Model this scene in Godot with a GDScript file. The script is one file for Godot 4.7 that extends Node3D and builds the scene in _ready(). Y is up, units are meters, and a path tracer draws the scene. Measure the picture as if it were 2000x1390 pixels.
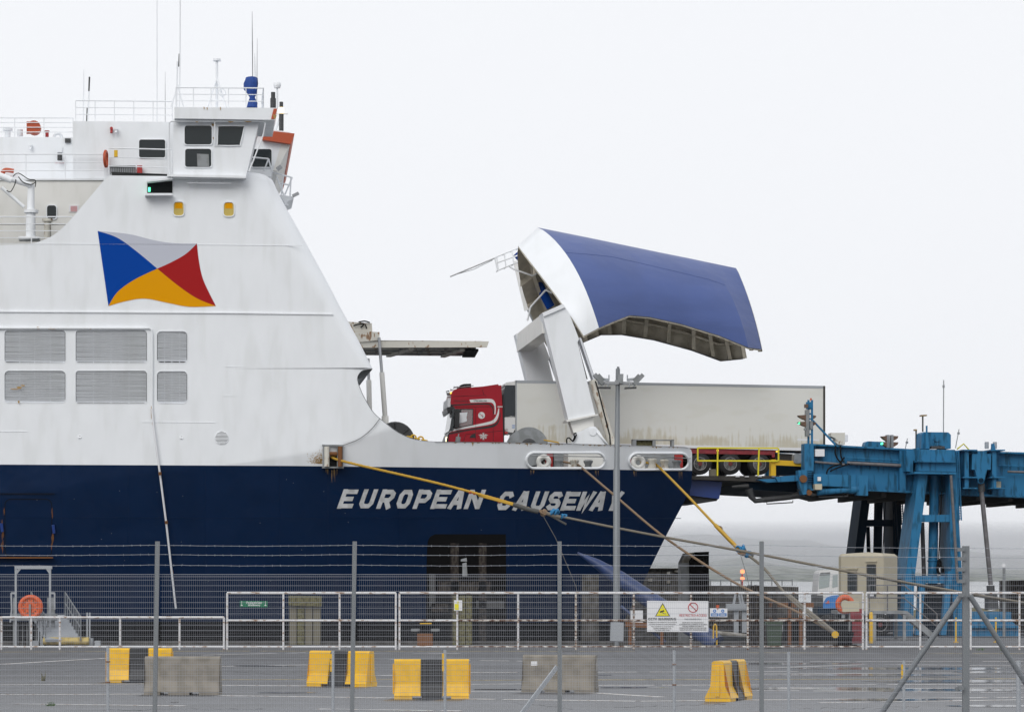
extends Node3D
# A ferry moored bow-on to a linkspan, its bow visor raised, seen across a wet quay through a mesh fence.
const F := 5555.0      # focal length in units of the 2000 px wide photograph
const EYE := 2.4       # camera height above the quay
const HOR := 1130.0    # row of the horizon in the photograph
const YAW := 0.105     # the ferry's bow points slightly away
const CL := -11.7      # the ferry's centreline, measured inboard of its near side
var TS: Transform3D
var TI: Transform3D
var org := {}
var used := {}
var M := {}
var rng := RandomNumberGenerator.new()

func W(px: float, py: float, d: float) -> Vector3:      # a point at distance d
	return Vector3((px - 1000.0) / F * d, EYE + (HOR - py) / F * d, -d)
func G(px: float, py: float, y := 0.0) -> Vector3:      # a point on the ground
	return W(px, py, (EYE - y) * F / (py - HOR))
func S(px: float, py: float, z: float) -> Vector3:      # a point on a plane parallel to the ferry's side, in the ferry's axes
	var o: Vector3 = TI * Vector3(0, EYE, 0)
	var dl: Vector3 = TI.basis * Vector3((px - 1000.0) / F, (HOR - py) / F, -1.0)
	return o + dl * ((z - o.z) / dl.z)
func tab(a: Array, x: float) -> float:
	if x <= a[0].x: return a[0].y
	for i in range(1, a.size()):
		if x <= a[i].x:
			var k: float = (x - a[i - 1].x) / (a[i].x - a[i - 1].x)
			return lerpf(a[i - 1].y, a[i].y, k)
	return a[-1].y
func v2s(a: Array) -> Array:
	var r := []
	for i in range(0, a.size(), 2): r.append(Vector2(a[i], a[i + 1]))
	return r
func spl(a: Array, n := 6) -> Array:                    # smooth curve through points
	var r := []
	for i in range(a.size() - 1):
		var p0 = a[max(i - 1, 0)]
		var p3 = a[min(i + 2, a.size() - 1)]
		for k in n: r.append(a[i].cubic_interpolate(a[i + 1], p0, p3, float(k) / n))
	r.append(a[-1])
	return r

# ---- shapes
func mb(smooth := false) -> SurfaceTool:
	var st := SurfaceTool.new()
	st.begin(Mesh.PRIMITIVE_TRIANGLES)
	st.set_smooth_group(0 if smooth else -1)
	st.set_meta("smooth", smooth)
	return st
func tri(st: SurfaceTool, a: Vector3, b: Vector3, c: Vector3) -> void:
	st.add_vertex(a); st.add_vertex(b); st.add_vertex(c)
func quad(st: SurfaceTool, a: Vector3, b: Vector3, c: Vector3, d: Vector3) -> void:
	tri(st, a, b, c); tri(st, a, c, d)
func boxb(st: SurfaceTool, c: Vector3, ax: Vector3, ay: Vector3, az: Vector3) -> void:   # half axes
	var p := []
	for i in 8: p.append(c + ax * (1 if i & 1 else -1) + ay * (1 if i & 2 else -1) + az * (1 if i & 4 else -1))
	for f in [[4, 6, 7, 5], [1, 3, 2, 0], [5, 7, 3, 1], [0, 2, 6, 4], [6, 2, 3, 7], [0, 4, 5, 1]]:
		quad(st, p[f[0]], p[f[1]], p[f[2]], p[f[3]])
func box(st: SurfaceTool, c: Vector3, s: Vector3) -> void:
	boxb(st, c, Vector3(s.x / 2, 0, 0), Vector3(0, s.y / 2, 0), Vector3(0, 0, s.z / 2))
func box2(st: SurfaceTool, a: Vector3, b: Vector3) -> void:
	box(st, (a + b) / 2, (b - a).abs())
func bar(st: SurfaceTool, a: Vector3, b: Vector3, w: float, h: float) -> void:           # box beam from a to b, w across in plan, h tall
	var x := (b - a).normalized()
	var side := x.cross(Vector3.UP if absf(x.y) < 0.95 else Vector3.BACK).normalized()
	var up := side.cross(x).normalized()
	boxb(st, (a + b) / 2, x * (a.distance_to(b) / 2), up * (h / 2), side * (w / 2))
func tube(st: SurfaceTool, pts: Array, r, n := 8, caps := true) -> void:                 # swept tube; r a number or one per point
	var ring := []
	var pa := Vector3.ZERO
	for i in pts.size():
		var t: Vector3 = (pts[min(i + 1, pts.size() - 1)] - pts[max(i - 1, 0)]).normalized()
		var u: Vector3
		if i == 0: u = t.cross(Vector3.UP if absf(t.y) < 0.9 else Vector3.RIGHT).normalized()
		else: u = (pa - t * pa.dot(t)).normalized()
		pa = u
		var v := t.cross(u)
		var rr: float = r[i] if r is Array else r
		var q := []
		for k in n: q.append(pts[i] + (u * cos(TAU * k / n) + v * sin(TAU * k / n)) * rr)
		ring.append(q)
	for i in range(ring.size() - 1):
		for k in n: quad(st, ring[i][k], ring[i][(k + 1) % n], ring[i + 1][(k + 1) % n], ring[i + 1][k])
	if caps:
		st.set_smooth_group(-1)
		for k in range(1, n - 1):
			tri(st, ring[0][0], ring[0][k + 1], ring[0][k])
			tri(st, ring[-1][0], ring[-1][k], ring[-1][k + 1])
		if st.get_meta("smooth", false): st.set_smooth_group(0)
func rod(st: SurfaceTool, a: Vector3, b: Vector3, r: float, n := 6) -> void:
	tube(st, [a, b], r, n)
func wire(st: SurfaceTool, a: Vector3, b: Vector3, r: float) -> void:                    # open three-sided wire
	tube(st, [a, b], r, 3, false)
func disc(st: SurfaceTool, c: Vector3, axis: Vector3, r: float, t: float, n := 24, r2 := -1.0) -> void:   # short solid drum
	tube(st, [c - axis.normalized() * t / 2, c + axis.normalized() * t / 2], [r, r if r2 < 0 else r2], n)
func ring(st: SurfaceTool, c: Vector3, axis: Vector3, R: float, r: float, n := 28, m := 8) -> void:       # torus
	var a := axis.normalized()
	var u := a.cross(Vector3.UP if absf(a.y) < 0.9 else Vector3.RIGHT).normalized()
	var v := a.cross(u)
	for i in n:
		for k in m:
			var q := []
			for o in [[0, 0], [1, 0], [1, 1], [0, 1]]:
				var A: float = TAU * (i + o[0]) / n
				var B: float = TAU * (k + o[1]) / m
				var dir := u * cos(A) + v * sin(A)
				q.append(c + dir * (R + r * cos(B)) + a * r * sin(B))
			quad(st, q[0], q[3], q[2], q[1])
func prism3(st: SurfaceTool, p: Array, off: Vector3) -> void:                            # flat outline pushed back by off
	var f := PackedVector2Array()
	for q in p: f.append(Vector2(q.x, q.y))
	if f.size() > 2 and Geometry2D.is_polygon_clockwise(f):
		f.reverse(); p = p.duplicate(); p.reverse()
	var id := Geometry2D.triangulate_polygon(f)
	for i in range(0, id.size(), 3):
		var a = p[id[i]]; var b = p[id[i + 1]]; var c = p[id[i + 2]]
		if (Vector2(b.x - a.x, b.y - a.y)).cross(Vector2(c.x - a.x, c.y - a.y)) > 0:
			var s = b; b = c; c = s
		tri(st, a, b, c)
		tri(st, a + off, c + off, b + off)
	for i in p.size():
		var a = p[i]; var b = p[(i + 1) % p.size()]
		quad(st, a, a + off, b + off, b)
func prS(st: SurfaceTool, px: Array, z: float, depth: float) -> void:                    # outline on the plane z in the ferry's axes
	var p := []
	for q in v2s(px) if px[0] is float or px[0] is int else px: p.append(S(q.x, q.y, z))
	prism3(st, p, Vector3(0, 0, -depth))
func prW(st: SurfaceTool, px: Array, d: float, depth: float) -> void:                    # outline at distance d
	var p := []
	for q in v2s(px) if px[0] is float or px[0] is int else px: p.append(W(q.x, q.y, d))
	prism3(st, p, Vector3(0, 0, -depth))
func rrect(x0: float, y0: float, x1: float, y1: float, r: float, n := 5) -> Array:       # rounded rectangle outline
	var o := []
	for c in [[x1 - r, y1 - r, 0], [x0 + r, y1 - r, 1], [x0 + r, y0 + r, 2], [x1 - r, y0 + r, 3]]:
		for k in n + 1:
			var a: float = PI / 2 * (c[2] + float(k) / n)
			o.append(Vector2(c[0] + r * cos(a), c[1] + r * sin(a)))
	return o
func rframe(st: SurfaceTool, a: Array, b: Array, z: float, depth: float) -> void:        # frame between two outlines of equal length, ferry axes
	for i in a.size():
		var j := (i + 1) % a.size()
		var A := S(a[i].x, a[i].y, z); var B := S(a[j].x, a[j].y, z)
		var C := S(b[j].x, b[j].y, z); var D := S(b[i].x, b[i].y, z)
		var o := Vector3(0, 0, -depth)
		quad(st, A, B, C, D); quad(st, A + o, A, D, D + o)
		quad(st, B, A, A + o, B + o); quad(st, D, C, C + o, D + o)
func grid(st: SurfaceTool, rows: Array) -> void:
	for i in range(rows.size() - 1):
		for k in range(rows[i].size() - 1):
			quad(st, rows[i][k], rows[i][k + 1], rows[i + 1][k + 1], rows[i + 1][k])
func mirror(rows: Array) -> Array:                                                        # the same grid on the ferry's far side
	var r := []
	for a in rows:
		var q := []
		for p in a: q.append(Vector3(p.x, p.y, 2 * CL - p.z))
		q.reverse()
		r.append(q)
	return r

# ---- nodes
func numbered(called: String) -> String:
	used[called] = used.get(called, -1) + 1
	return called if used[called] == 0 else "%s_%03d" % [called, used[called]]
func meta(o: Node, label := "", category := "", group := "", kind := "") -> Node:
	if label: o.set_meta("label", label)
	if category: o.set_meta("category", category)
	if group: o.set_meta("group", group)
	if kind: o.set_meta("kind", kind)
	return o
func thing(called: String, label: String, category: String, base := Vector3.ZERO, group := "", turn := 0.0) -> Node3D:
	var o := Node3D.new()
	o.name = numbered(called)
	add_child(o)
	o.position = base
	o.rotation.y = turn
	meta(o, label, category, group)
	return o
func thingW(called: String, label: String, category: String, base: Vector3, group := "") -> Node3D:   # parts given in world coordinates
	var o := thing(called, label, category, base, group)
	org[o] = base
	return o
func thingS(called: String, label: String, category: String, base: Vector3, group := "") -> Node3D:   # parts given in the ferry's axes
	var o := thing(called, label, category, Vector3.ZERO, group)
	o.transform = TS * Transform3D(Basis(), base)
	org[o] = base
	return o
func part(st: SurfaceTool, called: String, m: Material, parent: Node, label := "") -> MeshInstance3D:
	var o := MeshInstance3D.new()
	st.generate_normals()
	o.mesh = st.commit()
	o.material_override = m
	o.name = called if parent != self else numbered(called)
	parent.add_child(o, true)
	if org.has(parent): o.position = -org[parent]
	if label: o.set_meta("label", label)
	return o
func struct(st: SurfaceTool, called: String, m: Material) -> MeshInstance3D:
	var o := part(st, called, m, self)
	o.set_meta("kind", "structure")
	return o
func copy(o: Node3D, label: String, called: String) -> Node3D:
	var c: Node3D = o.duplicate()
	c.name = numbered(called)
	add_child(c)
	c.set_meta("label", label)
	return c
func text(parent: Node, words: String, at: Vector3, wide: float, high: float, m: Material, bold := false, serif := false) -> void:   # flat lettering at a place in the parent's axes, facing +z
	var t := TextMesh.new()
	var f := SystemFont.new()
	f.font_names = PackedStringArray(["Droid Serif" if serif else "Droid Sans"])
	if bold: f.font_weight = 700
	t.font = f
	t.font_size = 32
	t.text = words
	t.depth = 0.02
	t.pixel_size = 0.02
	var b := t.get_aabb()
	var o := MeshInstance3D.new()
	o.mesh = t
	o.material_override = m
	o.name = "lettering"
	parent.add_child(o, true)
	var k := Vector3(wide / b.size.x, high / b.size.y, 0.3)
	o.scale = k
	o.position = at - (b.position + b.size / 2) * k
	if org.has(parent): o.position -= org[parent]

# ---- materials (colours are linear base colours)
var tex := {}
func noise_tex(key: String, sd: int, freq: float, oct: int, a: Color, b: Color, lo := 0.0, hi := 1.0, size := 256) -> ImageTexture:
	if tex.has(key): return tex[key]
	var n := FastNoiseLite.new()
	n.seed = sd
	n.frequency = freq
	n.fractal_octaves = oct
	var g := n.get_seamless_image(size, size)
	var im := Image.create(size, size, true, Image.FORMAT_RGB8)
	for y in size:
		for x in size:
			im.set_pixel(x, y, a.lerp(b, smoothstep(lo, hi, g.get_pixel(x, y).r)))
	im.generate_mipmaps()
	tex[key] = ImageTexture.create_from_image(im)
	return tex[key]
func mat(key: String, r: float, g: float, b: float, rough := 0.6, metal := 0.0, t: Texture2D = null, sc := Vector3.ONE) -> StandardMaterial3D:
	var m := StandardMaterial3D.new()
	m.albedo_color = Color(r, g, b).linear_to_srgb()
	m.roughness = rough
	m.metallic = metal
	if t:
		m.albedo_texture = t
		m.uv1_triplanar = true
		m.uv1_world_triplanar = true
		m.uv1_scale = sc
	M[key] = m
	return m
func glow(key: String, r: float, g: float, b: float, e: float) -> void:
	var m := mat(key, r, g, b, 0.5)
	m.emission_enabled = true
	m.emission = Color(r, g, b).linear_to_srgb()
	m.emission_energy_multiplier = e

func _ready():
	rng.seed = 7
	TS = Transform3D(Basis(Vector3.UP, YAW), Vector3(0, 0, -111))
	TI = TS.affine_inverse()
	environment()
	materials()
	ground()
	far_shore()
	ferry()
	truck()
	linkspan()
	quay_things()
	moorings()
	fences()
	barriers()

func environment():
	var cam := Camera3D.new()
	cam.name = "camera"
	add_child(cam)
	cam.position = Vector3(0, EYE, 0)
	cam.projection = Camera3D.PROJECTION_FRUSTUM
	cam.near = 1.0
	cam.far = 60000.0
	cam.size = 1390.0 / F
	cam.frustum_offset = Vector2(0, (HOR - 695.0) / F)
	cam.current = true
	var sky := ProceduralSkyMaterial.new()
	sky.sky_top_color = Color(0.94, 0.948, 0.963)
	sky.sky_horizon_color = Color(0.93, 0.938, 0.955)
	sky.sky_curve = 0.2
	sky.ground_horizon_color = Color(0.90, 0.91, 0.925)
	sky.ground_bottom_color = Color(0.5, 0.5, 0.5)
	sky.sun_angle_max = 0.1
	var cn := FastNoiseLite.new(); cn.seed = 91; cn.frequency = 0.006; cn.fractal_octaves = 4
	var ci := cn.get_seamless_image(512, 256)
	var cover := Image.create(512, 256, false, Image.FORMAT_RGBA8)
	for y in 256:
		for x in 512:
			var v := 0.05 * smoothstep(0.25, 0.75, ci.get_pixel(x, y).r)
			cover.set_pixel(x, y, Color(1, 1, 1, v))
	sky.sky_cover = ImageTexture.create_from_image(cover)
	var e := Environment.new()
	e.background_mode = Environment.BG_SKY
	e.sky = Sky.new()
	e.sky.sky_material = sky
	e.tonemap_mode = Environment.TONE_MAPPER_LINEAR
	e.tonemap_exposure = 1.03
	e.sdfgi_enabled = true
	e.ssao_enabled = true
	e.ssil_enabled = true
	e.fog_enabled = true
	e.fog_density = 0.00005
	e.fog_light_color = Color(0.92, 0.93, 0.95)
	e.volumetric_fog_enabled = true
	e.volumetric_fog_density = 0.0
	var we := WorldEnvironment.new()
	we.environment = e
	add_child(we)
	var sun := DirectionalLight3D.new()
	sun.name = "sun"
	add_child(sun)
	sun.rotation_degrees = Vector3(-36, -20, 0)
	sun.light_energy = 0.5
	sun.light_angular_distance = 40.0
	sun.light_color = Color(1.0, 0.995, 0.985)
	sun.shadow_enabled = true

func materials():
	var one := Color(1, 1, 1)
	var mott := noise_tex("mott", 3, 0.012, 4, Color(0.86, 0.86, 0.85), one, 0.2, 0.75)
	var softm := noise_tex("softm", 4, 0.012, 5, Color(0.94, 0.94, 0.94), one, 0.2, 0.75)
	var strk := noise_tex("strk", 5, 0.02, 4, Color(0.97, 0.97, 0.965), one, 0.12, 0.55)
	var fine := noise_tex("fine", 9, 0.06, 3, Color(0.8, 0.8, 0.8), one, 0.2, 0.8)
	var rust := noise_tex("rust", 11, 0.03, 4, Color(0.62, 0.45, 0.30), one, 0.22, 0.36)
	var heavy := noise_tex("heavy", 13, 0.03, 4, Color(0.40, 0.25, 0.15), one, 0.4, 0.62)
	var grime := noise_tex("grime", 17, 0.015, 5, Color(0.72, 0.70, 0.66), one, 0.25, 0.6)
	var conc := noise_tex("conc", 21, 0.03, 5, Color(0.70, 0.68, 0.64), one, 0.2, 0.8)
	var spangle := noise_tex("spangle", 23, 0.05, 2, Color(0.72, 0.74, 0.76), one, 0.35, 0.65)
	var span := noise_tex("span", 19, 0.03, 5, Color(0.74, 0.72, 0.70), one, 0.15, 0.5)
	# ferry
	mat("white", 0.83, 0.855, 0.89, 0.42, 0, strk, Vector3(0.22, 0.05, 0.22))
	mat("warm_white", 0.75, 0.745, 0.72, 0.5, 0, strk, Vector3(0.3, 0.08, 0.3))
	mat("navy", 0.0028, 0.016, 0.056, 0.45, 0, softm, Vector3(0.12, 0.12, 0.12)).metallic_specular = 0.2
	mat("faded_blue", 0.062, 0.102, 0.285, 0.45, 0, softm, Vector3(0.10, 0.3, 0.10)).metallic_specular = 0.45
	mat("deep_blue", 0.012, 0.045, 0.22, 0.4)
	mat("letter_white", 0.66, 0.67, 0.69, 0.5, 0, mott, Vector3(0.6, 0.6, 0.6))
	mat("flag_blue", 0.002, 0.055, 0.33, 0.4).metallic_specular = 0.12
	mat("flag_red", 0.36, 0.016, 0.018, 0.4).metallic_specular = 0.12
	mat("flag_yellow", 0.74, 0.32, 0.002, 0.4).metallic_specular = 0.12
	mat("flag_grey", 0.50, 0.52, 0.60, 0.4)
	mat("dark", 0.008, 0.009, 0.010, 0.6).metallic_specular = 0.2
	mat("dark_grey", 0.06, 0.062, 0.066, 0.6, 0, fine, Vector3.ONE)
	mat("mid_grey", 0.26, 0.275, 0.29, 0.5, 0, mott, Vector3(0.5, 0.5, 0.5))
	mat("deck_green", 0.09, 0.10, 0.10, 0.7, 0, mott, Vector3(0.4, 0.4, 0.4))
	mat("orange_red", 0.46, 0.075, 0.022, 0.5)
	mat("orange", 0.70, 0.12, 0.03, 0.5, 0, mott, Vector3(2, 2, 2))
	mat("red", 0.40, 0.02, 0.02, 0.45)
	mat("rust_brown", 0.22, 0.09, 0.03, 0.85, 0, fine, Vector3(2, 2, 2))
	mat("rust_stain", 0.50, 0.31, 0.11, 0.8, 0, fine, Vector3(3, 3, 3))
	mat("old_white", 0.62, 0.60, 0.54, 0.6, 0, rust, Vector3(0.45, 0.2, 0.45))
	mat("inner_beige", 0.60, 0.55, 0.46, 0.7, 0, mott, Vector3(0.5, 0.5, 0.5))
	mat("cover_blue", 0.01, 0.06, 0.30, 0.7, 0, mott, Vector3(3, 3, 3))
	mat("glass", 0.025, 0.032, 0.036, 0.07)
	var w := mat("clear_glass", 0.35, 0.45, 0.45, 0.05)
	w.albedo_color.a = 0.45
	w.transparency = BaseMaterial3D.TRANSPARENCY_ALPHA
	mat("painted_lamplight", 0.55, 0.42, 0.10, 0.6)  # amber colour standing for lamplight in the cabin windows
	mat("steel", 0.42, 0.43, 0.45, 0.3, 0.8)
	mat("chrome", 0.6, 0.61, 0.63, 0.18, 1.0)
	mat("galv", 0.28, 0.295, 0.31, 0.5, 0.25, spangle, Vector3(9, 9, 9))
	mat("galv_light", 0.50, 0.52, 0.55, 0.5, 0.15, spangle, Vector3(5, 5, 5))
	mat("fence_white", 0.66, 0.66, 0.68, 0.5, 0, rust, Vector3(0.35, 0.9, 0.35))
	mat("fence_rusty", 0.62, 0.60, 0.57, 0.6, 0, heavy, Vector3(0.5, 0.9, 0.5))
	mat("wire", 0.40, 0.42, 0.47, 0.45, 0.3)
	glow("green_light", 0.1, 1.0, 0.45, 2.0)
	glow("amber_light", 1.0, 0.55, 0.08, 1.6)
	glow("red_light", 1.0, 0.28, 0.12, 1.5)
	glow("warm_light", 1.0, 0.80, 0.45, 3.0)
	# truck
	mat("truck_red", 0.36, 0.010, 0.022, 0.3).metallic_specular = 0.35
	mat("truck_white", 0.72, 0.72, 0.72, 0.35)
	mat("truck_black", 0.014, 0.014, 0.016, 0.35)
	mat("tyre", 0.022, 0.022, 0.023, 0.85, 0, fine, Vector3(2, 2, 2))
	mat("rim", 0.40, 0.40, 0.40, 0.4, 0.6, fine, Vector3(3, 3, 3))
	mat("chassis_red", 0.26, 0.02, 0.03, 0.5, 0, mott, Vector3.ONE)
	mat("hub_red", 0.12, 0.02, 0.02, 0.6)
	mat("fridge_black", 0.025, 0.032, 0.04, 0.3)
	# linkspan
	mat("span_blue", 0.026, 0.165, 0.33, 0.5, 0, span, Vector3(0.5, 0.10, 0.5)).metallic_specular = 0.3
	mat("dark_shade_blue", 0.004, 0.019, 0.040, 0.6, 0, softm, Vector3(0.2, 0.12, 0.2)).metallic_specular = 0.15  # dark blue; on the far tower it paints in shade
	mat("span_grimy", 0.05, 0.045, 0.04, 0.8, 0, fine, Vector3.ONE)
	mat("pipe_grey", 0.17, 0.165, 0.175, 0.5, 0.2, mott, Vector3.ONE)
	mat("yellow", 0.70, 0.42, 0.008, 0.45)
	mat("rail_yellow", 0.66, 0.56, 0.01, 0.5)
	mat("lamp_tan", 0.30, 0.21, 0.10, 0.7)
	mat("hood_brown", 0.13, 0.075, 0.05, 0.7)
	mat("tan_box", 0.52, 0.48, 0.36, 0.6)
	mat("boom_blue", 0.022, 0.048, 0.15, 0.45, 0, mott, Vector3.ONE)
	# quay
	mat("booth_cream", 0.44, 0.40, 0.31, 0.55, 0, strk, Vector3(0.8, 0.25, 0.8))
	mat("timber", 0.17, 0.155, 0.115, 0.85, 0, strk, Vector3(4, 0.4, 4))
	mat("timber_dark", 0.035, 0.028, 0.022, 0.85, 0, heavy, Vector3(1, 0.4, 1))
	mat("timber_green", 0.14, 0.13, 0.06, 0.85, 0, grime, Vector3(2, 2, 2))
	mat("concrete", 0.27, 0.245, 0.21, 0.85, 0, mott, Vector3(0.7, 0.7, 0.7))
	mat("concrete_dark", 0.085, 0.08, 0.075, 0.85, 0, conc, Vector3(0.3, 0.3, 0.3))
	mat("concrete_pale", 0.36, 0.35, 0.33, 0.8, 0, conc, Vector3(0.3, 0.3, 0.3))
	mat("black", 0.003, 0.003, 0.0035, 0.7).metallic_specular = 0.15
	mat("barrier_yellow", 0.84, 0.48, 0.004, 0.4, 0, softm, Vector3(1.2, 1.2, 1.2))
	mat("barrier_black", 0.014, 0.015, 0.018, 0.45, 0, fine, Vector3(2, 2, 2))
	mat("rope_yellow", 0.62, 0.37, 0.04, 0.8, 0, fine, Vector3(6, 6, 6))
	mat("rope_beige", 0.24, 0.215, 0.175, 0.9, 0, fine, Vector3(6, 6, 6))
	mat("rope_brown", 0.28, 0.19, 0.12, 0.9, 0, fine, Vector3(6, 6, 6))
	mat("rope_grey", 0.12, 0.12, 0.115, 0.9, 0, fine, Vector3(6, 6, 6))
	mat("rope_blue", 0.03, 0.2, 0.42, 0.8)
	mat("sign_white", 0.74, 0.75, 0.78, 0.4)
	mat("sign_black", 0.02, 0.02, 0.02, 0.5)
	mat("sign_red", 0.50, 0.02, 0.03, 0.5)
	mat("sign_yellow", 0.80, 0.72, 0.0, 0.4)
	mat("sign_green", 0.0, 0.16, 0.075, 0.4)
	mat("sign_blue", 0.04, 0.2, 0.55, 0.4)
	mat("bin_green", 0.035, 0.06, 0.035, 0.5)
	mat("paint_white", 0.52, 0.52, 0.52, 0.5, 0, rust, Vector3(0.7, 0.7, 0.7))
	mat("paint_yellow", 0.50, 0.38, 0.12, 0.5, 0, grime, Vector3(0.7, 0.7, 0.7))
	mat("hill_green", 0.19, 0.205, 0.175, 0.9, 0, noise_tex("field", 31, 0.03, 4, Color(0.55, 0.6, 0.5), one, 0.35, 0.6), Vector3(0.002, 0.006, 0.002))
	mat("leaf", 0.06, 0.12, 0.03, 0.7)
	# slight buckling of the steel plates between their frames
	var rn := FastNoiseLite.new(); rn.seed = 71; rn.frequency = 0.02; rn.fractal_octaves = 3
	var ri := rn.get_seamless_image(256, 256)
	ri.convert(Image.FORMAT_RGBA8)
	ri.bump_map_to_normal_map(5.0)
	var rt := ImageTexture.create_from_image(ri)
	for k in [["white", 0.10], ["navy", 0.35], ["faded_blue", 0.25], ["span_blue", 0.15]]:
		M[k[0]].normal_enabled = true
		M[k[0]].normal_texture = rt
		M[k[0]].normal_scale = k[1]

func ground():
	# wet asphalt quay: asphalt grain, damp patches and standing water
	var n1 := FastNoiseLite.new(); n1.seed = 41; n1.frequency = 0.006; n1.fractal_octaves = 5
	var n2 := FastNoiseLite.new(); n2.seed = 42; n2.frequency = 0.20; n2.fractal_octaves = 2
	var g1 := n1.get_seamless_image(512, 512)
	var g2 := n2.get_seamless_image(512, 512)
	var n3 := FastNoiseLite.new(); n3.seed = 43; n3.frequency = 0.03; n3.fractal_octaves = 4
	var g3 := n3.get_seamless_image(512, 512)
	var al := Image.create(512, 512, true, Image.FORMAT_RGB8)
	var ro := Image.create(512, 512, true, Image.FORMAT_RGB8)
	for y in 512:
		for x in 512:
			var wet := smoothstep(0.42, 0.60, g1.get_pixel(x, y).r)
			var gr := g2.get_pixel(x, y).r
			var c := lerpf(1.0, 0.80, wet) * lerpf(0.66, 1.0, gr) * lerpf(0.80, 1.08, g3.get_pixel(x, y).r)
			al.set_pixel(x, y, Color(c, c, c))
			var r := lerpf(0.31, 0.09, wet) + (gr - 0.5) * 0.06
			ro.set_pixel(x, y, Color(r, r, r))
	al.generate_mipmaps(); ro.generate_mipmaps()
	var m := mat("asphalt", 0.15, 0.155, 0.172, 1.0, 0, ImageTexture.create_from_image(al), Vector3(0.035, 0.035, 0.05))
	m.metallic_specular = 0.75
	m.roughness_texture = ImageTexture.create_from_image(ro)
	var st := mb()
	var e := 104.0
	var xr := 12.2
	var pts := [Vector2(-260, -40), Vector2(260, -40), Vector2(260, 165), Vector2(xr, 165), Vector2(xr, e), Vector2(-260, e)]
	var p := []
	for q in pts: p.append(Vector3(q.x, q.y, 0))
	# outline drawn flat, then laid down
	var tmp := mb()
	prism3(tmp, p, Vector3(0, 0, -5))
	var a := tmp.commit()
	st.append_from(a, 0, Transform3D(Basis(Vector3.RIGHT, -PI / 2), Vector3.ZERO))
	struct(st, "quay_ground", m)
	var c := mb()
	bar(c, Vector3(-260, 0.06, -e + 0.2), Vector3(xr - 0.05, 0.06, -e + 0.2), 0.4, 0.14)
	struct(c, "quay_edge", M.concrete_dark)
	# painted lines
	rng.seed = 3
	var lines := [[0, 1297, 205, 1285, 0], [393, 1279, 600, 1274, 0], [600, 1274, 900, 1276, 0], [430, 1301, 600, 1298, 0], [430, 1327, 770, 1326, 1], [430, 1338, 800, 1340, 0], [430, 1358, 1250, 1369, 0], [1250, 1369, 2000, 1361, 0], [0, 1337, 283, 1335, 0], [0, 1356, 284, 1355, 0], [25, 1374, 362, 1378, 0], [620, 1384, 900, 1388, 0], [730, 1319, 775, 1318, 0], [760, 1287, 1040, 1291, 0], [917, 1313, 1560, 1311, 0], [917, 1328, 2000, 1325, 1], [917, 1336, 1030, 1335, 0], [1160, 1338, 2000, 1336, 0], [917, 1350, 1025, 1350, 0], [1165, 1353, 1295, 1361, 0], [1400, 1292, 2000, 1291, 0], [1500, 1304, 1700, 1297, 0], [1700, 1297, 2000, 1300, 0], [1480, 1316, 2000, 1313, 0], [1350, 1347, 2000, 1352, 0], [1600, 1372, 2000, 1366, 0], [0, 1273, 440, 1271, 1], [440, 1271, 1240, 1272, 1], [1400, 1274, 2000, 1276, 1], [1690, 1344, 2000, 1343, 0]]
	for l in lines:
		var q0 := G(l[0], l[1], 0.004); var q1 := G(l[2], l[3], 0.004)
		var s := mb()
		var along := (q1 - q0).normalized()
		var side := along.cross(Vector3.UP).normalized() * (0.15 if l[4] == 0 else 0.12)
		var x := 0.0
		var len := q0.distance_to(q1)
		while x < len - 0.1:
			var k := minf(len, x + rng.randf_range(0.8, 3.0))
			var wob := side * rng.randf_range(0.75, 1.1)
			quad(s, q0 + along * x - wob, q0 + along * x + wob, q0 + along * k + wob, q0 + along * k - wob)
			x = k + (rng.randf_range(0.05, 0.35) if rng.randf() < 0.3 else 0.0)
		var o := struct(s, "road_marking", M.paint_white if l[4] == 0 else M.paint_yellow)
		o.position.y = 0.0
	# tar repairs, cracks and tyre marks
	rng.seed = 14
	var tm := mat("tar", 0.03, 0.03, 0.032, 0.5)
	for q in [[1665, 1319, 16], [596, 1318, 9], [1835, 1322, 22], [1925, 1322, 12], [1880, 1307, 18], [660, 1313, 20], [340, 1371, 8], [1560, 1309, 14], [1120, 1345, 10], [470, 1340, 6], [1440, 1274, 26], [1110, 1272, 22]]:
		var c0 := G(q[0], q[1], 0.005)
		var s := mb()
		var hw: float = q[2] / F * -c0.z
		var prev := []
		for k in 9:
			var t := k / 8.0 * 2 - 1
			var hh := (1.0 - t * t * 0.8) * rng.randf_range(0.10, 0.28)
			var ta := c0 + Vector3(t * hw, 0, -hh); var tb := c0 + Vector3(t * hw, 0, hh)
			if k > 0: quad(s, prev[0], ta, tb, prev[1])
			prev = [ta, tb]
		struct(s, "tar_patch", tm)
	for q in [[80, 1312, 260, 1306], [440, 1311, 640, 1322], [930, 1302, 1180, 1309], [1200, 1380, 1420, 1375], [1560, 1384, 1800, 1380], [1000, 1372, 1120, 1384], [200, 1386, 520, 1383]]:
		var s := mb()
		var ta := G(q[0], q[1], 0.005); var tb := G(q[2], q[3], 0.005)
		var pv := ta
		for k in 24:
			var te := ta.lerp(tb, (k + 1) / 24.0) + Vector3(0, 0, rng.randf_range(-0.35, 0.35))
			var n := Vector3(0, 0, rng.randf_range(0.015, 0.05))
			quad(s, pv - n, te - n, te + n, pv + n)
			pv = te
		struct(s, "crack", tm)
	# standing water
	var pm := mat("water_film", 0.03, 0.032, 0.035, 0.10)
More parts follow.
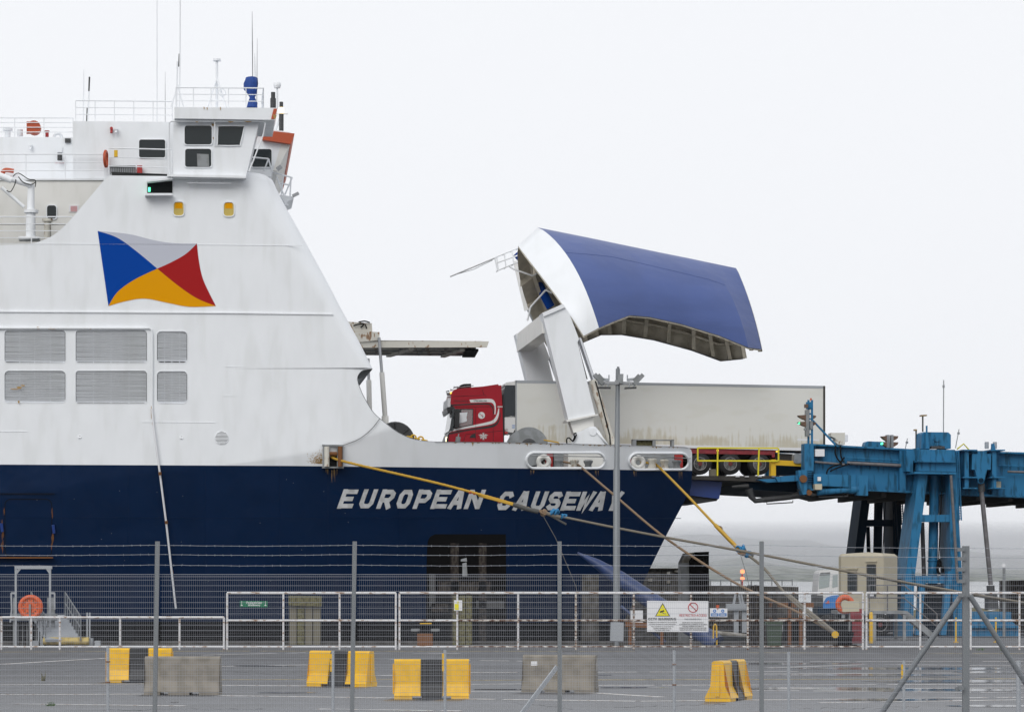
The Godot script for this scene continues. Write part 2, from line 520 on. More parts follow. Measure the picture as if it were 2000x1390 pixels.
	for q in [[1560, 1296, 130], [1800, 1305, 210], [1960, 1312, 120], [1690, 1318, 160], [1880, 1330, 170], [1600, 1344, 150], [1820, 1347, 200], [1730, 1366, 120], [1950, 1378, 110], [1240, 1342, 70], [980, 1346, 50], [1150, 1318, 60], [560, 1352, 60], [520, 1300, 60]]:
		var c0 := G(q[0], q[1], 0.007)
		var rx: float = q[2] / F * -c0.z
		var s := mb()
		var ringp := []
		for k in 28:
			var an := TAU * k / 28.0
			var f := 1.0 + 0.45 * n1.get_noise_2d(cos(an) * 90 + q[0], sin(an) * 90 + q[1])
			ringp.append(c0 + Vector3(cos(an) * rx * f, 0, sin(an) * minf(1.3, rx * 0.4) * f))
		for k in 28: tri(s, c0, ringp[k], ringp[(k + 1) % 28])
		struct(s, "puddle", pm)
	# sea
	var w := StandardMaterial3D.new()
	w.albedo_color = Color(0.05, 0.075, 0.085).linear_to_srgb()
	w.roughness = 0.08
	var nt := noise_tex("waves", 51, 0.02, 4, Color(0, 0, 0), Color(1, 1, 1))
	w.normal_enabled = true
	var wi := nt.get_image()
	wi.bump_map_to_normal_map(6.0)
	w.normal_texture = ImageTexture.create_from_image(wi)
	w.normal_scale = 0.4
	w.uv1_triplanar = true
	w.uv1_world_triplanar = true
	w.uv1_scale = Vector3(0.08, 0.08, 0.08)
	M["sea"] = w
	var se := mb()
	quad(se, Vector3(-9000, -3.2, -60), Vector3(-9000, -3.2, -11000), Vector3(9000, -3.2, -11000), Vector3(9000, -3.2, -60))
	struct(se, "sea", w)
	# litter and weeds
	var lf := thingW("leaf_clump", "tuft of green weed on the asphalt near the bottom left corner", "weed", G(98, 1378))
	var s2 := mb()
	for k in 14:
		var b := G(98, 1378) + Vector3(rng.randf_range(-0.08, 0.08), 0, rng.randf_range(-0.08, 0.08))
		var t := b + Vector3(rng.randf_range(-0.08, 0.08), rng.randf_range(0.03, 0.09), rng.randf_range(-0.05, 0.05))
		tri(s2, b + Vector3(0.02, 0, 0), t, b - Vector3(0.02, 0, 0.01))
	part(s2, "leaves", M.leaf, lf)
	var wd := [[1440, 1362.0], [1915, 1269.5], [1960, 1270.5], [82, 1330.0]]
	var wl := ["small green weed on the asphalt right of the end-on yellow barrier", "low weed strip at the foot of the tall fence right of the corner post", "rightmost weed at the foot of the tall fence", "dry grey weed stalk on the asphalt left of the barriers"]
	for i in 4:
		var b0 := G(wd[i][0], wd[i][1])
		var t2 := thingW("weed", wl[i], "weed", b0)
		var s3 := mb()
		for k in 12:
			var b := b0 + Vector3(rng.randf_range(-0.12, 0.12) if i in [1, 2] else rng.randf_range(-0.05, 0.05), 0, rng.randf_range(-0.05, 0.05))
			var t := b + Vector3(rng.randf_range(-0.08, 0.08), rng.randf_range(0.04, 0.12) * (2.2 if i == 3 else 1.0), 0)
			tri(s3, b + Vector3(0.015, 0, 0), t, b - Vector3(0.015, 0, 0.01))
		part(s3, "leaves", M.leaf if i != 3 else M.timber_green, t2)

func far_shore():
	var n := FastNoiseLite.new(); n.seed = 61; n.frequency = 0.003; n.fractal_octaves = 4
	# sea mist lying over the far water
	var fv := FogVolume.new()
	fv.name = "sea_mist"
	fv.size = Vector3(17000, 134, 2500)
	var fm := FogMaterial.new()
	fm.density = 0.0008
	fm.albedo = Color(0.97, 0.98, 1.0)
	fv.material = fm
	fv.position = Vector3(0, 64, -7500)
	add_child(fv)
	for ridge in [[9000.0, [-1500, 1080, 0, 1060, 900, 1050, 1300, 1048, 1400, 1046, 1480, 1052, 1560, 1056, 1620, 1062, 1700, 1066, 1850, 1072, 1900, 1078, 2000, 1086, 2500, 1075, 3500, 1090], "hill"], [7200.0, [-1500, 1100, 1200, 1105, 1380, 1098, 1450, 1092, 1500, 1100, 1560, 1112, 1900, 1116, 2000, 1108, 2300, 1100, 3500, 1110], "hill"]]:
		var st := mb(true)
		var rows := []
		var prof := v2s(ridge[1])
		for r in 9:
			var row := []
			for i in 126:
				var px := -1500.0 + i * 40.0
				var top := W(px, tab(prof, px), ridge[0])
				var k: float = [0.0, 0.25, 0.5, 0.72, 0.88, 1.0, 0.95, 0.8, 0.0][r]
				var h := (top.y + 3.4) * k - 3.4 + n.get_noise_2d(top.x, r * 90.0) * 22.0 * k * (1.0 if r < 6 else 0.5)
				row.append(Vector3(top.x, h if r > 0 else -3.4, top.z - (r - 5) * 240.0))
			rows.append(row)
		grid(st, rows)
		struct(st, "hill", M.hill_green)

# ---- the ferry's shell: inset of the near side from its widest, as a function of place along the ferry and height
var KN := []
var FL := []
var XA := 0.0
var XB := 1.0
func zf(x: float, y: float) -> float:
	var s := clampf((x - XA) / (XB - XA), 0.0, 1.0)
	return -5.7 * s * s - tab(FL, x) * maxf(0.0, minf(tab(KN, x), 9.0) - y)
func H(px: float, py: float, out := 0.0) -> Vector3:      # a point on the shell
	var p := S(px, py, 0)
	for i in 4: p = S(px, py, zf(p.x, p.y))
	p.z += out
	return p
func blue_line(px: float) -> float:
	return tab([Vector2(-260, 906), Vector2(0, 907), Vector2(560, 909.5), Vector2(1000, 914.5), Vector2(1352, 919)], px)
func hole(px: float, h: Array) -> Array:                  # a rounded opening's top and bottom at a column; h = x0 y0 x1 y1 radius
	var x0: float = h[0]; var y0: float = h[1]; var x1: float = h[2]; var y1: float = h[3]; var r: float = h[4]
	if px < x0 or px > x1: return [(y0 + y1) / 2, (y0 + y1) / 2]
	var e := 0.0
	var d := minf(px - x0, x1 - px)
	if d < r: e = r - sqrt(maxf(0.0, r * r - (r - d) * (r - d)))
	return [y0 + e, y1 - e]
func hole_cols(h: Array, n := 7) -> Array:
	var a := [h[0] - 0.02, h[2] + 0.02]
	for k in n + 1:
		var d: float = h[4] * (1.0 - cos(PI / 2 * k / n))
		a.append(h[0] + d); a.append(h[2] - d)
	return a
func shell_cols(st: SurfaceTool, cols: Array, top: Callable, bottom: Callable, rows: Array, sub: int) -> void:
	# vertical strips between top and bottom, split round rows of openings; each row is a list of openings
	cols.sort()
	var bands := []
	for b in rows.size() + 1: bands.append([])
	for px in cols:
		var cuts := [top.call(px)]
		for r in rows:
			var hit := [(r[0][1] + r[0][3]) / 2.0, (r[0][1] + r[0][3]) / 2.0]
			for h in r:
				if px >= h[0] and px <= h[2]: hit = hole(px, h)
			cuts.append(hit[0]); cuts.append(hit[1])
		cuts.append(bottom.call(px))
		for b in rows.size() + 1:
			var line := []
			for k in sub + 1: line.append(H(px, lerpf(cuts[b * 2], cuts[b * 2 + 1], float(k) / sub)))
			bands[b].append(line)
	for b in bands:
		grid(st, b); grid(st, mirror(b))
func rim(st: SurfaceTool, h: Array, proud: float, w: float) -> void:      # rounded coaming round an opening in the shell
	var o := rrect(h[0], h[1], h[2], h[3], h[4], 8)
	var pts := []
	for q in o: pts.append(H(q.x, q.y, proud))
	pts.append(pts[0]); pts.append(pts[1])
	tube(st, pts, w, 8)
func shell_patch(st: SurfaceTool, outline: Array, out: float, smooth_n := 1) -> void:   # a thin painted or welded patch that follows the shell
	var f := PackedVector2Array(outline)
	var id := Geometry2D.triangulate_polygon(f)
	for i in range(0, id.size(), 3):
		tri(st, H(f[id[i]].x, f[id[i]].y, out), H(f[id[i + 1]].x, f[id[i + 1]].y, out), H(f[id[i + 2]].x, f[id[i + 2]].y, out))
func rail(st: SurfaceTool, a: Vector3, b: Vector3, h: float, bars: int, posts: int, r := 0.022) -> void:   # guard rail standing on the line a to b
	for k in bars: rod(st, a + Vector3(0, h * (1.0 - float(k) / bars), 0), b + Vector3(0, h * (1.0 - float(k) / bars), 0), r * (1.2 if k == 0 else 0.8))
	for k in posts + 1:
		var p := a.lerp(b, float(k) / posts)
		rod(st, p, p + Vector3(0, h, 0), r)
func window(parent: Node, o: Array, z: float, glass: Material, called := "window") -> void:     # rounded window with a raised frame, in the ferry's axes
	var s := mb()
	var c := Vector2.ZERO
	for q in o: c += q / o.size()
	var big := []
	for q in o: big.append(c + (q - c) * (1.0 + 2.2 / (q - c).length()))
	rframe(s, big, o, z + 0.05, 0.07)
	var f := part(s, called, M.white, parent)
	s = mb()
	prS(s, o, z + 0.012, 0.02)
	part(s, "pane", glass, f)

func ferry():
	for q in [[-400, 985], [0, 972], [150, 948], [300, 921], [480, 903], [630, 880], [757, 838], [860, 790], [1400, 770]]:
		var p := S(q[0], q[1], 0); KN.append(Vector2(p.x, p.y))
	for q in [[-400, 0.12], [0, 0.15], [300, 0.18], [600, 0.23], [900, 0.27], [1350, 0.38]]:
		FL.append(Vector2(S(q[0], 900, 0).x, q[1]))
	XA = S(610, 900, 0).x
	XB = S(1352, 900, -5.7).x
	var base := Vector3(0, -3.2, CL)
	var sh := thingS("ferry", "white and navy ferry moored with its bow visor raised above the linkspan", "ferry", base)
	var st := mb(true)
	# navy hull
	var edge := spl(v2s([919, 1352, 935, 1351, 955, 1349, 990, 1331, 1055, 1297, 1165, 1243, 1290, 1180, 1330, 1160]), 4)
	var rows := []
	for i in 46:
		var t := pow(i / 45.0, 1.15)
		var row := []
		var ye := lerpf(919.0, 1330.0, t)
		var xr := tab(edge, ye)
		for k in 131:
			var px := lerpf(-260.0, xr, k / 130.0)
			row.append(H(px, lerpf(blue_line(px), 1330.0, t)))
		rows.append(row)
	var cutr := 0
	while lerpf(919.0, 1330.0, pow(cutr / 45.0, 1.15)) < 1213.0: cutr += 1
	grid(st, rows.slice(0, cutr + 1)); grid(st, mirror(rows.slice(0, cutr + 1)))
	part(st, "hull", M.navy, sh)
	st = mb(true)
	grid(st, rows.slice(cutr)); grid(st, mirror(rows.slice(cutr)))
	part(st, "boot_topping", M.black, sh)
	# blunt inner bow behind the visor
	st = mb()
	var bl := []
	for i in 12:
		var p := H(tab(edge, lerpf(925.0, 1330.0, i / 11.0)) - 6, lerpf(925.0, 1330.0, i / 11.0))
		bl.append([p, Vector3(p.x, p.y, 2 * CL - p.z)])
	grid(st, bl)
	part(st, "bow_bulkhead", M.navy, sh)
	# white side, aft part, with the six louvre openings
	var top := spl(v2s([-260, 479, 0, 478, 60, 475, 85, 468, 108, 456, 135, 431, 160, 402, 188, 369, 206, 348, 214, 342.5]), 5)
	top.append(Vector2(440, 345))
	var r1 := [[8, 645, 127, 708, 6.0], [147, 645, 286, 708, 6.0], [306, 647, 365, 708, 8.0]]
	var r2 := [[8, 724, 127, 786, 8.0], [147, 724, 286, 787, 6.0], [306, 725, 365, 787, 8.0]]
	var cols := [-260, -180, -100, 440, 400]
	for k in 44: cols.append(k * 10.0)
	for q in top: cols.append(q.x)
	for h in r1 + r2: cols.append_array(hole_cols(h, 5))
	st = mb(true)
	shell_cols(st, cols, func(x): return tab(top, x), blue_line, [r1, r2], 6)
	var side := part(st, "side_plating", M.white, sh)
	for h in r1 + r2:
		st = mb()
		var o := rrect(h[0] - 2, h[1] - 2, h[2] + 2, h[3] + 2, h[4] + 2, 4)
		prS(st, o, -0.30, 0.02)
		var g := part(st, "louvre_grille", M.dark_grey, sh)
		st = mb()
		var in_o := rrect(h[0], h[1], h[2], h[3], h[4], 5)
		var out_o := rrect(h[0] - 1.2, h[1] - 1.2, h[2] + 1.2, h[3] + 1.2, h[4] + 1, 5)
		rframe(st, out_o, in_o, 0.015, 0.31)
		part(st, "frame", M.white, g)
		st = mb()
		var n := int((h[3] - h[1]) / 3.25)
		for k in n:
			var py: float = h[1] + 2.0 + k * 3.25
			var hh := 0.0
			for e in [py]: hh = h[0] + 1.0
			var a := S(hh, py, -0.05); var b := S(h[2] - 1.0, py, -0.05)
			var sag := rng.randf_range(-0.006, 0.006)
			boxb(st, (a + b) / 2, Vector3((b.x - a.x) / 2, sag, 0), Vector3(0, 0.025, 0.02), Vector3(0, -0.003, 0.004))
		part(st, "slats", M.white, g).set_meta("kind", "stuff")
		st = mb()
		for x in [h[0] + (h[2] - h[0]) * 0.25, (h[0] + h[2]) / 2, h[0] + (h[2] - h[0]) * 0.75]:
			var a := S(x, h[1], -0.1); var b := S(x, h[3], -0.1)
			box2(st, a - Vector3(0.012, 0, 0.02), b + Vector3(0.012, 0, 0.02))
		part(st, "slat_stays", M.white, g)
	# white side, forward part with the rounded sloping front
	var sil := spl(v2s([345, 521, 351, 531, 372, 541, 405, 558, 480, 600, 555, 641, 605, 667, 665, 700, 720, 727]), 4)
	rows = []
	for i in 48:
		var py := lerpf(345.0, 720.0, i / 47.0)
		var xr := tab(sil, py)
		var r := lerpf(1.35, 0.45, i / 47.0)
		var e := S(xr, py, -r)
		var c := Vector3(e.x - r, e.y, -r)
		var row := []
		var a := H(440, py)
		for k in 5:
			var q := a.lerp(Vector3(c.x, c.y, 0), k / 5.0)
			row.append(Vector3(q.x, q.y, minf(0.0, zf(q.x, q.y) * k / 5.0) if py > 600 else 0.0))
		for k in 11: row.append(c + Vector3(sin(PI / 2 * k / 10.0) * r, 0, cos(PI / 2 * k / 10.0) * r))
		row.append(Vector3(e.x, e.y, CL))
		rows.append(row)
	st = mb(true)
	grid(st, rows); grid(st, mirror(rows))
	part(st, "front_plating", M.white, sh)
	st = mb()
	var d0: Vector3 = rows[0][4]; var d1: Vector3 = rows[0][-1]
	var nx := S(216, 345, 0).x
	quad(st, Vector3(nx, d0.y - 0.02, -0.2), Vector3(nx, d0.y - 0.02, 2 * CL + 0.2), Vector3(d1.x - 0.3, d0.y - 0.02, 2 * CL + 1.2), Vector3(d1.x - 0.3, d0.y - 0.02, -1.2))
	quad(st, Vector3(-40, d0.y - 0.02, -3.4), Vector3(-40, d0.y - 0.02, 2 * CL + 3.4), Vector3(nx, d0.y - 0.02, 2 * CL + 3.4), Vector3(nx, d0.y - 0.02, -3.4))
	var ly := S(0, 480, 0).y
	quad(st, Vector3(-40, ly, -0.05), Vector3(-40, ly, -4.3), Vector3(nx, ly, -4.3), Vector3(nx, ly, -0.05))
	part(st, "upper_deck", M.deck_green, sh)
	st = mb()
	d1 = rows[-1][-1]
	box2(st, Vector3(d1.x - 4.5, d1.y, -0.55), Vector3(d1.x - 0.25, d1.y + 0.12, 2 * CL + 0.55))
	part(st, "front_sill", M.white, sh)
	# lower forward side down to the bulwark, with its curved cut-out
	var cut := spl(v2s([720, 727, 722.5, 710, 728, 702, 737, 697.5, 747, 698.5, 757, 702, 777, 711, 806, 729, 827, 753, 841, 771, 851, 789, 858, 808, 861, 824, 863, 850]), 5)
	rows = []
	for q in cut:
		var row := []
		for k in 41: row.append(H(lerpf(440.0, q.y, k / 40.0), q.x))
		rows.append(row)
	st = mb(true)
	grid(st, rows); grid(st, mirror(rows))
	part(st, "shoulder_plating", M.white, sh)
	st = mb(true)
	var lip := []
	for q in cut:
		var p := H(q.y, q.x)
		lip.append([p + Vector3(0, 0, 0.004), p + Vector3(0.02, 0.02, -0.03), p + Vector3(0.02, 0, -0.75), p + Vector3(-0.25, -0.3, -0.85)])
	grid(st, lip)
	part(st, "cut_out_lip", M.mid_grey, sh)
	st = mb(true)
	grid(st, mirror(lip))
	part(st, "cut_out_lip", M.mid_grey, sh)
	# bulwark with two mooring openings
	var bt := v2s([-260, 863, 850, 863, 980, 863.8, 1100, 866.5, 1200, 869, 1320, 872.5, 1341, 873.5, 1346, 875, 1350, 878, 1352, 884])
	var hs := [[1028, 884, 1181, 914.5, 15.2], [1229, 885, 1345, 917, 15.9]]
	cols = []
	for k in 92: cols.append(440.0 + k * 10.0)
	for q in [1341, 1344, 1346, 1348, 1350, 1351, 1352]: cols.append(float(q))
	for h in hs: cols.append_array(hole_cols(h, 8))
	st = mb(true)
	shell_cols(st, cols, func(x): return tab(bt, x), blue_line, [hs], 10)
	var bw := part(st, "bulwark", M.white, sh)
	st = mb(true)
	for h in hs: rim(st, h, 0.03, 0.055)
	part(st, "opening_coaming", M.white, bw)
	st = mb()
	var tp := []
	for k in 60:
		var px := lerpf(850.0, 1345.0, k / 59.0)
		var p := H(px, tab(bt, px))
		tp.append([p + Vector3(0, 0.012, 0.05), p + Vector3(0, 0.012, -0.28)])
	grid(st, tp)
	part(st, "bulwark_rail", M.white, bw)
	st = mb()
	rng.seed = 21
	for k in 46:
		var px := rng.randf_range(865, 1330)
		var y := tab(bt, px) + 0.6
		var w := rng.randf_range(1.0, 5.0)
		var dr := rng.randf_range(1.2, 2.6) if rng.randf() < 0.8 else rng.randf_range(4, 9)
		shell_patch(st, v2s([px - w, y, px - w * 0.4, y + 0.8, px, y + dr, px + w * 0.3, y + 0.9, px + w, y]), 0.012)
	part(st, "rust_streaks", M.rust_stain, bw).set_meta("kind", "stuff")
	# inner side of the bulwark and the foredeck
	st = mb()
	var ps := []
	for k in 40:
		var px := lerpf(690.0, 1348.0, k / 39.0)
		var p := H(px, 926)
		ps.append([Vector3(p.x, 6.75, p.z - 0.1), Vector3(p.x, 6.75, 2 * CL - p.z + 0.1)])
	grid(st, ps)
	part(st, "foredeck", M.deck_green, sh)
	st = mb()
	var bx := S(640, 800, -5).x
	box2(st, Vector3(bx - 0.1, 6.7, -0.8), Vector3(bx, S(690, 715, 0).y, 2 * CL + 0.8))
	part(st, "garage_bulkhead", M.mid_grey, sh)
	# a long ledge, the gutter above the louvres, weld seams
	st = mb()
	for l in [[-260, 607, 440, 611], [440, 611, 650, 614]]:
		var a := H(l[0], l[1], 0.02); var b := H(l[2], l[3], 0.02)
		bar(st, a, b, 0.07, 0.045)
	part(st, "side_ledge", M.white, sh)
	st = mb()
	bar(st, S(-260, 640.5, 0.05), S(282, 641, 0.05), 0.12, 0.05)
	tube(st, [S(282, 641, 0.06), S(290, 640.5, 0.06), S(295, 643, 0.06), S(296.5, 650, 0.06), S(297, 700, 0.06), S(296.5, 798, 0.06)], 0.035, 6)
	part(st, "gutter_pipe", M.white, sh)
	st = mb(true)
	tube(st, [S(296, 798, 0.10), S(299, 830, 0.12), H(309.5, 908, 0.14), H(324, 1020, 0.2), H(343, 1188, 0.3)], 0.04, 8)
	part(st, "discharge_hose", M.sign_white, sh)
	for q in [[312, 925], [324.5, 1020], [335, 1117]]:
		st = mb(true)
		rod(st, H(q[0] - 0.4, q[1] - 3, 0.21), H(q[0] + 0.4, q[1] + 3, 0.21), 0.06, 8)
		part(st, "hose_clamp", M.rust_brown, sh)
	st = mb()
	for l in [[-10, 475.5, 440, 478], [440, 478, 590, 480], [435, 773, 705, 775], [-10, 842.5, 52, 842.5], [276, 824, 420, 825], [440, 716, 700, 718]]:
		st = mb()
		bar(st, H(l[0], l[1], 0.004), H(l[2], l[3], 0.004), 0.02, 0.022)
		part(st, "weld_seam", M.white, sh)
	st = mb()
	for q in [[74, 641, 5, 2.5], [100, 641.5, 12, 2.2], [176, 641.5, 4, 2], [295.5, 806, 1.6, 14], [297, 827, 1, 3], [37, 757, 6, 2.4], [44, 753, 5, 1.5], [36, 785, 2, 3], [28, 760, 10, 1.0]]:
		shell_patch(st, v2s([q[0] - q[2], q[1] - q[3] * 0.4, q[0] - q[2] * 0.2, q[1] - q[3], q[0] + q[2], q[1] - q[3] * 0.3, q[0] + q[2] * 0.4, q[1] + q[3], q[0] - q[2] * 0.5, q[1] + q[3] * 0.7]), 0.085)
	part(st, "rust_patches", M.rust_stain, sh).set_meta("kind", "stuff")
	st = mb()
	rng.seed = 31
	for k in 420:
		var px := 629.0 - absf(rng.randfn(0, 11))
		var y := minf(907.0, 905.0 - absf(rng.randfn(0, 9)))
		var w := rng.randf_range(0.25, 0.8)
		shell_patch(st, v2s([px - w, y, px - w * 0.2, y - w, px + w, y - w * 0.3, px + w * 0.3, y + w * 1.5]), 0.012)
	part(st, "fairlead_rust", M.rust_stain, sh).set_meta("kind", "stuff")
	# discharge holes and a round vent
	for q in [[155, 853.5, 3.2], [354, 854.5, 3.2], [432.5, 855, 13.0]]:
		st = mb(true)
		var c := S(q[0], q[1], 0.0)
		var r: float = q[2] / 50.0
		ring(st, c, Vector3.BACK, r, 0.018, 24, 6)
		var v := part(st, "round_vent", M.white, sh)
		st = mb()
		disc(st, c + Vector3(0, 0, -0.006), Vector3.BACK, r, 0.03)
		part(st, "vent_mouth", M.dark_grey, v)
		st = mb()
		var n := 9 if r > 0.1 else 1
		for k in n:
			var y := r * (0.9 - 1.8 * (k + 0.5) / n)
			var hw := sqrt(r * r - y * y)
			boxb(st, c + Vector3(0, y, 0.02), Vector3(hw, 0, 0), Vector3(0, r * 0.5 / n, -0.01), Vector3(0, 0, 0.004))
		part(st, "slats", M.white, v)
	# shell door at the left with rust
	st = mb()
	var o2 := rrect(8, 974, 101, 1088, 12, 6)
	var o3 := rrect(9.4, 975.4, 99.6, 1086.6, 11, 6)
	for i in o2.size():
		var j := (i + 1) % o2.size()
		quad(st, H(o2[i].x, o2[i].y, 0.02), H(o2[j].x, o2[j].y, 0.02), H(o3[j].x, o3[j].y, 0.02), H(o3[i].x, o3[i].y, 0.02))
	bar(st, H(-30, 964, 0.03), H(106, 964, 0.03), 0.05, 0.03)
	var dr0 := part(st, "shell_door", M.dark, sh)
	st = mb()
	bar(st, H(-20, 1089, 0.12), H(103, 1089, 0.12), 0.25, 0.05)
	part(st, "door_sill", M.rust_brown, dr0)
	st = mb()
	for k in 16:
		var px: float = 100.0 + rng.randf_range(-1, 4) if k % 2 else 6.0 + rng.randf_range(-4, 1)
		var y := rng.randf_range(995, 1075)
		shell_patch(st, v2s([px - 1, y, px + 0.5, y - 6, px + 1.2, y + 4, px, y + rng.randf_range(6, 14)]), 0.03)
	part(st, "rust_streaks", M.rust_brown, dr0).set_meta("kind", "stuff")
	st = mb()
	for q in [[103, 1033], [2, 1030]]:
		bar(st, H(q[0], q[1] - 8, 0.08), H(q[0] + 2, q[1] + 8, 0.08), 0.1, 0.16)
	part(st, "hinge", M.deep_blue, dr0)
	st = mb()
	for k in 24:
		var px := rng.randf_range(60, 980)
		var y := rng.randf_range(930, 1150)
		shell_patch(st, v2s([px - 0.6, y, px + 0.4, y - 1.0, px + 0.7, y + 0.6]), 0.01)
	part(st, "scuff_marks", M.mid_grey, sh).set_meta("kind", "stuff")
	for l in [[-250, 1010, 1330, 1012], [-250, 1120, 1262, 1122]]:
		st = mb()
		var pts := []
		for k in 41:
			var px := lerpf(l[0], l[2], k / 40.0)
			pts.append(H(px, lerpf(l[1], l[3], k / 40.0), 0.0))
		tube(st, pts, 0.012, 4)
		part(st, "plate_seam", M.navy, sh)
	for px in [-60, 120, 250, 400, 545, 640, 780, 1010, 1130]:
		st = mb()
		var pts := []
		for k in 13: pts.append(H(px, lerpf(blue_line(px) + 1, 1205.0, k / 12.0), 0.0))
		tube(st, pts, 0.010, 4)
		part(st, "plate_seam", M.navy, sh)
	st = mb()
	rng.seed = 44
	for q in [[640, 916, 9], [655, 916, 14], [1040, 918, 8], [1165, 919, 10], [1240, 920, 9], [1330, 921, 12], [650, 918, 22]]:
		for k in 5:
			var px: float = q[0] + rng.randf_range(-4, 4)
			var w := rng.randf_range(0.25, 0.6)
			shell_patch(st, v2s([px - w, q[1], px - w * 0.6, q[1] + q[2] * 0.5, px, q[1] + q[2] * rng.randf_range(0.7, 1.5), px + w * 0.5, q[1] + q[2] * 0.4, px + w, q[1]]), 0.010)
	part(st, "rust_runs", M.rust_stain, sh).set_meta("kind", "stuff")
	ship_name(sh)
	house_flag(sh)
	fairlead(sh)
	bridge(sh)
	foredeck_gear(sh)
	visor(sh)

func stroke_letter(st: SurfaceTool, strokes: Array, x0: float, w: float, y0: float, y1: float, lean: float, th: float) -> void:
	# strokes: polylines on a grid 0..1 wide, 0..1 tall (0 at the top); each is thickened and laid on the shell
	for s in strokes:
		var p := []
		for q in v2s(s): p.append(Vector2(q.x * w, q.y * (y1 - y0)))
		var n := p.size()
		var L := []; var R := []
		for i in n:
			var d0: Vector2 = (p[i] - p[i - 1]).normalized() if i > 0 else (p[1] - p[0]).normalized()
			var d1: Vector2 = (p[i + 1] - p[i]).normalized() if i < n - 1 else d0
			var m := (d0 + d1).normalized()
			var nrm := Vector2(-m.y, m.x)
			var k: float = th / 2 / maxf(0.5, nrm.dot(Vector2(-d0.y, d0.x)))
			L.append(p[i] + nrm * k); R.append(p[i] - nrm * k)
		for i in n - 1:
			var cnt := 3
			for c in cnt:
				var a: Vector2 = L[i].lerp(L[i + 1], float(c) / cnt); var b: Vector2 = L[i].lerp(L[i + 1], float(c + 1) / cnt)
				var e: Vector2 = R[i].lerp(R[i + 1], float(c) / cnt); var f: Vector2 = R[i].lerp(R[i + 1], float(c + 1) / cnt)
				var h := y1 - y0
				var q := []
				for v in [a, b, f, e]: q.append(H(x0 + v.x + (h - v.y) * lean, y0 + v.y, 0.018))
				quad(st, q[0], q[1], q[2], q[3])
func ship_name(sh: Node) -> void:
	var t := 0.135      # half a stroke as a share of the height
	var L := {
		"E": [[0.13, 0.0, 0.13, 1.0], [0.0, t, 1.0, t], [0.1, 0.5, 0.85, 0.5], [0.0, 1 - t, 1.0, 1 - t]],
		"U": [[0.15, 0.0, 0.15, 0.72, 0.3, 1 - t, 0.7, 1 - t, 0.85, 0.72, 0.85, 0.0]],
		"R": [[0.15, 0.0, 0.15, 1.0], [0.0, t, 0.68, t, 0.85, 0.24, 0.85, 0.40, 0.68, 0.56, 0.1, 0.56], [0.5, 0.56, 0.86, 1.0]],
		"O": [[0.5, t, 0.3, t, 0.15, 0.3, 0.15, 0.7, 0.3, 1 - t, 0.7, 1 - t, 0.85, 0.7, 0.85, 0.3, 0.7, t, 0.5, t]],
		"P": [[0.15, 0.0, 0.15, 1.0], [0.0, t, 0.68, t, 0.85, 0.24, 0.85, 0.42, 0.68, 0.58, 0.1, 0.58]],
		"A": [[0.10, 1.0, 0.52, 0.0], [0.88, 1.0, 0.62, 0.0], [0.30, 0.68, 0.85, 0.68], [0.42, 0.12, 0.75, 0.12]],
		"N": [[0.14, 1.0, 0.14, 0.0], [0.16, 0.08, 0.84, 0.92], [0.86, 0.0, 0.86, 1.0]],
		"C": [[0.9, 0.32, 0.72, t, 0.3, t, 0.15, 0.3, 0.15, 0.7, 0.3, 1 - t, 0.7, 1 - t, 0.88, 0.70]],
		"S": [[0.88, 0.30, 0.7, t, 0.3, t, 0.15, 0.26, 0.15, 0.38, 0.3, 0.5, 0.7, 0.5, 0.85, 0.62, 0.85, 0.74, 0.7, 1 - t, 0.3, 1 - t, 0.1, 0.72]],
		"W": [[0.16, 0.0, 0.16, 1.0], [0.14, 0.95, 0.5, 0.35, 0.52, 0.95, 0.90, 0.0]],
		"Y": [[0.14, 0.0, 0.44, 0.58], [0.9, 0.0, 0.44, 0.58, 0.40, 1.0]]}
	var words := [["EUROPEAN", 658, [0, 40, 76, 113, 147, 182, 216, 247], [29, 27, 28, 25, 28, 30, 25, 31], 955, 993], ["CAUSEWAY", 968, [0, 33, 66, 96, 126, 157, 183, 216], [25, 24, 25, 25, 28, 27, 24, 22], 959, 996.5]]
	for w in words:
		for i in w[0].length():
			var st := mb()
			stroke_letter(st, L[w[0][i]], w[1] + w[2][i], w[3][i], w[4] + i * 0.15, w[5] + i * 0.12, 0.36, 8.6)
			part(st, "letter", M.letter_white, sh)
func house_flag(sh: Node) -> void:
	var c := Vector2(306.5, 524.5)
	var tl := Vector2(190, 451); var tr := Vector2(384, 475.5); var br := Vector2(421, 597.5); var bl := Vector2(211, 597.5)
	var toc := spl([tl, Vector2(228, 464), Vector2(265, 490), c], 6)
	var trc := spl([tr, Vector2(362, 496), Vector2(334, 512), c], 6)
	var brc := spl([br, Vector2(383, 582), Vector2(345, 556), c], 6)
	var blc := spl([bl, Vector2(229, 570), Vector2(262, 546), c], 6)
	var tope := spl([tl, Vector2(250, 457), Vector2(300, 469), Vector2(340, 475), tr], 6)
	var bote := spl([bl, Vector2(245, 588), Vector2(283, 583), Vector2(330, 592), Vector2(370, 599), br], 6)
	var re := spl([tr, Vector2(388, 510), Vector2(397, 548), br], 6)
	var rev := func(a): var b = a.duplicate(); b.reverse(); return b
	var sets := [["flag_blue", toc + rev.call(blc)], ["flag_grey", tope + trc.slice(1) + rev.call(toc).slice(1, -1)], ["flag_red", re + brc.slice(1) + rev.call(trc).slice(1, -1)], ["flag_yellow", bote + brc.slice(1) + rev.call(blc).slice(1, -1)]]
	for s in sets:
		var st := mb()
		shell_patch(st, s[1], 0.014)
		part(st, "flag_panel", M[s[0]], sh)

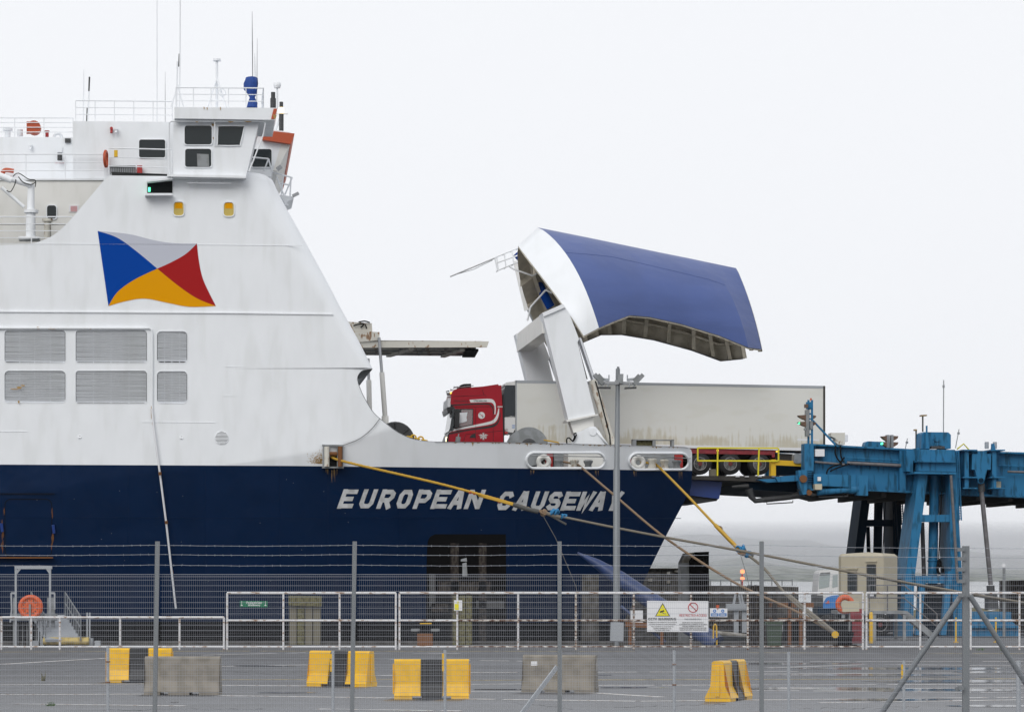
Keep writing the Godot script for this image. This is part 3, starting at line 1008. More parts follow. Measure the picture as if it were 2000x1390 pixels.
func fairlead(sh: Node) -> void:
	# boxed roller fairlead let into the shoulder, where the long yellow rope comes out
	var st := mb()
	var z := H(650, 895).z
	for q in [[630, 870, 642, 912], [658, 871, 670, 912]]: prS(st, [q[0], q[1], q[2], q[1], q[2], q[3], q[0], q[3]], z + 0.22, 0.5)
	prS(st, [629, 867.5, 671, 868.5, 671, 871.5, 629, 870.5], z + 0.25, 0.5)
	prS(st, [629, 911, 671, 911, 671, 914, 629, 914], z + 0.25, 0.5)
	var f := part(st, "roller_fairlead", M.mid_grey, sh)
	st = mb()
	prS(st, [642, 864, 670, 868, 670, 913, 642, 913], z + 0.03, 0.03)
	part(st, "recess", M.dark, f)
	st = mb(true)
	rod(st, S(638, 872, z + 0.28), S(638, 911, z + 0.28), 0.10, 12)
	part(st, "roller", M.old_white, f)
	st = mb(true)
	rod(st, S(664, 872, z + 0.28), S(664, 911, z + 0.28), 0.09, 12)
	part(st, "roller", M.rust_brown, f)
	st = mb(true)
	rod(st, S(643, 886, z + 0.2), S(658, 886, z + 0.2), 0.08, 10)
	part(st, "roller", M.rust_brown, f)
	# thin line slung from the shoulder to the fairlead
	st = mb()
	var pts := []
	for q in spl(v2s([741, 818, 725, 838, 703, 856, 680, 866, 663, 871]), 4): pts.append(H(q.x, q.y, 0.06))
	tube(st, pts, 0.012, 5)
	part(st, "heaving_line", M.dark_grey, sh)

func bridge(sh: Node) -> void:
	var st := mb()
	# house walls set back behind the side plating
	prS(st, [-260, 350, 300, 350, 300, 500, -260, 500], -3.3, 0.4)
	var hw := part(st, "deck_house", M.warm_white, sh)
	window(hw, rrect(91, 401, 109, 427, 5, 4), -3.3, M.glass)
	st = mb()
	prS(st, [134, 400.5, 153, 400.5, 153, 414, 134, 414], -3.27, 0.03)
	var sg := part(st, "notice_board", M.sign_white, hw)
	st = mb()
	for k in 5: prS(st, [137, 402.5 + k * 2.3, 150, 402.5 + k * 2.3, 150, 403.5 + k * 2.3, 137, 403.5 + k * 2.3], -3.262, 0.005)
	part(st, "notice_lines", M.sign_red, sg)
	st = mb()
	prS(st, [-260, 267, 150, 268, 150, 352, -260, 352], -5.0, 6)
	prS(st, [-260, 348.5, 215, 348.5, 215, 351.5, -260, 351.5], -3.22, 2.0)
	part(st, "upper_house", M.white, sh)
	st = mb()
	prS(st, [142, 236.5, 342, 238, 342, 348, 142, 348], -3.6, 14)
	var bh := part(st, "bridge_house", M.white, sh)
	window(bh, rrect(271, 272.5, 322, 307.5, 4, 4), -3.6, M.glass)
	# details on the walls
	for q in [[217, 251, "red"], [226, 251, "white"], [59, 283, "white"]]:
		st = mb(true)
		var c := S(q[0], q[1], -3.45 if q[0] > 140 else -4.9)
		disc(st, c, Vector3.BACK, 0.06, 0.2, 12)
		rod(st, c, c + Vector3(0, -0.18, 0.05), 0.05, 8)
		part(st, "wall_lamp", M[q[2]], bh)
	st = mb()
	prS(st, [111, 286, 121, 286, 121, 297, 111, 297], -4.95, 0.12)
	var bx := part(st, "alarm_box", M.white, bh)
	st = mb()
	rod(st, S(116, 299, -4.75), S(116, 313, -4.75), 0.1, 8)
	part(st, "lantern", M.dark_grey, bx)
	text(bx, "EXIT  BELOW", S(116, 317.5, -4.98), 0.34, 0.05, M.sign_red)
	# louvred box and red extinguisher beside the wing
	st = mb()
	for k in 14: prS(st, [214 + k * 3.6, 326, 216 + k * 3.6, 326, 216 + k * 3.6, 340, 214 + k * 3.6, 340], -3.35, 0.1)
	prS(st, [213, 323, 264, 323, 264, 326, 213, 326], -3.3, 0.25)
	part(st, "vent_grating", M.mid_grey, bh)
	st = mb()
	prS(st, [267, 323, 277, 323, 277, 340, 267, 340], -3.2, 0.3)
	part(st, "extinguisher_box", M.red, bh)
	# the wing
	st = mb()
	prS(st, [338, 232, 507, 232, 479, 348, 338, 348], 0.35, 3.4)
	var wg := part(st, "bridge_wing", M.white, sh)
	st = mb()
	prS(st, [340, 209, 541, 210.5, 536, 234, 340, 231], 0.75, 4.2)
	part(st, "roof_fascia", M.white, wg)
	st = mb()
	prS(st, [534, 212, 541, 212, 535.5, 232, 529, 232], 0.78, 3.8)
	part(st, "fascia_end", M.orange_red, wg)
	window(wg, rrect(360, 245, 413, 282, 5, 4), 0.35, M.glass)
	window(wg, rrect(361, 290.5, 412, 326, 5, 4), 0.35, M.glass)
	window(wg, spl(v2s([426, 249, 428, 246.5, 472, 246.5, 475, 250, 468, 280, 464, 283, 428, 283, 425, 280, 426, 249]), 2).slice(0, -1), 0.35, M.glass)
	st = mb()
	prS(st, [384, 300, 407, 301, 408, 325, 385, 325], 0.372, 0.006)
	part(st, "console", M.mid_grey, wg)
	st = mb()
	tube(st, [S(330, 344, 0.2), S(330, 240, 0.55), S(334, 236.5, 0.6), S(512, 237, 0.6), S(518, 240, 0.6), S(514, 262, 0.5), S(486, 335, 0.5)], 0.03, 6)
	for x in [355, 389, 446, 494]: rod(st, S(x, 231, 0.55), S(x, 238, 0.6), 0.02)
	rod(st, S(419, 238, 0.6), S(419, 285, 0.42), 0.025)
	bar(st, S(326, 344, 0.35), S(480, 347, 0.35), 0.5, 0.09)
	rod(st, S(365, 357, 0.3), S(452, 358, 0.3), 0.025)
	for x in [384, 428]: rod(st, S(x, 348, 0.3), S(x, 358, 0.3), 0.02)
	part(st, "wing_rail", M.white, wg)
	st = mb()
	rng.seed = 12
	for q in [[384, 238, 3, 1], [450, 238, 6, 1.3], [484, 237.6, 8, 1.2], [415, 244, 2.5, 3], [536, 228, 4, 5], [398, 211, 1, 3], [430, 212, 1, 4], [404, 212, 1, 3], [416, 270, 1, 3]]:
		prS(st, [q[0] - q[2], q[1] - q[3], q[0] + q[2], q[1] - q[3] * 0.6, q[0] + q[2] * 0.6, q[1] + q[3] * 0.5, q[0] - q[2] * 0.2, q[1] + q[3]], 0.785 if q[1] < 232 else 0.64 if q[1] < 240 else 0.362, 0.004)
	part(st, "rust_marks", M.rust_stain, wg).set_meta("kind", "stuff")
	# sidelight box
	st = mb()
	prS(st, [282, 377, 336, 377, 336, 381, 282, 381], 0.5, 0.9)
	prS(st, [287, 352, 336, 345, 336, 350, 287, 355], 0.5, 0.9)
	var sl := part(st, "sidelight_box", M.white, sh)
	st = mb()
	prS(st, [287, 353, 336, 349, 336, 377, 287, 377], 0.06, 0.05)
	part(st, "screen", M.dark, sl)
	st = mb(true)
	rod(st, S(291, 374, 0.3), S(291, 366, 0.3), 0.045, 10)
	part(st, "side_lamp", M.green_light, sl)
	# two cabin windows below the wing, lamplight painted as amber panes
	window(sh, rrect(338.5, 394, 358, 420.5, 6, 4), 0.0, M.painted_lamplight, "cabin_window")
	window(sh, rrect(436.5, 395, 456, 421.5, 6, 4), 0.0, M.painted_lamplight, "cabin_window")
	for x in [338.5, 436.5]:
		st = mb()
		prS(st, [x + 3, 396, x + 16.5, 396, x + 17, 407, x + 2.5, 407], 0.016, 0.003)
		part(st, "lamplight_patch", M.flag_yellow, sh)  # amber upper half, lamplight put into the colour
	# middle of the bridge, leaning forward
	st = mb()
	prS(st, [470, 345, 480, 245, 566, 258, 549, 300, 527, 345], -5.2, 13)
	var mid := part(st, "wheelhouse", M.white, sh)
	window(mid, rrect(491, 291, 530, 326, 4, 4), -5.2, M.glass)
	st = mb()
	prS(st, [516, 254, 575, 260.5, 568, 281, 512, 272.5], -4.9, 13.6)
	part(st, "wheelhouse_fascia", M.orange_red, mid)
	st = mb()
	prS(st, [549, 281, 566, 282, 541, 333, 533, 333], -5.15, 13)
	part(st, "sloping_front", M.warm_white, mid)
	# rails, masts and gear on the bridge roof
	st = mb()
	var y0 := S(343, 209.5, 0.5); var y1 := S(514, 210.5, 0.5)
	rail(st, y0, y1, 0.76, 3, 5)
	rail(st, y1, y1 + Vector3(0, 0, -3.5), 0.76, 3, 2)
	rail(st, S(147, 236.5, -3.8), S(336, 238, -3.8), 0.82, 3, 5)
	rail(st, S(-260, 267, -5.1), S(142, 267, -5.1), 0.76, 4, 7)
	part(st, "roof_rail", M.white, sh)
	st = mb()
	rail(st, S(-260, 350, -3.3), S(203, 349, -3.3), 0.98, 3, 6)
	rail(st, S(-260, 478, -0.6), S(140, 478, -0.6), 1.08, 4, 5)
	rail(st, S(212, 342, -0.4), S(335, 345, -0.4), 1.05, 3, 1)
	part(st, "deck_rail", M.white, sh)
	for q in [[306, 238, 0, 306, -0.02, -4.5, 0.025], [350, 210, 0, 352, 0.0, -1.0, 0.03], [493, 152, 22, 492, 0.0, -1.5, 0.02], [498, 152, 104, 497, 0.0, -1.6, 0.025], [501, 210, 75, 502, 0, -2, 0.015], [162, 237, 135, 163, 0, -5, 0.03], [170, 237, 150, 175, 0, -5, 0.04], [322, 238, 140, 322, 0, -5, 0.012]]:
		st = mb()
		var a := S(q[0], q[1], q[5]); var b := S(q[3], q[2], q[5])
		tube(st, [a, a.lerp(b, 0.5), b + Vector3(0, 6 if q[2] < 5 else 0, 0)], [q[6], q[6], q[6] * 0.4], 6)
		part(st, "whip_aerial", M.white if q[6] > 0.02 else M.mid_grey, sh)
	st = mb(true)
	for q in [[350, 105, 130], [174, 150, 178], [170, 210, 237]]:
		st = mb(true)
		rod(st, S(q[0], q[1], -1.2 if q[0] > 300 else -5.0), S(q[0] - 1, q[2], -1.2 if q[0] > 300 else -5.0), 0.035, 8)
		part(st, "aerial_mount", M.dark_grey, sh)
	st = mb()
	var tp := S(423, 117, -1.2)
	rod(st, tp, S(423, 210, -1.2), 0.05, 8)
	disc(st, tp, Vector3.UP, 0.16, 0.08, 10)
	for q in [[404, 0.4], [441, 0.4], [423, -1.5]]: rod(st, S(423, 152, -1.2), S(q[0], 210, -1.2 + q[1]), 0.04)
	rod(st, S(408, 196, -1.0), S(438, 196, -1.0), 0.025)
	ring(st, S(433, 180, -0.9), Vector3.BACK, 0.13, 0.025, 16, 5)
	part(st, "tripod_mast", M.white, sh)
	st = mb()
	for q in [[346, 120, 344, 210], [346, 165, 358, 208], [347, 165, 334, 208]]: rod(st, S(q[0], q[1], -1.0), S(q[2], q[3], -1.0), 0.035)
	part(st, "aerial_tripod", M.white, sh)
	# blue canvas cover over a searchlight
	st = mb(true)
	var cv := []
	for q in [[210, 481, 502], [201, 483, 502], [190, 487, 497], [184, 483, 500], [175, 476, 502], [163, 475, 503], [152, 479, 502], [150, 484, 498]]:
		var row := []
		var a := S(q[1], q[0], -0.8); var b := S(q[2], q[0], -0.8)
		for k in 13:
			var an := TAU * k / 12.0
			var f := 1.0 + 0.09 * sin(k * 2.7 + q[0])
			row.append((a + b) / 2 + Vector3(cos(an) * (b.x - a.x) / 2 * f, 0, sin(an) * (b.x - a.x) / 2 * f))
		cv.append(row)
	grid(st, cv)
	tube(st, [S(491, 152, -0.8), S(491, 150, -0.8)], [0.22, 0.05], 10)
	part(st, "covered_searchlight", M.cover_blue, sh)
	# satellite dome, lamps and a small lattice mast ahead of the wing
	st = mb(true)
	tube(st, [S(541, 172, -6), S(541, 168, -6), S(541, 162, -6), S(541, 159, -6)], [0.12, 0.15, 0.15, 0.06], 12)
	rod(st, S(541, 172, -6), S(541, 212, -6), 0.045)
	part(st, "satellite_dome", M.white, sh)
	st = mb(true)
	rod(st, S(533, 180, -4), S(533, 192, -4), 0.09, 10)
	rod(st, S(533, 192, -4), S(533, 212, -4), 0.12, 10)
	part(st, "mast_lamp", M.dark_grey, sh)
	st = mb(true)
	rod(st, S(549, 199, -7), S(549, 210, -7), 0.08, 10)
	rod(st, S(549, 222, -7), S(549, 255, -7), 0.1, 10)
	part(st, "mast_lamp", M.dark_grey, sh)
	st = mb(true)
	rod(st, S(549, 210, -7), S(549, 220, -7), 0.1, 10)
	part(st, "lit_lamp", M.warm_light, sh)
	st = mb()
	for q in [[536, 222, 562, 222], [536, 255, 548, 222], [549, 258, 552, 222], [551, 222, 537, 258], [538, 240, 551, 240]]: rod(st, S(q[0], q[1], -7), S(q[2], q[3], -7), 0.03)
	part(st, "lamp_stand", M.white, sh)
	# catwalk ahead of the wheelhouse
	st = mb()
	for q in [[528, 335, 571, 347], [545, 357, 568, 362], [568, 346, 566, 385], [553, 342, 549, 380], [549, 382, 572, 386], [540, 345, 562, 402], [570, 347, 556, 380], [490, 307, 524, 310], [524, 310, 530, 333], [524, 310, 515, 334]]:
		rod(st, S(q[0], q[1], -4.5), S(q[2], q[3], -4.5), 0.035)
	prS(st, [546, 380, 573, 384, 573, 388, 560, 394, 558, 402, 553, 392], -4.4, 3)
	part(st, "bow_catwalk", M.white, sh)
	st = mb()
	bar(st, S(571, 383, -4.4), S(583, 377, -4.4), 0.15, 0.12)
	bar(st, S(541, 331, -4.4), S(549, 325, -4.4), 0.2, 0.16)
	part(st, "floodlight", M.steel, sh)
	# gear on the upper house roof at the left
	st = mb(true)
	tube(st, [S(52, 262, -5.6), S(52, 237, -5.6)], [0.02, 0.02], 4)
	disc(st, S(66, 250, -5.4), Vector3.BACK, 0.27, 0.5, 20)
	box2(st, S(52, 237, -5.2), S(66, 262, -5.7))
	part(st, "hose_reel_box", M.orange_red, sh)
	st = mb(true)
	for q in [[14, 253, 268, 0.12], [91, 256, 268, 0.07], [38, 253, 266, 0.12]]:
		rod(st, S(q[0], q[2], -5.6), S(q[0], q[1], -5.6), q[3], 10)
	disc(st, S(14, 253, -5.6), Vector3.UP, 0.2, 0.1, 12)
	part(st, "deck_vent", M.white, sh)
	st = mb(true)
	rod(st, S(91, 267, -5.3), S(91, 258, -5.3), 0.07, 8)
	disc(st, S(91, 256, -5.3), Vector3.UP, 0.1, 0.03, 12)
	part(st, "fire_hydrant", M.red, sh)
	st = mb(true)
	ring(st, S(112, 268, -5.3), Vector3.BACK, 0.15, 0.06, 20, 8)
	part(st, "mooring_ring", M.white, sh)
	st = mb()
	prS(st, [126, 270, 137, 270, 137, 278, 126, 278], -4.9, 0.3)
	part(st, "deck_floodlight", M.dark_grey, sh)
	# red lifebuoys and the small deck crane
	st = mb(true)
	ring(st, S(206, 310, -3.2), Vector3(1, 0, 0.15), 0.30, 0.06, 24, 8)
	part(st, "lifebuoy", M.orange_red, sh)
	st = mb()
	prS(st, [222, 293, 229, 293, 229, 306, 222, 306], -0.35, 0.15)
	part(st, "buoy_lamp", M.yellow, sh)
	st = mb(true)
	var horse := []
	for q in spl(v2s([26, 334, 10, 332, 4, 338, 3, 347, 22, 348]), 4): horse.append(S(q.x, q.y, -4.6))
	tube(st, horse, 0.09, 8)
	part(st, "lifebuoy", M.orange_red, sh)
	st = mb(true)
	rod(st, S(59, 470, -1.6), S(59, 416, -1.6), 0.19, 14)
	tube(st, [S(59, 416, -1.6), S(59, 408, -1.6), S(60, 360, -1.6)], [0.20, 0.15, 0.13], 12)
	disc(st, S(60, 413, -1.6), Vector3.UP, 0.28, 0.12, 16)
	box2(st, S(35, 461, -1.2), S(78, 472, -2.0))
	var cr := part(st, "deck_crane", M.white, sh)
	st = mb(true)
	rod(st, S(2, 366, -1.5), S(46, 404, -1.5), 0.07, 10)
	rod(st, S(22, 352, -1.5), S(-60, 320, -1.5), 0.13, 10)
	rod(st, S(60, 362, -1.5), S(22, 350, -1.5), 0.11, 10)
	part(st, "jib", M.white, cr)
	st = mb(true)
	for h in [[24, 345, 35, 338, 55, 350, 68, 352, 68, 365], [30, 350, 28, 360, 20, 374, 12, 372], [35, 345, 45, 356, 60, 360, 68, 356]]:
		var pp := []
		for q in spl(v2s(h), 4): pp.append(S(q.x, q.y, -1.35))
		tube(st, pp, 0.018, 5)
	part(st, "hydraulic_hose", M.dark, cr)
	st = mb(true)
	tube(st, [S(92, 470, -1.9), S(92, 432, -1.9), S(92, 428, -1.9)], [0.14, 0.14, 0.20], 12)
	disc(st, S(92, 430, -1.9), Vector3.UP, 0.2, 0.1, 12)
	part(st, "ventilator", M.old_white, sh)
	st = mb()
	bar(st, S(-260, 437, -2.2), S(138, 438, -2.2), 0.2, 0.05)
	part(st, "rubbing_bar", M.warm_white, sh)

func foredeck_gear(sh: Node) -> void:
	# folded inner ramp carried high above the foredeck
	var st := mb()
	prS(st, [700, 664, 955, 666.5, 951, 678, 700, 679], -9.2, 0.14)
	prS(st, [700, 664, 940, 666, 700, 667], -9.2, 4.4)
	var rp := part(st, "folded_ramp", M.old_white, sh)
	var ry0 := S(715, 667, -9.2).y; var ry1 := S(715, 679, -9.2).y
	var rx0 := S(690, 670, -9.2).x
	st = mb()
	box2(st, Vector3(rx0, ry0 - 0.06, -9.3), Vector3(S(935, 670, -9.2).x, ry0 - 0.09, -13.6))
	part(st, "ramp_plating", M.dark_grey, rp)
	for k in 6:
		st = mb()
		var bz := -9.75 - k * 0.72
		box2(st, Vector3(rx0, ry0 - 0.07, bz), Vector3(S(932 - k * 3, 670, -9.2).x, ry1 + 0.02, bz - 0.14))
		part(st, "ramp_beam", M.old_white if k % 2 else M.mid_grey, rp)
	for k in 5:
		st = mb()
		var bx := S(740 + k * 44, 670, -9.2).x
		box2(st, Vector3(bx, ry0 - 0.07, -9.35), Vector3(bx + 0.12, ry1 + 0.03, -13.5))
		part(st, "ramp_cross_beam", M.dark_grey, rp)
	for q in [[770, 805], [880, 905]]:
		st = mb()
		bar(st, Vector3(S(q[0], 679, -9.2).x, ry1 - 0.02, -13.3), Vector3(S(q[1], 679, -9.2).x, ry1 - 0.02, -9.6), 0.2, 0.1)
		part(st, "ramp_brace", M.old_white, rp)
	st = mb()
	for k in 7:
		var a := Vector3(S(914 + k * 1.2, 680, -9.2).x, ry1 + 0.02, -9.6 - k * 0.55)
		st = mb()
		box(st, a + Vector3(0.2, -0.05, 0), Vector3(0.55, 0.1, 0.16))
		part(st, "locking_finger", M.dark, rp)
	st = mb()
	prS(st, [690, 649, 718, 647, 741, 648.5, 741, 664, 700, 668], -9.1, 1.5)
	prS(st, [680, 628, 726, 631, 727, 648, 690, 650], -9.4, 1.6)
	part(st, "ramp_winch_house", M.old_white, rp)
	st = mb()
	for h in [[700, 629, 712, 627, 722, 630], [704, 640, 712, 633, 716, 642], [690, 636, 700, 633, 710, 632]]:
		var pp := []
		for q in spl(v2s(h), 3): pp.append(S(q.x, q.y, -9.3))
		tube(st, pp, 0.03, 5)
	part(st, "hydraulic_hose", M.dark, rp)
	st = mb(true)
	rod(st, S(740, 659, -9.0), S(745.5, 728, -9.0), 0.065, 10)
	rod(st, S(719, 700, -20), S(720, 745, -20), 0.07, 10)
	part(st, "ramp_ram_rod", M.steel, sh)
	st = mb(true)
	rod(st, S(745.5, 727, -9.0), S(752, 815, -9.0), 0.105, 12)
	rod(st, S(720, 742, -20), S(723, 860, -20), 0.12, 12)
	box2(st, S(746, 812, -8.9), S(758, 868, -9.2))
	part(st, "ramp_ram", M.warm_white, sh)
	# winch drums on the foredeck
	st = mb(true)
	var c := S(772, 861, -3.6)
	disc(st, c, Vector3.BACK, 0.72, 0.12, 28)
	ring(st, c, Vector3.BACK, 0.72, 0.06, 28, 6)
	rod(st, c, c + Vector3(0, 0, -1.2), 0.3, 16)
	for k in 8: rod(st, c, c + Vector3(cos(k * PI / 4), sin(k * PI / 4), 0.12) * 0.7, 0.05)
	disc(st, c + Vector3(0, 0, -1.2), Vector3.BACK, 0.72, 0.1, 28)
	box2(st, c + Vector3(-0.3, -2.0, -0.2), c + Vector3(0.3, 0, -1.0))
	part(st, "winch_drum", M.dark_grey, sh)
	st = mb(true)
	c = S(1033, 872, -5.6)
	tube(st, [c + Vector3(0, 0, 0.03), c + Vector3(0, 0, 0.12)], [0.34, 0.26], 20)
	part(st, "drum_hub", M.dark_grey, sh)
	st = mb(true)
	disc(st, c, Vector3.BACK, 0.80, 0.08, 36)
	disc(st, c + Vector3(0, 0, -1.4), Vector3.BACK, 0.80, 0.08, 36)
	rod(st, c, c + Vector3(0, 0, -1.4), 0.35, 16)
	box2(st, c + Vector3(-0.3, -1.2, -0.2), c + Vector3(0.3, 0, -1.2))
	part(st, "winch_drum", M.mid_grey, sh)
	st = mb(true)
	for k in 5:
		var a := S(800 + k * 7.2, 853 + k * 1.6, -3.4)
		if k % 2 == 0: ring(st, a, Vector3(0.2, 1, 0.1), 0.11, 0.032, 14, 6)
		else: ring(st, a, Vector3(0, 0.1, 1), 0.11, 0.032, 14, 6)
	part(st, "anchor_chain", M.yellow, sh)
	st = mb(true)
	rod(st, S(892, 875, -3.9), S(895, 853, -3.9), 0.1, 10)
	rod(st, S(895, 853, -3.9), S(896, 847, -3.9), 0.03, 6)
	part(st, "deck_post", M.mid_grey, sh)
	st = mb()
	tube(st, [S(1062, 859, -5.4), S(1090, 864, -5.3), S(1096, 872, -5.3)], 0.035, 6)
	part(st, "rope_tail", M.rope_yellow, sh)
	# open control panel standing on the deck
	st = mb()
	for q in [[1236, 858, 1243, 874], [1275, 859, 1281, 874], [1312, 858, 1317, 874]]: prS(st, [q[0], q[1], q[2], q[1], q[2], q[3], q[0], q[3]], -7.2, 0.4)
	prS(st, [1236, 857.5, 1317, 858.5, 1317, 860, 1236, 859.5], -7.2, 0.4)
	prS(st, [1236, 874, 1317, 874, 1317, 930, 1236, 930], -7.2, 0.4)
	var cp := part(st, "deck_frame", M.mid_grey, sh)
	st = mb()
	prS(st, [1242, 860, 1275, 860, 1275, 872, 1242, 872], -7.4, 0.05)
	part(st, "frame_panel", M.timber_green, cp)
	# fittings seen through the mooring openings
	for q in [[1062, 901.5, -4.4], [1247, 903, -6.2]]:
		st = mb(true)
		var a := S(q[0], q[1], q[2])
		ring(st, a, Vector3.BACK, 0.21, 0.10, 24, 10)
		box2(st, a + Vector3(-0.27, -0.40, -0.12), a + Vector3(0.27, -0.15, 0.08))
		part(st, "panama_fairlead", M.warm_white, sh)
	for q in [[1091, 906, -4.3, 0], [1122, 906, -4.4, 1], [1149, 907, -4.6, 0], [1274, 904, -6.2, 1], [1298, 906, -6.4, 1], [1322, 907, -6.6, 0]]:
		st = mb(true)
		var a := S(q[0], q[1], q[2])
		tube(st, [a + Vector3(0, -0.26, 0), a + Vector3(0, -0.16, 0), a + Vector3(0, -0.02, 0), a + Vector3(0, 0.10, 0), a + Vector3(0, 0.16, 0), a + Vector3(0, 0.19, 0)], [0.26, 0.17, 0.13, 0.19, 0.2, 0.12], 14)
		disc(st, a + Vector3(0, -0.26, 0), Vector3.UP, 0.28, 0.10, 16)
		rod(st, a + Vector3(0, -0.3, 0), a + Vector3(0, -0.40, 0), 0.16, 10)
		part(st, "pedestal_roller", M.mid_grey if q[3] == 0 else M.old_white, sh)
	for q in [[1030, 896, 1050, "mid_grey"], [1068, 884, 1080, "red"], [1082, 884, 1104, "mid_grey"], [1105, 884, 1134, "white"], [1134, 884, 1152, "mid_grey"], [1153, 884, 1176, "white"], [1228, 884, 1238, "red"], [1240, 884, 1316, "white"], [1318, 884, 1334, "red"]]:
		st = mb()
		prS(st, [q[0], q[1], q[2], q[1], q[2], 932, q[0], 932], -8.9, 0.6)
		part(st, "deck_locker", M[q[3]], sh)
	st = mb()
	for h in hs_lines(): rod(st, S(h[0], h[1], h[4]), S(h[2], h[3], h[4]), 0.022)
	part(st, "wire_rail", M.steel, sh)
func hs_lines() -> Array:
	return [[1030, 889, 1180, 892, -4.0], [1232, 890, 1350, 895, -6.0]]

func visor(sh: Node) -> void:
	# sections from the upper edge to the lower edge; each: ridge on the centreline, lower edge, half width, bulge
	var sec := [[1012, 480, 1140, 656, 5.3, -10.0], [1030, 463, 1155, 648, 5.3, 4.0], [1050, 444, 1170, 640, 5.2, 11.0], [1100, 454, 1200, 627, 4.8, 13.0], [1150, 464, 1230, 615.5, 4.4, 14.0], [1215, 477.5, 1268, 618.5, 4.0, 14.0], [1290, 493, 1330, 632, 3.7, 13.0], [1350, 505, 1405, 655, 3.5, 11.0], [1378, 511, 1462, 678.5, 3.3, 7.0], [1438, 523.5, 1488, 682, 2.2, -1.0]]
	var rows := []
	for s in sec:
		var row := []
		var a := S(s[0], s[1], CL); var b := S(s[2], s[3], CL + s[4])
		var nrm := Vector3(a.y - b.y, b.x - a.x, 0).normalized()
		if nrm.y < 0: nrm = -nrm
		for k in 15:
			var t := k / 14.0
			var z: float = CL + s[4] * (1.0 - pow(1.0 - t, 2.0)) if k < 14 else CL + s[4]
			var q = a.lerp(b, pow(t, 1.12)) + nrm * (sin(PI * pow(t, 0.8)) * s[5] / 50.0)
			row.append(Vector3(q.x, q.y, z))
		rows.append(row)
	var dense := []
	for i in range(rows.size() - 1):
		for k in 3:
			var row := []
			for j in 15:
				row.append(rows[i][j].lerp(rows[i + 1][j], k / 3.0))
			dense.append(row)
	dense.append(rows[-1])
	var st := mb(true)
	grid(st, dense.slice(6, -3)); grid(st, mirror(dense.slice(6, -3)))
	var v := part(st, "bow_visor", M.faded_blue, sh, "raised blue bow visor with a white band")
	st = mb(true)
	grid(st, dense.slice(-4)); grid(st, mirror(dense.slice(-4)))
	part(st, "forefoot_plating", M.faded_blue, v)
	st = mb(true)
	grid(st, dense.slice(0, 7)); grid(st, mirror(dense.slice(0, 7)))
	part(st, "upper_band", M.white, v)
	st = mb()
	var ln := []
	for i in range(6, dense.size() - 3): ln.append(dense[i][5] + Vector3(0, 0.004, 0.004))
	tube(st, ln, 0.005, 4)
	part(st, "plate_seam", M.faded_blue, v)
	# inner lining and frames
	var inn := []
	for r in dense:
		var q := []
		for j in 15:
			var p: Vector3 = r[j]
			q.append(p + Vector3(0, -0.07, -0.05 if j > 1 else 0.0))
		inn.append(q)
	st = mb(true)
	grid(st, inn); grid(st, mirror(inn))
	part(st, "inner_plating", M.inner_beige, v)
	for i in range(3, dense.size(), 2):
		st = mb()
		var w := []
		for j in range(0, 15):
			var p: Vector3 = inn[i][j]
			var u := smoothstep(0.15, 0.8, j / 14.0)
			w.append([p + Vector3(0, -0.01, 0), p + Vector3(0, -0.40 * (1.0 - u), -0.42 * u)])
		for side2 in [w, mirror(w)]:
			st = mb()
			grid(st, side2)
			var w2 := []
			var fl := []
			for x in side2:
				w2.append([x[0] + Vector3(0.05, 0, 0), x[1] + Vector3(0.05, 0, 0)])
				fl.append([x[1] + Vector3(-0.06, 0, 0), x[1] + Vector3(0.11, 0, 0)] if side2 == w else [x[0] + Vector3(-0.06, 0, 0), x[0] + Vector3(0.11, 0, 0)])
			grid(st, w2); grid(st, fl)
			part(st, "web_frame", M.inner_beige, v)
	for j in [4, 7, 10, 12]:
		var w := []
		var u := smoothstep(0.15, 0.8, j / 14.0)
		var inw := Vector3(0, -(1.0 - u), -u)
		for r in inn: w.append([r[j] + inw * 0.01, r[j] + inw * 0.34, r[j] + inw * 0.34 + Vector3(0, 0.1, 0)])
		for side2 in [w, mirror(w)]:
			st = mb()
			grid(st, side2)
			part(st, "stringer", M.inner_beige, v)
	# dark lower rim
	st = mb()
	var rimr := []
	for r in dense:
		var p: Vector3 = r[14]
		rimr.append([p + Vector3(0, 0.03, 0.012), p + Vector3(0, -0.09, 0.012), p + Vector3(0, -0.09, -0.3)])
	grid(st, mirror(rimr.slice(5)))
	part(st, "lower_rim", M.navy, v)
	# inner side plates with a lightening hole, seen between the arms
	var zfar := 2 * CL + 6.4
	for z in [zfar]:
		st = mb()
		var p := []
		for q in v2s([1008, 510, 1040, 503, 1092, 575, 1098, 640, 1050, 648, 1030, 606]): p.append(S(q.x, q.y, zfar) + Vector3(0, 0, z - zfar))
		prism3(st, p, Vector3(0, 0, -0.12))
		part(st, "inner_arm_plate", M.mid_grey, v)
		st = mb()
		disc(st, S(1046, 581, zfar) + Vector3(0, 0, z - zfar + 0.004), Vector3.BACK, 0.2, 0.02, 20)
		part(st, "lightening_hole", M.dark, v)
		st = mb()
		for q in [[1008, 510, 1030, 606], [1040, 506, 1062, 600]]:
			var a := S(q[0], q[1], zfar) + Vector3(0, 0, z - zfar + 0.12); var b := S(q[2], q[3], zfar) + Vector3(0, 0, z - zfar + 0.12)
			bar(st, a, b, 0.3, 0.08)
		part(st, "plate_flange", M.warm_white, v)
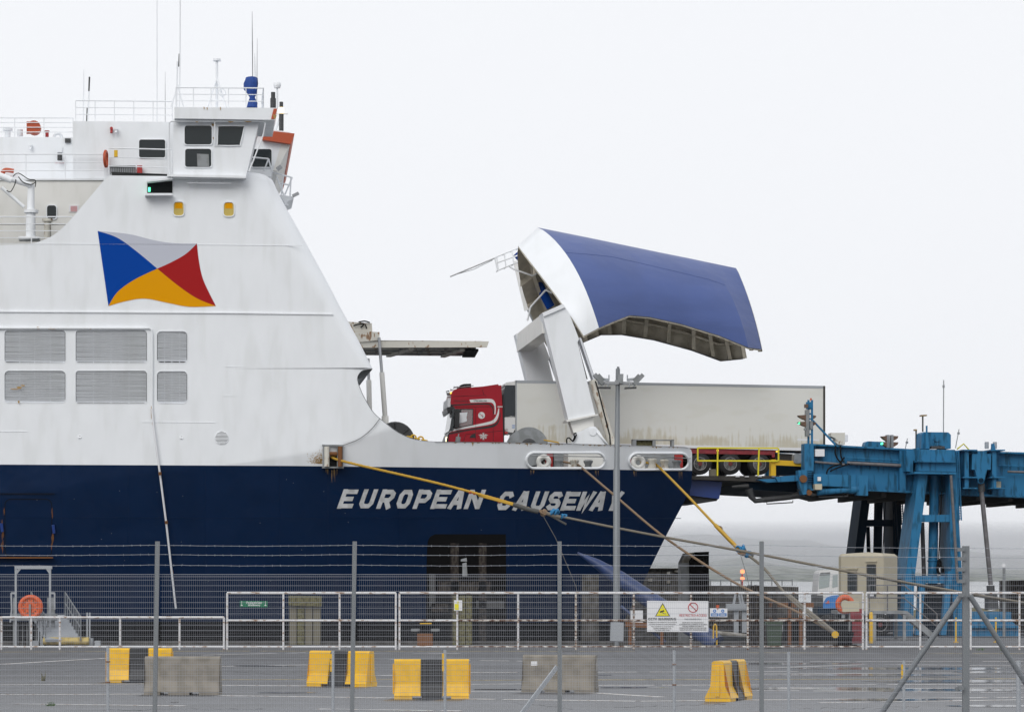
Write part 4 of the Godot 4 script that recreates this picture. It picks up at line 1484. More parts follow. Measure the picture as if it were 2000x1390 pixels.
	# two lifting arms, mirrored about the centreline
	for sgn in [1, -1]:
		var zn := -6.1
		var mv := func(p: Vector3) -> Vector3: return p if sgn == 1 else Vector3(p.x, p.y, 2 * CL - p.z)
		var off := Vector3(0, 0, -1.0 * sgn)
		st = mb()
		var p := []
		for q in v2s([1059, 611, 1100, 593, 1112, 612, 1131, 662, 1128, 668, 1163, 811, 1111, 823]): p.append(mv.call(S(q.x, q.y, zn)))
		prism3(st, p, off)
		part(st, "lifting_arm", M.white, v)
		st = mb()
		p = []
		for q in v2s([1106, 820, 1168, 808, 1168, 811, 1107, 824]): p.append(mv.call(S(q.x, q.y, zn + 0.1)))
		prism3(st, p, off * 1.2)
		p = []
		for q in v2s([1113, 823, 1158, 813, 1162, 842, 1122, 850]): p.append(mv.call(S(q.x, q.y, zn - 0.15)))
		prism3(st, p, off * 0.7)
		part(st, "arm_foot", M.warm_white, v)
		st = mb()
		p = []
		for q in v2s([1116, 868, 1122, 845, 1135, 842, 1152, 833, 1163, 833, 1171, 842, 1188, 872, 1116, 872]): p.append(mv.call(S(q.x, q.y, zn + 0.25)))
		prism3(st, p, off * 0.35)
		p = []
		for q in v2s([1116, 868, 1122, 845, 1135, 842, 1152, 833, 1163, 833, 1171, 842, 1188, 872, 1116, 872]): p.append(mv.call(S(q.x, q.y, zn - 0.9)))
		prism3(st, p, off * 0.35)
		part(st, "hinge_bracket", M.white, v)
		st = mb()
		box2(st, mv.call(S(1110, 872, zn + 0.25)), mv.call(S(1195, 935, zn - 1.3)))
		part(st, "hinge_pedestal", M.warm_white, v)
		st = mb(true)
		var hc: Vector3 = mv.call(S(1158, 843, zn + 0.26))
		disc(st, hc, Vector3.BACK, 0.17, 0.06, 8)
		bar(st, mv.call(S(1166, 842, zn + 0.28)), mv.call(S(1186, 868, zn + 0.28)), 0.06, 0.1)
		part(st, "hinge_pin", M.white, v)
		st = mb(true)
		for h in [[1108, 872, 1107, 858, 1112, 855, 1118, 861, 1122, 858, 1126, 848], [1118, 862, 1122, 854, 1121, 847, 1126, 846]]:
			var pp := []
			for q in spl(v2s(h), 3): pp.append(mv.call(S(q.x, q.y, zn + 0.35)))
			tube(st, pp, 0.03, 5)
		part(st, "hydraulic_hose", M.dark, v)
		# ram
		st = mb(true)
		rod(st, mv.call(S(1131, 660, zn - 0.5)), mv.call(S(1160, 745, zn - 0.5)), 0.1, 12)
		part(st, "ram_rod", M.chrome, v)
		st = mb(true)
		rod(st, mv.call(S(1157, 742, zn - 0.5)), mv.call(S(1196, 868, zn - 0.5)), 0.17, 14)
		part(st, "ram_cylinder", M.old_white, v)
		st = mb()
		var pp2 := []
		for q in v2s([1163, 744, 1168, 760, 1191, 850, 1192, 868]): pp2.append(mv.call(S(q.x, q.y, zn - 0.3)))
		tube(st, pp2, 0.03, 5)
		part(st, "ram_pipe", M.dark, v)
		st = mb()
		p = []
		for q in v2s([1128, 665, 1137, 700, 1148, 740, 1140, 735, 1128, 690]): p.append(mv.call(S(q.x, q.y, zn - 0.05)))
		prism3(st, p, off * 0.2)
		part(st, "arm_edge_shade", M.dark_grey, v)  # dark plate painting in the shadow along the arm
	# cross beam between the arms
	st = mb()
	var ca := S(1076, 612, -6.6); var cb := S(1076, 650, -6.6)
	box2(st, Vector3(ca.x - 0.35, cb.y, -6.8), Vector3(ca.x + 0.25, ca.y, 2 * CL + 6.8))
	part(st, "cross_beam", M.warm_white, v)
	st = mb()
	prS(st, [1059, 611, 1100, 593, 1104, 600, 1062, 618], -6.0, 1.2)
	part(st, "arm_cap", M.white, v)
	# blue ram inside, ladder cage and the thin pole
	st = mb(true)
	rod(st, S(1050, 552, CL - 3.5), S(1076, 600, CL - 3.5), 0.2, 12)
	part(st, "locking_ram", M.flag_blue, v)
	st = mb(true)
	rod(st, S(1016, 487, CL - 3), S(1024, 496, CL - 3), 0.42, 12)
	part(st, "locking_ram", M.flag_blue, v)
	st = mb(true)
	rod(st, S(1046, 525, CL - 3.5), S(1056, 556, CL - 3.5), 0.12, 10)
	rod(st, S(1036, 600, CL - 1), S(1066, 566, CL - 1), 0.045, 6)
	rod(st, S(1066, 566, CL - 1), S(1078, 572, CL - 1), 0.045, 6)
	rod(st, S(1036, 600, CL - 1), S(1030, 626, CL - 1), 0.045, 6)
	part(st, "grab_rail", M.white, v)
	st = mb()
	var z0 := CL - 1.5
	for dz in [0.0, -0.7]:
		for q in [[1012, 484, 966, 503], [1024, 494, 968, 514], [1020, 508, 972, 528], [966, 503, 972, 528]]: rod(st, S(q[0], q[1], z0 + dz), S(q[2], q[3], z0 + dz), 0.035)
	for x in [970, 985, 1000, 1012]:
		var a := S(x, 502 - (x - 966) * 0.4, z0); var b := S(x + 3, 526 - (x - 972) * 0.4, z0)
		rod(st, a, b, 0.03); rod(st, a, a + Vector3(0, 0, -0.7), 0.03); rod(st, b, b + Vector3(0, 0, -0.7), 0.03)
	tube(st, [S(994, 520, z0), S(1004, 526, z0), S(1040, 538, z0), S(1048, 534, z0)], 0.04, 6)
	part(st, "access_cage", M.white, v)
	st = mb()
	rod(st, S(966, 504, z0), S(879, 540, z0), 0.035)
	tube(st, [S(962, 508, z0), S(925, 526, z0), S(879, 539, z0)], 0.012, 4)
	part(st, "flag_pole", M.steel, v)

func wheel(parent: Node, c: Vector3, r: float, wd: float, chrome := false) -> void:      # twin-flanged lorry wheel, axle along z, outer face towards +z
	var st := mb(true)
	tube(st, [c + Vector3(0, 0, -wd), c + Vector3(0, 0, -wd + 0.03), c + Vector3(0, 0, -0.05), c + Vector3(0, 0, 0), c + Vector3(0, 0, 0.0)], [r * 0.9, r, r, r * 0.93, r * 0.58], 32, false)
	var w := part(st, "wheel", M.tyre, parent)
	st = mb(true)
	tube(st, [c + Vector3(0, 0, 0.0), c + Vector3(0, 0, -0.06), c + Vector3(0, 0, -0.10)], [r * 0.60, r * 0.54, r * 0.2], 28)
	ring(st, c, Vector3.BACK, r * 0.58, 0.016, 28, 6)
	part(st, "rim", M.rim, w)
	st = mb(true)
	disc(st, c + Vector3(0, 0, -0.04), Vector3.BACK, r * 0.2, 0.12, 16)
	part(st, "hub", M.hub_red, w)
	st = mb()
	for k in 10: disc(st, c + Vector3(cos(k * TAU / 10) * r * 0.38, sin(k * TAU / 10) * r * 0.38, -0.07), Vector3.BACK, 0.022, 0.05, 6)
	part(st, "wheel_nuts", M.chrome, w)

func truck():
	var z := -10.4
	var base := Vector3(S(1240, 930, z).x, 6.75, z - 1.25)
	var t := thingS("articulated_lorry", "red lorry with a long dirty white refrigerated trailer driving aboard the ferry", "lorry", base)
	var W2 := 2.5
	# cab body: side profile swept across with slightly drawn-in flanks
	var prof := spl(v2s([876, 868, 876, 858, 878, 845, 880, 838]), 3) + spl(v2s([885, 800, 884, 790, 880, 790]), 2) + spl(v2s([880, 786, 881, 772, 884, 764, 892, 759.5, 930, 755.5, 962, 753.5, 979, 752]), 3) + v2s([981, 790, 983, 866, 983, 905, 876, 905])
	var st := mb()
	var p := []
	for q in prof: p.append(S(q.x, q.y, z))
	prism3(st, p, Vector3(0, 0, -W2))
	var cab := part(st, "cab", M.truck_red, t)
	# windscreen and its pillars
	st = mb()
	prS(st, [876, 842, 878.5, 836, 883.5, 803, 883.2, 795, 888, 794, 887, 838, 883, 843], z + 0.006, W2 + 0.012)
	part(st, "windscreen", M.glass, cab)
	st = mb()
	prS(st, [888, 799.5, 923, 799.5, 922.5, 829, 888, 835], z + 0.01, 0.02)
	var sw := part(st, "side_window", M.clear_glass, cab)
	st = mb()
	prS(st, [886.5, 798, 924.5, 798, 924, 830, 886.5, 837, 888, 835, 922.5, 828.7, 923, 799.7, 888, 799.7, 888, 835, 886.5, 837], z + 0.012, 0.02)
	part(st, "window_seal", M.truck_black, sw)
	# white patch paints in daylight seen through the cab and the driver
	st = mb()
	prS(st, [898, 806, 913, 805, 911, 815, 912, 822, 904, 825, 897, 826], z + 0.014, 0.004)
	part(st, "daylight_patch", M.sign_white, sw)  # daylight painted as a white patch on the near glass
	st = mb()
	prS(st, [888, 800, 901, 800, 901, 805, 897, 806, 897, 835, 888, 837], z + 0.018, 0.004)
	part(st, "mirror_arm", M.truck_black, cab)
	# sun visor, roof lamps and horns
	st = mb()
	prS(st, [873.5, 803, 872.5, 797, 880, 793.5, 886, 793.5, 886, 797, 881, 799, 878, 807, 875.5, 808], z + 0.02, W2 + 0.04)
	part(st, "sun_visor", M.truck_black, cab)
	st = mb()
	prS(st, [875, 778.5, 880.5, 778, 880, 794, 874, 795], z - 0.05, W2 - 0.1)
	part(st, "headboard", M.sign_white, cab)
	st = mb(true)
	for dz in [0.15, 0.7, 1.3, 1.9]:
		rod(st, S(872, 768, z - dz), S(878, 766.5, z - dz), 0.10, 14)
		rod(st, S(873, 775, z - dz), S(881, 772, z - dz), 0.03, 6)
	part(st, "roof_spotlight", M.steel, cab)
	st = mb(true)
	disc(st, S(881, 767.2, z - 0.1), Vector3.UP, 0.05, 0.07, 10)
	disc(st, S(881, 767.2, z - 1.9), Vector3.UP, 0.05, 0.07, 10)
	part(st, "marker_lamp", M.amber_light, cab)
	st = mb(true)
	prS(st, [896, 756.5, 899, 752, 906, 749.5, 920, 749, 920.5, 755.5], z - 0.5, 1.4)
	part(st, "roof_hatch", M.truck_black, cab)
	st = mb(true)
	for q in [[886, 756, 895, 755, -0.25], [879.5, 761.5, 886, 760, -0.2]]:
		tube(st, [S(q[0], q[1], z + q[4]), S(q[0] + 2.5, q[1], z + q[4]), S(q[2], q[3], z + q[4])], [0.055, 0.02, 0.015], 10)
	rod(st, S(885, 757.5, z - 0.2), S(925, 753, z - 0.2), 0.018)
	part(st, "air_horn", M.chrome, cab)
	st = mb()
	prS(st, [940, 755, 973, 750, 974, 752, 940, 757.5], z - 0.02, W2 - 0.04)
	part(st, "roof_deflector", M.truck_red, cab)
	# stripes and marks
	st = mb()
	prS(st, spl(v2s([917, 780.5, 940, 779, 955, 778.5, 963, 780.5, 967.5, 787, 968.5, 797, 967.5, 809]), 4) + spl(v2s([965.5, 809, 966, 797, 963.5, 789, 957, 785.5, 940, 785.5, 919, 786]), 4), z + 0.006, 0.006)
	prS(st, spl(v2s([878, 840, 888, 837.5, 920, 831, 950, 824.5, 963, 820, 970, 810, 973.5, 797]), 4) + spl(v2s([975, 797, 974, 811, 968, 823.5, 955, 829, 920, 835, 888, 841, 877.5, 844]), 4), z + 0.006, 0.006)
	prS(st, [972, 793, 982, 793, 982, 795, 971.5, 795], z + 0.006, 0.006)
	part(st, "white_stripe", M.truck_white, cab)
	st = mb()
	prS(st, spl(v2s([880, 790, 910, 788.5, 950, 787.5, 960, 791, 964, 800, 965, 808]), 4) + spl(v2s([963.5, 808, 961.5, 798, 957, 791.5, 948, 790, 910, 791, 880, 792.5]), 4), z + 0.007, 0.006)
	prS(st, spl(v2s([877, 845.5, 888, 843, 920, 837, 955, 831.5, 970, 825, 976, 812, 976.5, 805]), 4) + spl(v2s([977.5, 806, 977, 815, 971, 829, 956, 835.5, 920, 840, 888, 846, 877, 848.5]), 4), z + 0.007, 0.006)
	prS(st, [917, 855, 920, 849, 928, 846.5, 928.5, 855], z + 0.007, 0.006)
	part(st, "black_stripe", M.truck_black, cab)
	st = mb()
	for l in [[929, 796, 929, 860], [963, 796, 963.5, 862], [886, 795, 983, 793.5], [905, 862, 910, 848], [910, 848, 982, 841], [942, 760, 945, 770], [945, 770, 950, 774], [885, 774, 945, 772]]:
		rod(st, S(l[0], l[1], z), S(l[2], l[3], z), 0.009, 4)
	part(st, "panel_gap", M.truck_black, cab)
	st = mb()
	disc(st, S(940.5, 811, z + 0.006), Vector3.BACK, 0.145, 0.01, 28)
	var bd := part(st, "round_badge", M.truck_white, cab)
	text(bd, "L", S(938, 808, z + 0.014), 0.05, 0.07, M.sign_black, true)
	text(bd, "W", S(940.7, 811, z + 0.014), 0.08, 0.07, M.sign_red, true)
	text(bd, "E", S(943.2, 813.6, z + 0.014), 0.05, 0.07, M.sign_black, true)
	text(cab, "R-SERIES   STREAMLINE".substr(11), S(938, 782.6, z + 0.016), 0.56, 0.07, M.sign_black)
	text(cab, "HIGHLAND &", S(901, 783, z + 0.010), 0.62, 0.075, M.truck_black)
	st = mb()
	var sn := S(944, 852, z + 0.008)
	for k in 6:
		var dv := Vector3(cos(k * PI / 3 + PI / 6), sin(k * PI / 3 + PI / 6), 0)
		rod(st, sn, sn + dv * 0.15, 0.012, 4)
		for q in [0.07, 0.11]:
			for sg in [-1, 1]:
				rod(st, sn + dv * q, sn + dv * q + dv.rotated(Vector3.BACK, 0.8 * sg) * 0.05, 0.010, 4)
	for k in 3:
		bar(st, sn + Vector3(-0.2 + 0.04 * k, 0.06 - 0.06 * k, 0), sn + Vector3(0.2 - 0.04 * k, 0.06 - 0.06 * k, 0), 0.008, 0.018)
	part(st, "snowflake_emblem", M.truck_white, cab)
	# mirrors
	st = mb()
	prS(st, [889, 806, 895.5, 805, 897, 812, 897, 834, 888.5, 835, 888, 815], z + 0.30, 0.16)
	prS(st, [889.5, 804.5, 896.5, 804, 896.5, 811, 889, 812], z + 0.28, 0.2)
	rod(st, S(890, 815, z + 0.2), S(885, 814, z - 0.02), 0.03)
	rod(st, S(890, 832, z + 0.2), S(885, 834, z - 0.02), 0.03)
	part(st, "mirror", M.truck_black, cab)
	st = mb()
	prS(st, [874.5, 850, 877.5, 843, 878, 868, 872, 868, 872, 858], z - 0.05, W2 - 0.1)
	part(st, "grille", M.truck_black, cab)
	st = mb(true)
	disc(st, S(874, 858, z - 0.18), Vector3(-1, 0, 0.25), 0.11, 0.12, 14)
	disc(st, S(874, 858, z - 2.3), Vector3(-1, 0, 0.25), 0.11, 0.12, 14)
	part(st, "headlight", M.warm_light, cab)
	# chassis, fifth wheel and tractor wheels (mostly below the bulwark)
	st = mb()
	prS(st, [870, 900, 1060, 898, 1060, 912, 870, 914], z - 0.7, 1.0)
	prS(st, [982, 770, 984, 770, 985, 900, 982, 900], z - 0.03, W2 - 0.06)
	part(st, "chassis", M.truck_black, t)
	for x in [900, 1040]: wheel(t, S(x, 907, z + 0.02), 0.50, 0.32)
	# trailer box with aluminium corner rails and a skin that is dirty low down
	var z2 := z + 0.03
	var im := Image.create(512, 128, true, Image.FORMAT_RGB8)
	var n := FastNoiseLite.new(); n.seed = 81; n.frequency = 0.05; n.fractal_octaves = 3
	var nb := FastNoiseLite.new(); nb.seed = 82; nb.frequency = 0.012; nb.fractal_octaves = 3
	for y in 128:
		for x in 512:
			var dirt := n.get_noise_2d(x * 3.2, y * 0.08) * 0.35 + n.get_noise_2d(x * 4.0 + 90, y * 0.5) * 0.25 + nb.get_noise_2d(x, y * 1.5) * 0.5
			var on := smoothstep(0.05, 0.55, dirt + (y - 96) / 60.0)
			var sp := smoothstep(0.15, 0.5, nb.get_noise_2d(x + 500, y * 2.0)) * 0.5
			im.set_pixel(x, y, Color(1, 1, 1).lerp(Color(0.88, 0.85, 0.78), clampf(on * 0.75 + sp * 0.2, 0, 1)))
	im.generate_mipmaps()
	var skin := StandardMaterial3D.new()
	skin.albedo_color = Color(0.69, 0.69, 0.66).linear_to_srgb()
	skin.albedo_texture = ImageTexture.create_from_image(im)
	skin.roughness = 0.5
	var TL := S(1007, 742.5, z2); var TR := S(1612, 753.5, z2); var BR := S(1612, 875.5, z2); var BL := S(1007, 861.5, z2)
	var s := SurfaceTool.new()
	s.begin(Mesh.PRIMITIVE_TRIANGLES)
	s.set_smooth_group(-1)
	var o := Vector3(0, 0, -2.56)
	for f in [[TL, TR, BR, BL], [TR + o, TL + o, BL + o, BR + o]]:
		var uv := [Vector2(0, 0), Vector2(1, 0), Vector2(1, 1), Vector2(0, 1)]
		for k in [0, 1, 2, 0, 2, 3]:
			s.set_uv(uv[k]); s.add_vertex(f[k])
	for f in [[TL + o, TR + o, TR, TL], [TR, TR + o, BR + o, BR], [TL + o, TL, BL, BL + o], [BL, BR, BR + o, BL + o]]:
		for k in [0, 1, 2, 0, 2, 3]:
			s.set_uv(Vector2(0.1 + 0.05 * (k % 2), 0.05 + 0.05 * (k / 2))); s.add_vertex(f[k])
	var tr := part(s, "trailer", skin, t)
	st = mb()
	var fo := Vector3(0, 0, 0.012)
	for l in [[TL, TR, 0.11], [TL, BL, 0.05], [TR, BR, 0.06]]:
		var mid: Vector3 = ((TL + TR + BL + BR) / 4 - (l[0] + l[1]) / 2)
		var inw := Vector3(0, signf(mid.y), 0) if absf(l[0].y - l[1].y) < 1.0 else Vector3(signf(mid.x), 0, 0)
		boxb(st, (l[0] + l[1]) / 2 + inw * (l[2] / 2), (l[1] - l[0]) / 2, inw * (l[2] / 2), Vector3(0, 0, 0.012))
	part(st, "corner_rail", M.galv_light, tr)
	st = mb()
	boxb(st, (BL + BR) / 2 + Vector3(0, -0.062, -1.28), (BR - BL) / 2, Vector3(0, 0.06, 0), Vector3(0, 0, 1.295))
	part(st, "bottom_rail", M.sign_white, tr)
	st = mb()
	prS(st, [1608.5, 753.5, 1612.5, 753.5, 1612.5, 882, 1608.5, 882], z2 + 0.02, 2.6)
	part(st, "door_post", M.span_grimy, tr)
	st = mb()
	prS(st, [1210, 871.8, 1514, 879, 1514, 893, 1508, 893, 1508, 888, 1210, 883], z2 - 0.05, 2.4)
	part(st, "chassis_rail", M.chassis_red, tr)
	st = mb()
	prS(st, [1515, 886, 1608, 887, 1608, 900, 1515, 900], z2 - 0.3, 1.9)
	prS(st, [1030, 880, 1520, 885, 1520, 900, 1030, 900], z2 - 0.8, 0.9)
	part(st, "under_frame", M.span_grimy, tr)
	for q in [[1368, 905.5], [1427, 905.5], [1484, 906]]:
		wheel(tr, S(q[0], q[1], z2 - 0.06), 0.47, 0.38)
		var far := S(q[0], q[1], z2 - 0.06) + Vector3(0, 0, -2.44)
		st = mb(true)
		disc(st, far + Vector3(0, 0, 0.19), Vector3.BACK, 0.47, 0.38, 28)
		rod(st, far, S(q[0], q[1], z2 - 0.3), 0.08)
		part(st, "far_wheel", M.tyre, tr)
	for q in [[1402, 879.5], [1518, 881.5]]:
		st = mb()
		box(st, S(q[0], q[1], z2 + 0.02), Vector3(0.09, 0.05, 0.04))
		part(st, "side_marker", M.amber_light, tr)
	st = mb()
	prS(st, [1558, 856.5, 1600, 857.5, 1600, 861, 1558, 860], z2 + 0.004, 0.004)
	part(st, "number_strip", M.sign_white, tr)
	# refrigeration unit between cab and trailer
	st = mb()
	prS(st, spl(v2s([985, 815, 984.5, 780, 985, 760, 988, 752]), 3) + v2s([1006, 752, 1006, 815]), z - 0.1, 2.2)
	var fr := part(st, "refrigeration_unit", M.fridge_black, tr)
	st = mb()
	prS(st, [986, 752.5, 985.5, 749, 990, 746.5, 1006, 744.5, 1006, 752.5], z - 0.1, 2.2)
	prS(st, [985.5, 815, 998, 812, 1006, 813, 1006, 838, 1002, 845, 985.5, 842], z - 0.1, 2.2)
	part(st, "unit_casing", M.truck_white, fr)
	st = mb()
	prS(st, [1000, 830, 1005.5, 830, 1005.5, 831.5, 1000, 831.5], z - 0.09, 0.01)
	prS(st, [1000, 834, 1005.5, 834, 1005.5, 835.5, 1000, 835.5], z - 0.09, 0.01)
	part(st, "unit_stripe", M.sign_blue, fr)
	st = mb()
	prS(st, [985.5, 838, 992, 836, 992, 847, 985.5, 847], z - 0.1, 2.2)
	part(st, "connection_panel", M.red, fr)

func linkspan():
	var z := -6.6
	var base := Vector3(S(1800, 1240, z - 1).x, 0, z - 6)
	var t := thingS("linkspan_bridge", "blue steel linkspan bridge hung between blue A-frame towers", "linkspan", base)
	var D := 8.6
	# main girder with web, flanges and stiffeners (near and far)
	var gird := [1575, 868, 1800, 879.5, 2700, 903, 2700, 1000, 1790, 965, 1700, 957, 1580, 956]
	for sgn in [0, 1]:
		var st := mb()
		prS(st, gird, z, 0.12)
		var g: MeshInstance3D = part(st, "girder", M.span_blue, t)
		if sgn == 1: g.position.z -= D
		st = mb()
		for l in [[1573, 868, 1800, 880], [1800, 880, 2700, 903.5]]: bar(st, S(l[0], l[1], z + 0.08), S(l[2], l[3], z + 0.08), 0.5, 0.07)
		for l in [[1580, 956, 1700, 957.5], [1700, 957.5, 2700, 1000.5]]: bar(st, S(l[0], l[1], z + 0.08), S(l[2], l[3], z + 0.08), 0.5, 0.07)
		part(st, "flange", M.span_blue, g)
		st = mb()
		for x in [1580, 1764, 1885, 1898, 1945]:
			var ya := tab(v2s([1573, 869, 1800, 881, 2700, 904]), x); var yb := tab(v2s([1580, 955, 1700, 956, 2700, 999]), x)
			st = mb()
			prS(st, [x - 6, ya, x + 6, ya, x + 6, yb, x - 6, yb], z + 0.3, 0.3)
			part(st, "stiffener", M.span_blue, g)
	# deck between the girders
	var st := mb()
	var da := S(1590, 935, z); var db := S(2700, 978, z)
	boxb(st, (da + db) / 2 + Vector3(0, 0, -D / 2 - 0.06), (db - da) / 2, Vector3(0, 0.25, 0), Vector3(0, 0, D / 2 - 0.08))
	for k in 9:
		var x := 1600.0 + k * 62
		var a := S(x, 955 + (x - 1600) * 0.033, z)
		box2(st, a + Vector3(0, -0.25, -0.15), a + Vector3(0.2, 0.3, -D))
	part(st, "road_deck", M.span_grimy, t)
	# pipes and ledges along the girder
	st = mb()
	for l in [[1655, 894, 1762, 899.5, 0.03], [1655, 898, 1762, 904, 0.025], [1950, 909, 2700, 931, 0.03]]: rod(st, S(l[0], l[1], z + 0.15), S(l[2], l[3], z + 0.15), l[4])
	bar(st, S(1590, 900, z + 0.1), S(1764, 910, z + 0.1), 0.12, 0.05)
	part(st, "conduit", M.span_blue, t)
	st = mb(true)
	rod(st, S(1655, 904, z + 0.3), S(1760, 909, z + 0.3), 0.075, 10)
	rod(st, S(1592, 902, z + 0.3), S(1650, 907, z + 0.3), 0.05, 8)
	rod(st, S(1969, 921, z + 0.3), S(2700, 943, z + 0.3), 0.05, 8)
	part(st, "grey_pipe", M.pipe_grey, t)
	st = mb(true)
	for h in [[1633, 870, 1632, 885, 1638, 898, 1645, 904], [1642, 870, 1643, 890, 1648, 902], [1645, 906, 1628, 910, 1617, 918, 1616, 930, 1624, 940, 1640, 947, 1645, 952, 1648, 968], [1660, 906, 1640, 912, 1622, 920], [1650, 893, 1644, 900, 1640, 908]]:
		var pp := []
		for q in spl(v2s(h), 4): pp.append(S(q.x, q.y, z + 0.35))
		tube(st, pp, 0.035, 6)
	part(st, "hanging_cable", M.dark, t)
	# lower stepped web and the ram under the girder
	st = mb()
	prS(st, [1590, 925, 1696, 929, 1696, 968, 1674, 967, 1674, 952, 1590, 948], z + 0.45, 0.5)
	for x in [1660, 1674]: prS(st, [x, 928, x + 1.5, 928, x + 1.5, 952, x, 952], z + 0.52, 0.1)
	part(st, "ram_bracket", M.span_blue, t)
	st = mb(true)
	rod(st, S(1596, 962, z + 0.3), S(1650, 957, z + 0.3), 0.13, 12)
	tube(st, [S(1650, 957, z + 0.3), S(1657, 957, z + 0.3), S(1658, 956, z + 0.3), S(1676, 955, z + 0.3)], [0.13, 0.13, 0.18, 0.2], 12)
	part(st, "flap_ram", M.span_blue, t)
	st = mb()
	tube(st, [S(1600, 964, z + 0.3), S(1600, 971, z + 0.3), S(1656, 969, z + 0.3), S(1656, 964, z + 0.3)], 0.025, 5)
	prS(st, [1560, 955, 1566, 955, 1580, 962, 1600, 964, 1594, 968, 1574, 968, 1564, 960], z + 0.2, 0.4)
	part(st, "ram_guard", M.dark_grey, t)
	# head frame with flap hinge, ladder steps and the traffic light mast
	st = mb()
	prS(st, [1572, 866, 1590, 868, 1590, 920, 1572, 918], z + 0.35, 0.7)
	prS(st, [1560, 918, 1577, 918, 1576, 942, 1577, 965, 1568, 966, 1562, 945], z + 0.5, 0.6)
	part(st, "head_frame", M.span_blue, t)
	st = mb(true)
	disc(st, S(1569, 935, z + 0.52), Vector3.BACK, 0.16, 0.2, 12)
	disc(st, S(1580, 962, z + 0.4), Vector3.BACK, 0.12, 0.2, 12)
	part(st, "hinge_pin", M.rust_brown, t)
	st = mb()
	for k in 5: bar(st, S(1579, 924 + k * 4.5, z + 0.4), S(1591, 924 + k * 4.5, z + 0.4), 0.05, 0.03)
	part(st, "ladder_rung", M.dark_shade_blue, t)
	# ramp flap reaching onto the bow
	st = mb()
	prS(st, [1352, 929, 1500, 929, 1575, 927, 1575, 936, 1500, 941, 1352, 936], z - 0.6, 9.5)
	var fl := part(st, "ramp_flap", M.span_grimy, t)
	st = mb()
	prS(st, [1480, 936, 1530, 934, 1560, 931, 1560, 939, 1500, 942], z + 0.1, 0.6)
	prS(st, [1515, 931, 1562, 927, 1562, 939, 1520, 941], z + 0.3, 0.3)
	part(st, "flap_arm", M.span_blue, fl)
	st = mb()
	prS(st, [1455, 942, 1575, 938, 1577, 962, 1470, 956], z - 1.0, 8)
	part(st, "flap_underside", M.dark_shade_blue, fl)
	st = mb(true)
	tube(st, [S(1430, 950.5, z - 0.8), S(1462, 948, z - 0.8)], [0.05, 0.1], 8)
	tube(st, [S(1463, 955, z - 0.5), S(1468, 970, z - 0.5), S(1476, 978, z - 0.5), S(1492, 976, z - 0.5)], [0.17, 0.13, 0.11, 0.11], 10)
	rod(st, S(1491, 976, z - 0.5), S(1545, 970, z - 0.5), 0.12, 12)
	tube(st, [S(1545, 970, z - 0.5), S(1560, 966, z - 0.5), S(1583, 970, z - 0.5)], [0.10, 0.17, 0.2], 8)
	tube(st, [S(1498, 980, z - 0.4), S(1498, 984, z - 0.4), S(1549, 981, z - 0.4), S(1549, 977, z - 0.4)], 0.025, 5)
	part(st, "flap_lifting_ram", M.dark_grey, fl)
	for x in [1441, 1459, 1484, 1511, 1527]:
		st = mb()
		box(st, S(x, 930.5, z - 0.55), Vector3(0.16, 0.035, 0.1))
		part(st, "flap_reflector", M.sign_white, fl)
	st = mb()
	prS(st, [1388, 916, 1399, 916, 1399, 929, 1388, 929], z - 0.8, 0.4)
	part(st, "timber_block", M.timber, fl)
	# yellow rails and beam at the head of the bridge
	st = mb()
	var yr := z - 0.35
	for l in [[1363, 874.5, 1520, 875], [1363, 899.5, 1520, 900], [1363, 874, 1363, 900], [1521, 875, 1521, 900], [1402, 874, 1401.5, 929], [1483, 874.5, 1481, 929]]:
		bar(st, S(l[0], l[1], yr), S(l[2], l[3], yr), 0.06, 0.065)
	part(st, "safety_rail", M.rail_yellow, t)
	st = mb()
	prS(st, [1515, 898, 1573, 901, 1573, 911, 1515, 908], z - 0.4, 0.3)
	prS(st, [1507, 897, 1516, 897, 1516, 929, 1506, 929], z - 0.45, 0.4)
	part(st, "crash_beam", M.yellow, t)
	st = mb()
	prS(st, [1552, 888, 1556, 885, 1574, 887, 1574, 904, 1556, 905, 1551, 903], z - 0.3, 0.5)
	part(st, "rubber_fender", M.mid_grey, t)
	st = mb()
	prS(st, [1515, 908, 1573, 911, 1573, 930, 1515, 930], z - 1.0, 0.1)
	part(st, "head_web", M.dark_shade_blue, t)
	# traffic light mast
	st = mb()
	for x in [1579.5, 1586.5]: bar(st, S(x, 868, z + 0.1), S(x, 781, z + 0.1), 0.08, 0.08)
	bar(st, S(1575, 792, z + 0.1), S(1588, 792, z + 0.1), 0.1, 0.3)
	rod(st, S(1588, 821, z), S(1632, 868, z), 0.045, 6)
	for k in 6: bar(st, S(1579, 798 + k * 10, z + 0.1), S(1587, 798 + k * 10, z + 0.1), 0.1, 0.06)
	var ms := part(st, "signal_mast", M.span_blue, t)
	st = mb()
	prS(st, [1575, 800, 1581, 800, 1581, 852, 1575, 852], z + 0.3, 0.3)
	prS(st, [1572, 836, 1576, 836, 1576, 840, 1572, 840], z + 0.3, 0.2)
	prS(st, [1582, 822, 1588, 822, 1588, 838, 1582, 838], z + 0.2, 0.2)
	part(st, "signal_case", M.mid_grey, ms)
	st = mb()
	for y in [814, 827]:
		prS(st, [1560, y - 3, 1575, y - 4, 1575, y + 6, 1569, y + 4, 1561, y - 0.5], z + 0.3, 0.3)
		prS(st, [1587, y - 4, 1595, y - 2, 1594, y + 1, 1588, y + 5], z + 0.1, 0.3)
	prS(st, [1573, 789, 1579, 789, 1579, 796, 1573, 796], z + 0.2, 0.2)
	part(st, "signal_hood", M.hood_brown, ms)
	st = mb()
	box(st, S(1561, 826, z + 0.2), Vector3(0.05, 0.09, 0.2))
	part(st, "green_signal", M.green_light, ms)
	st = mb(true)
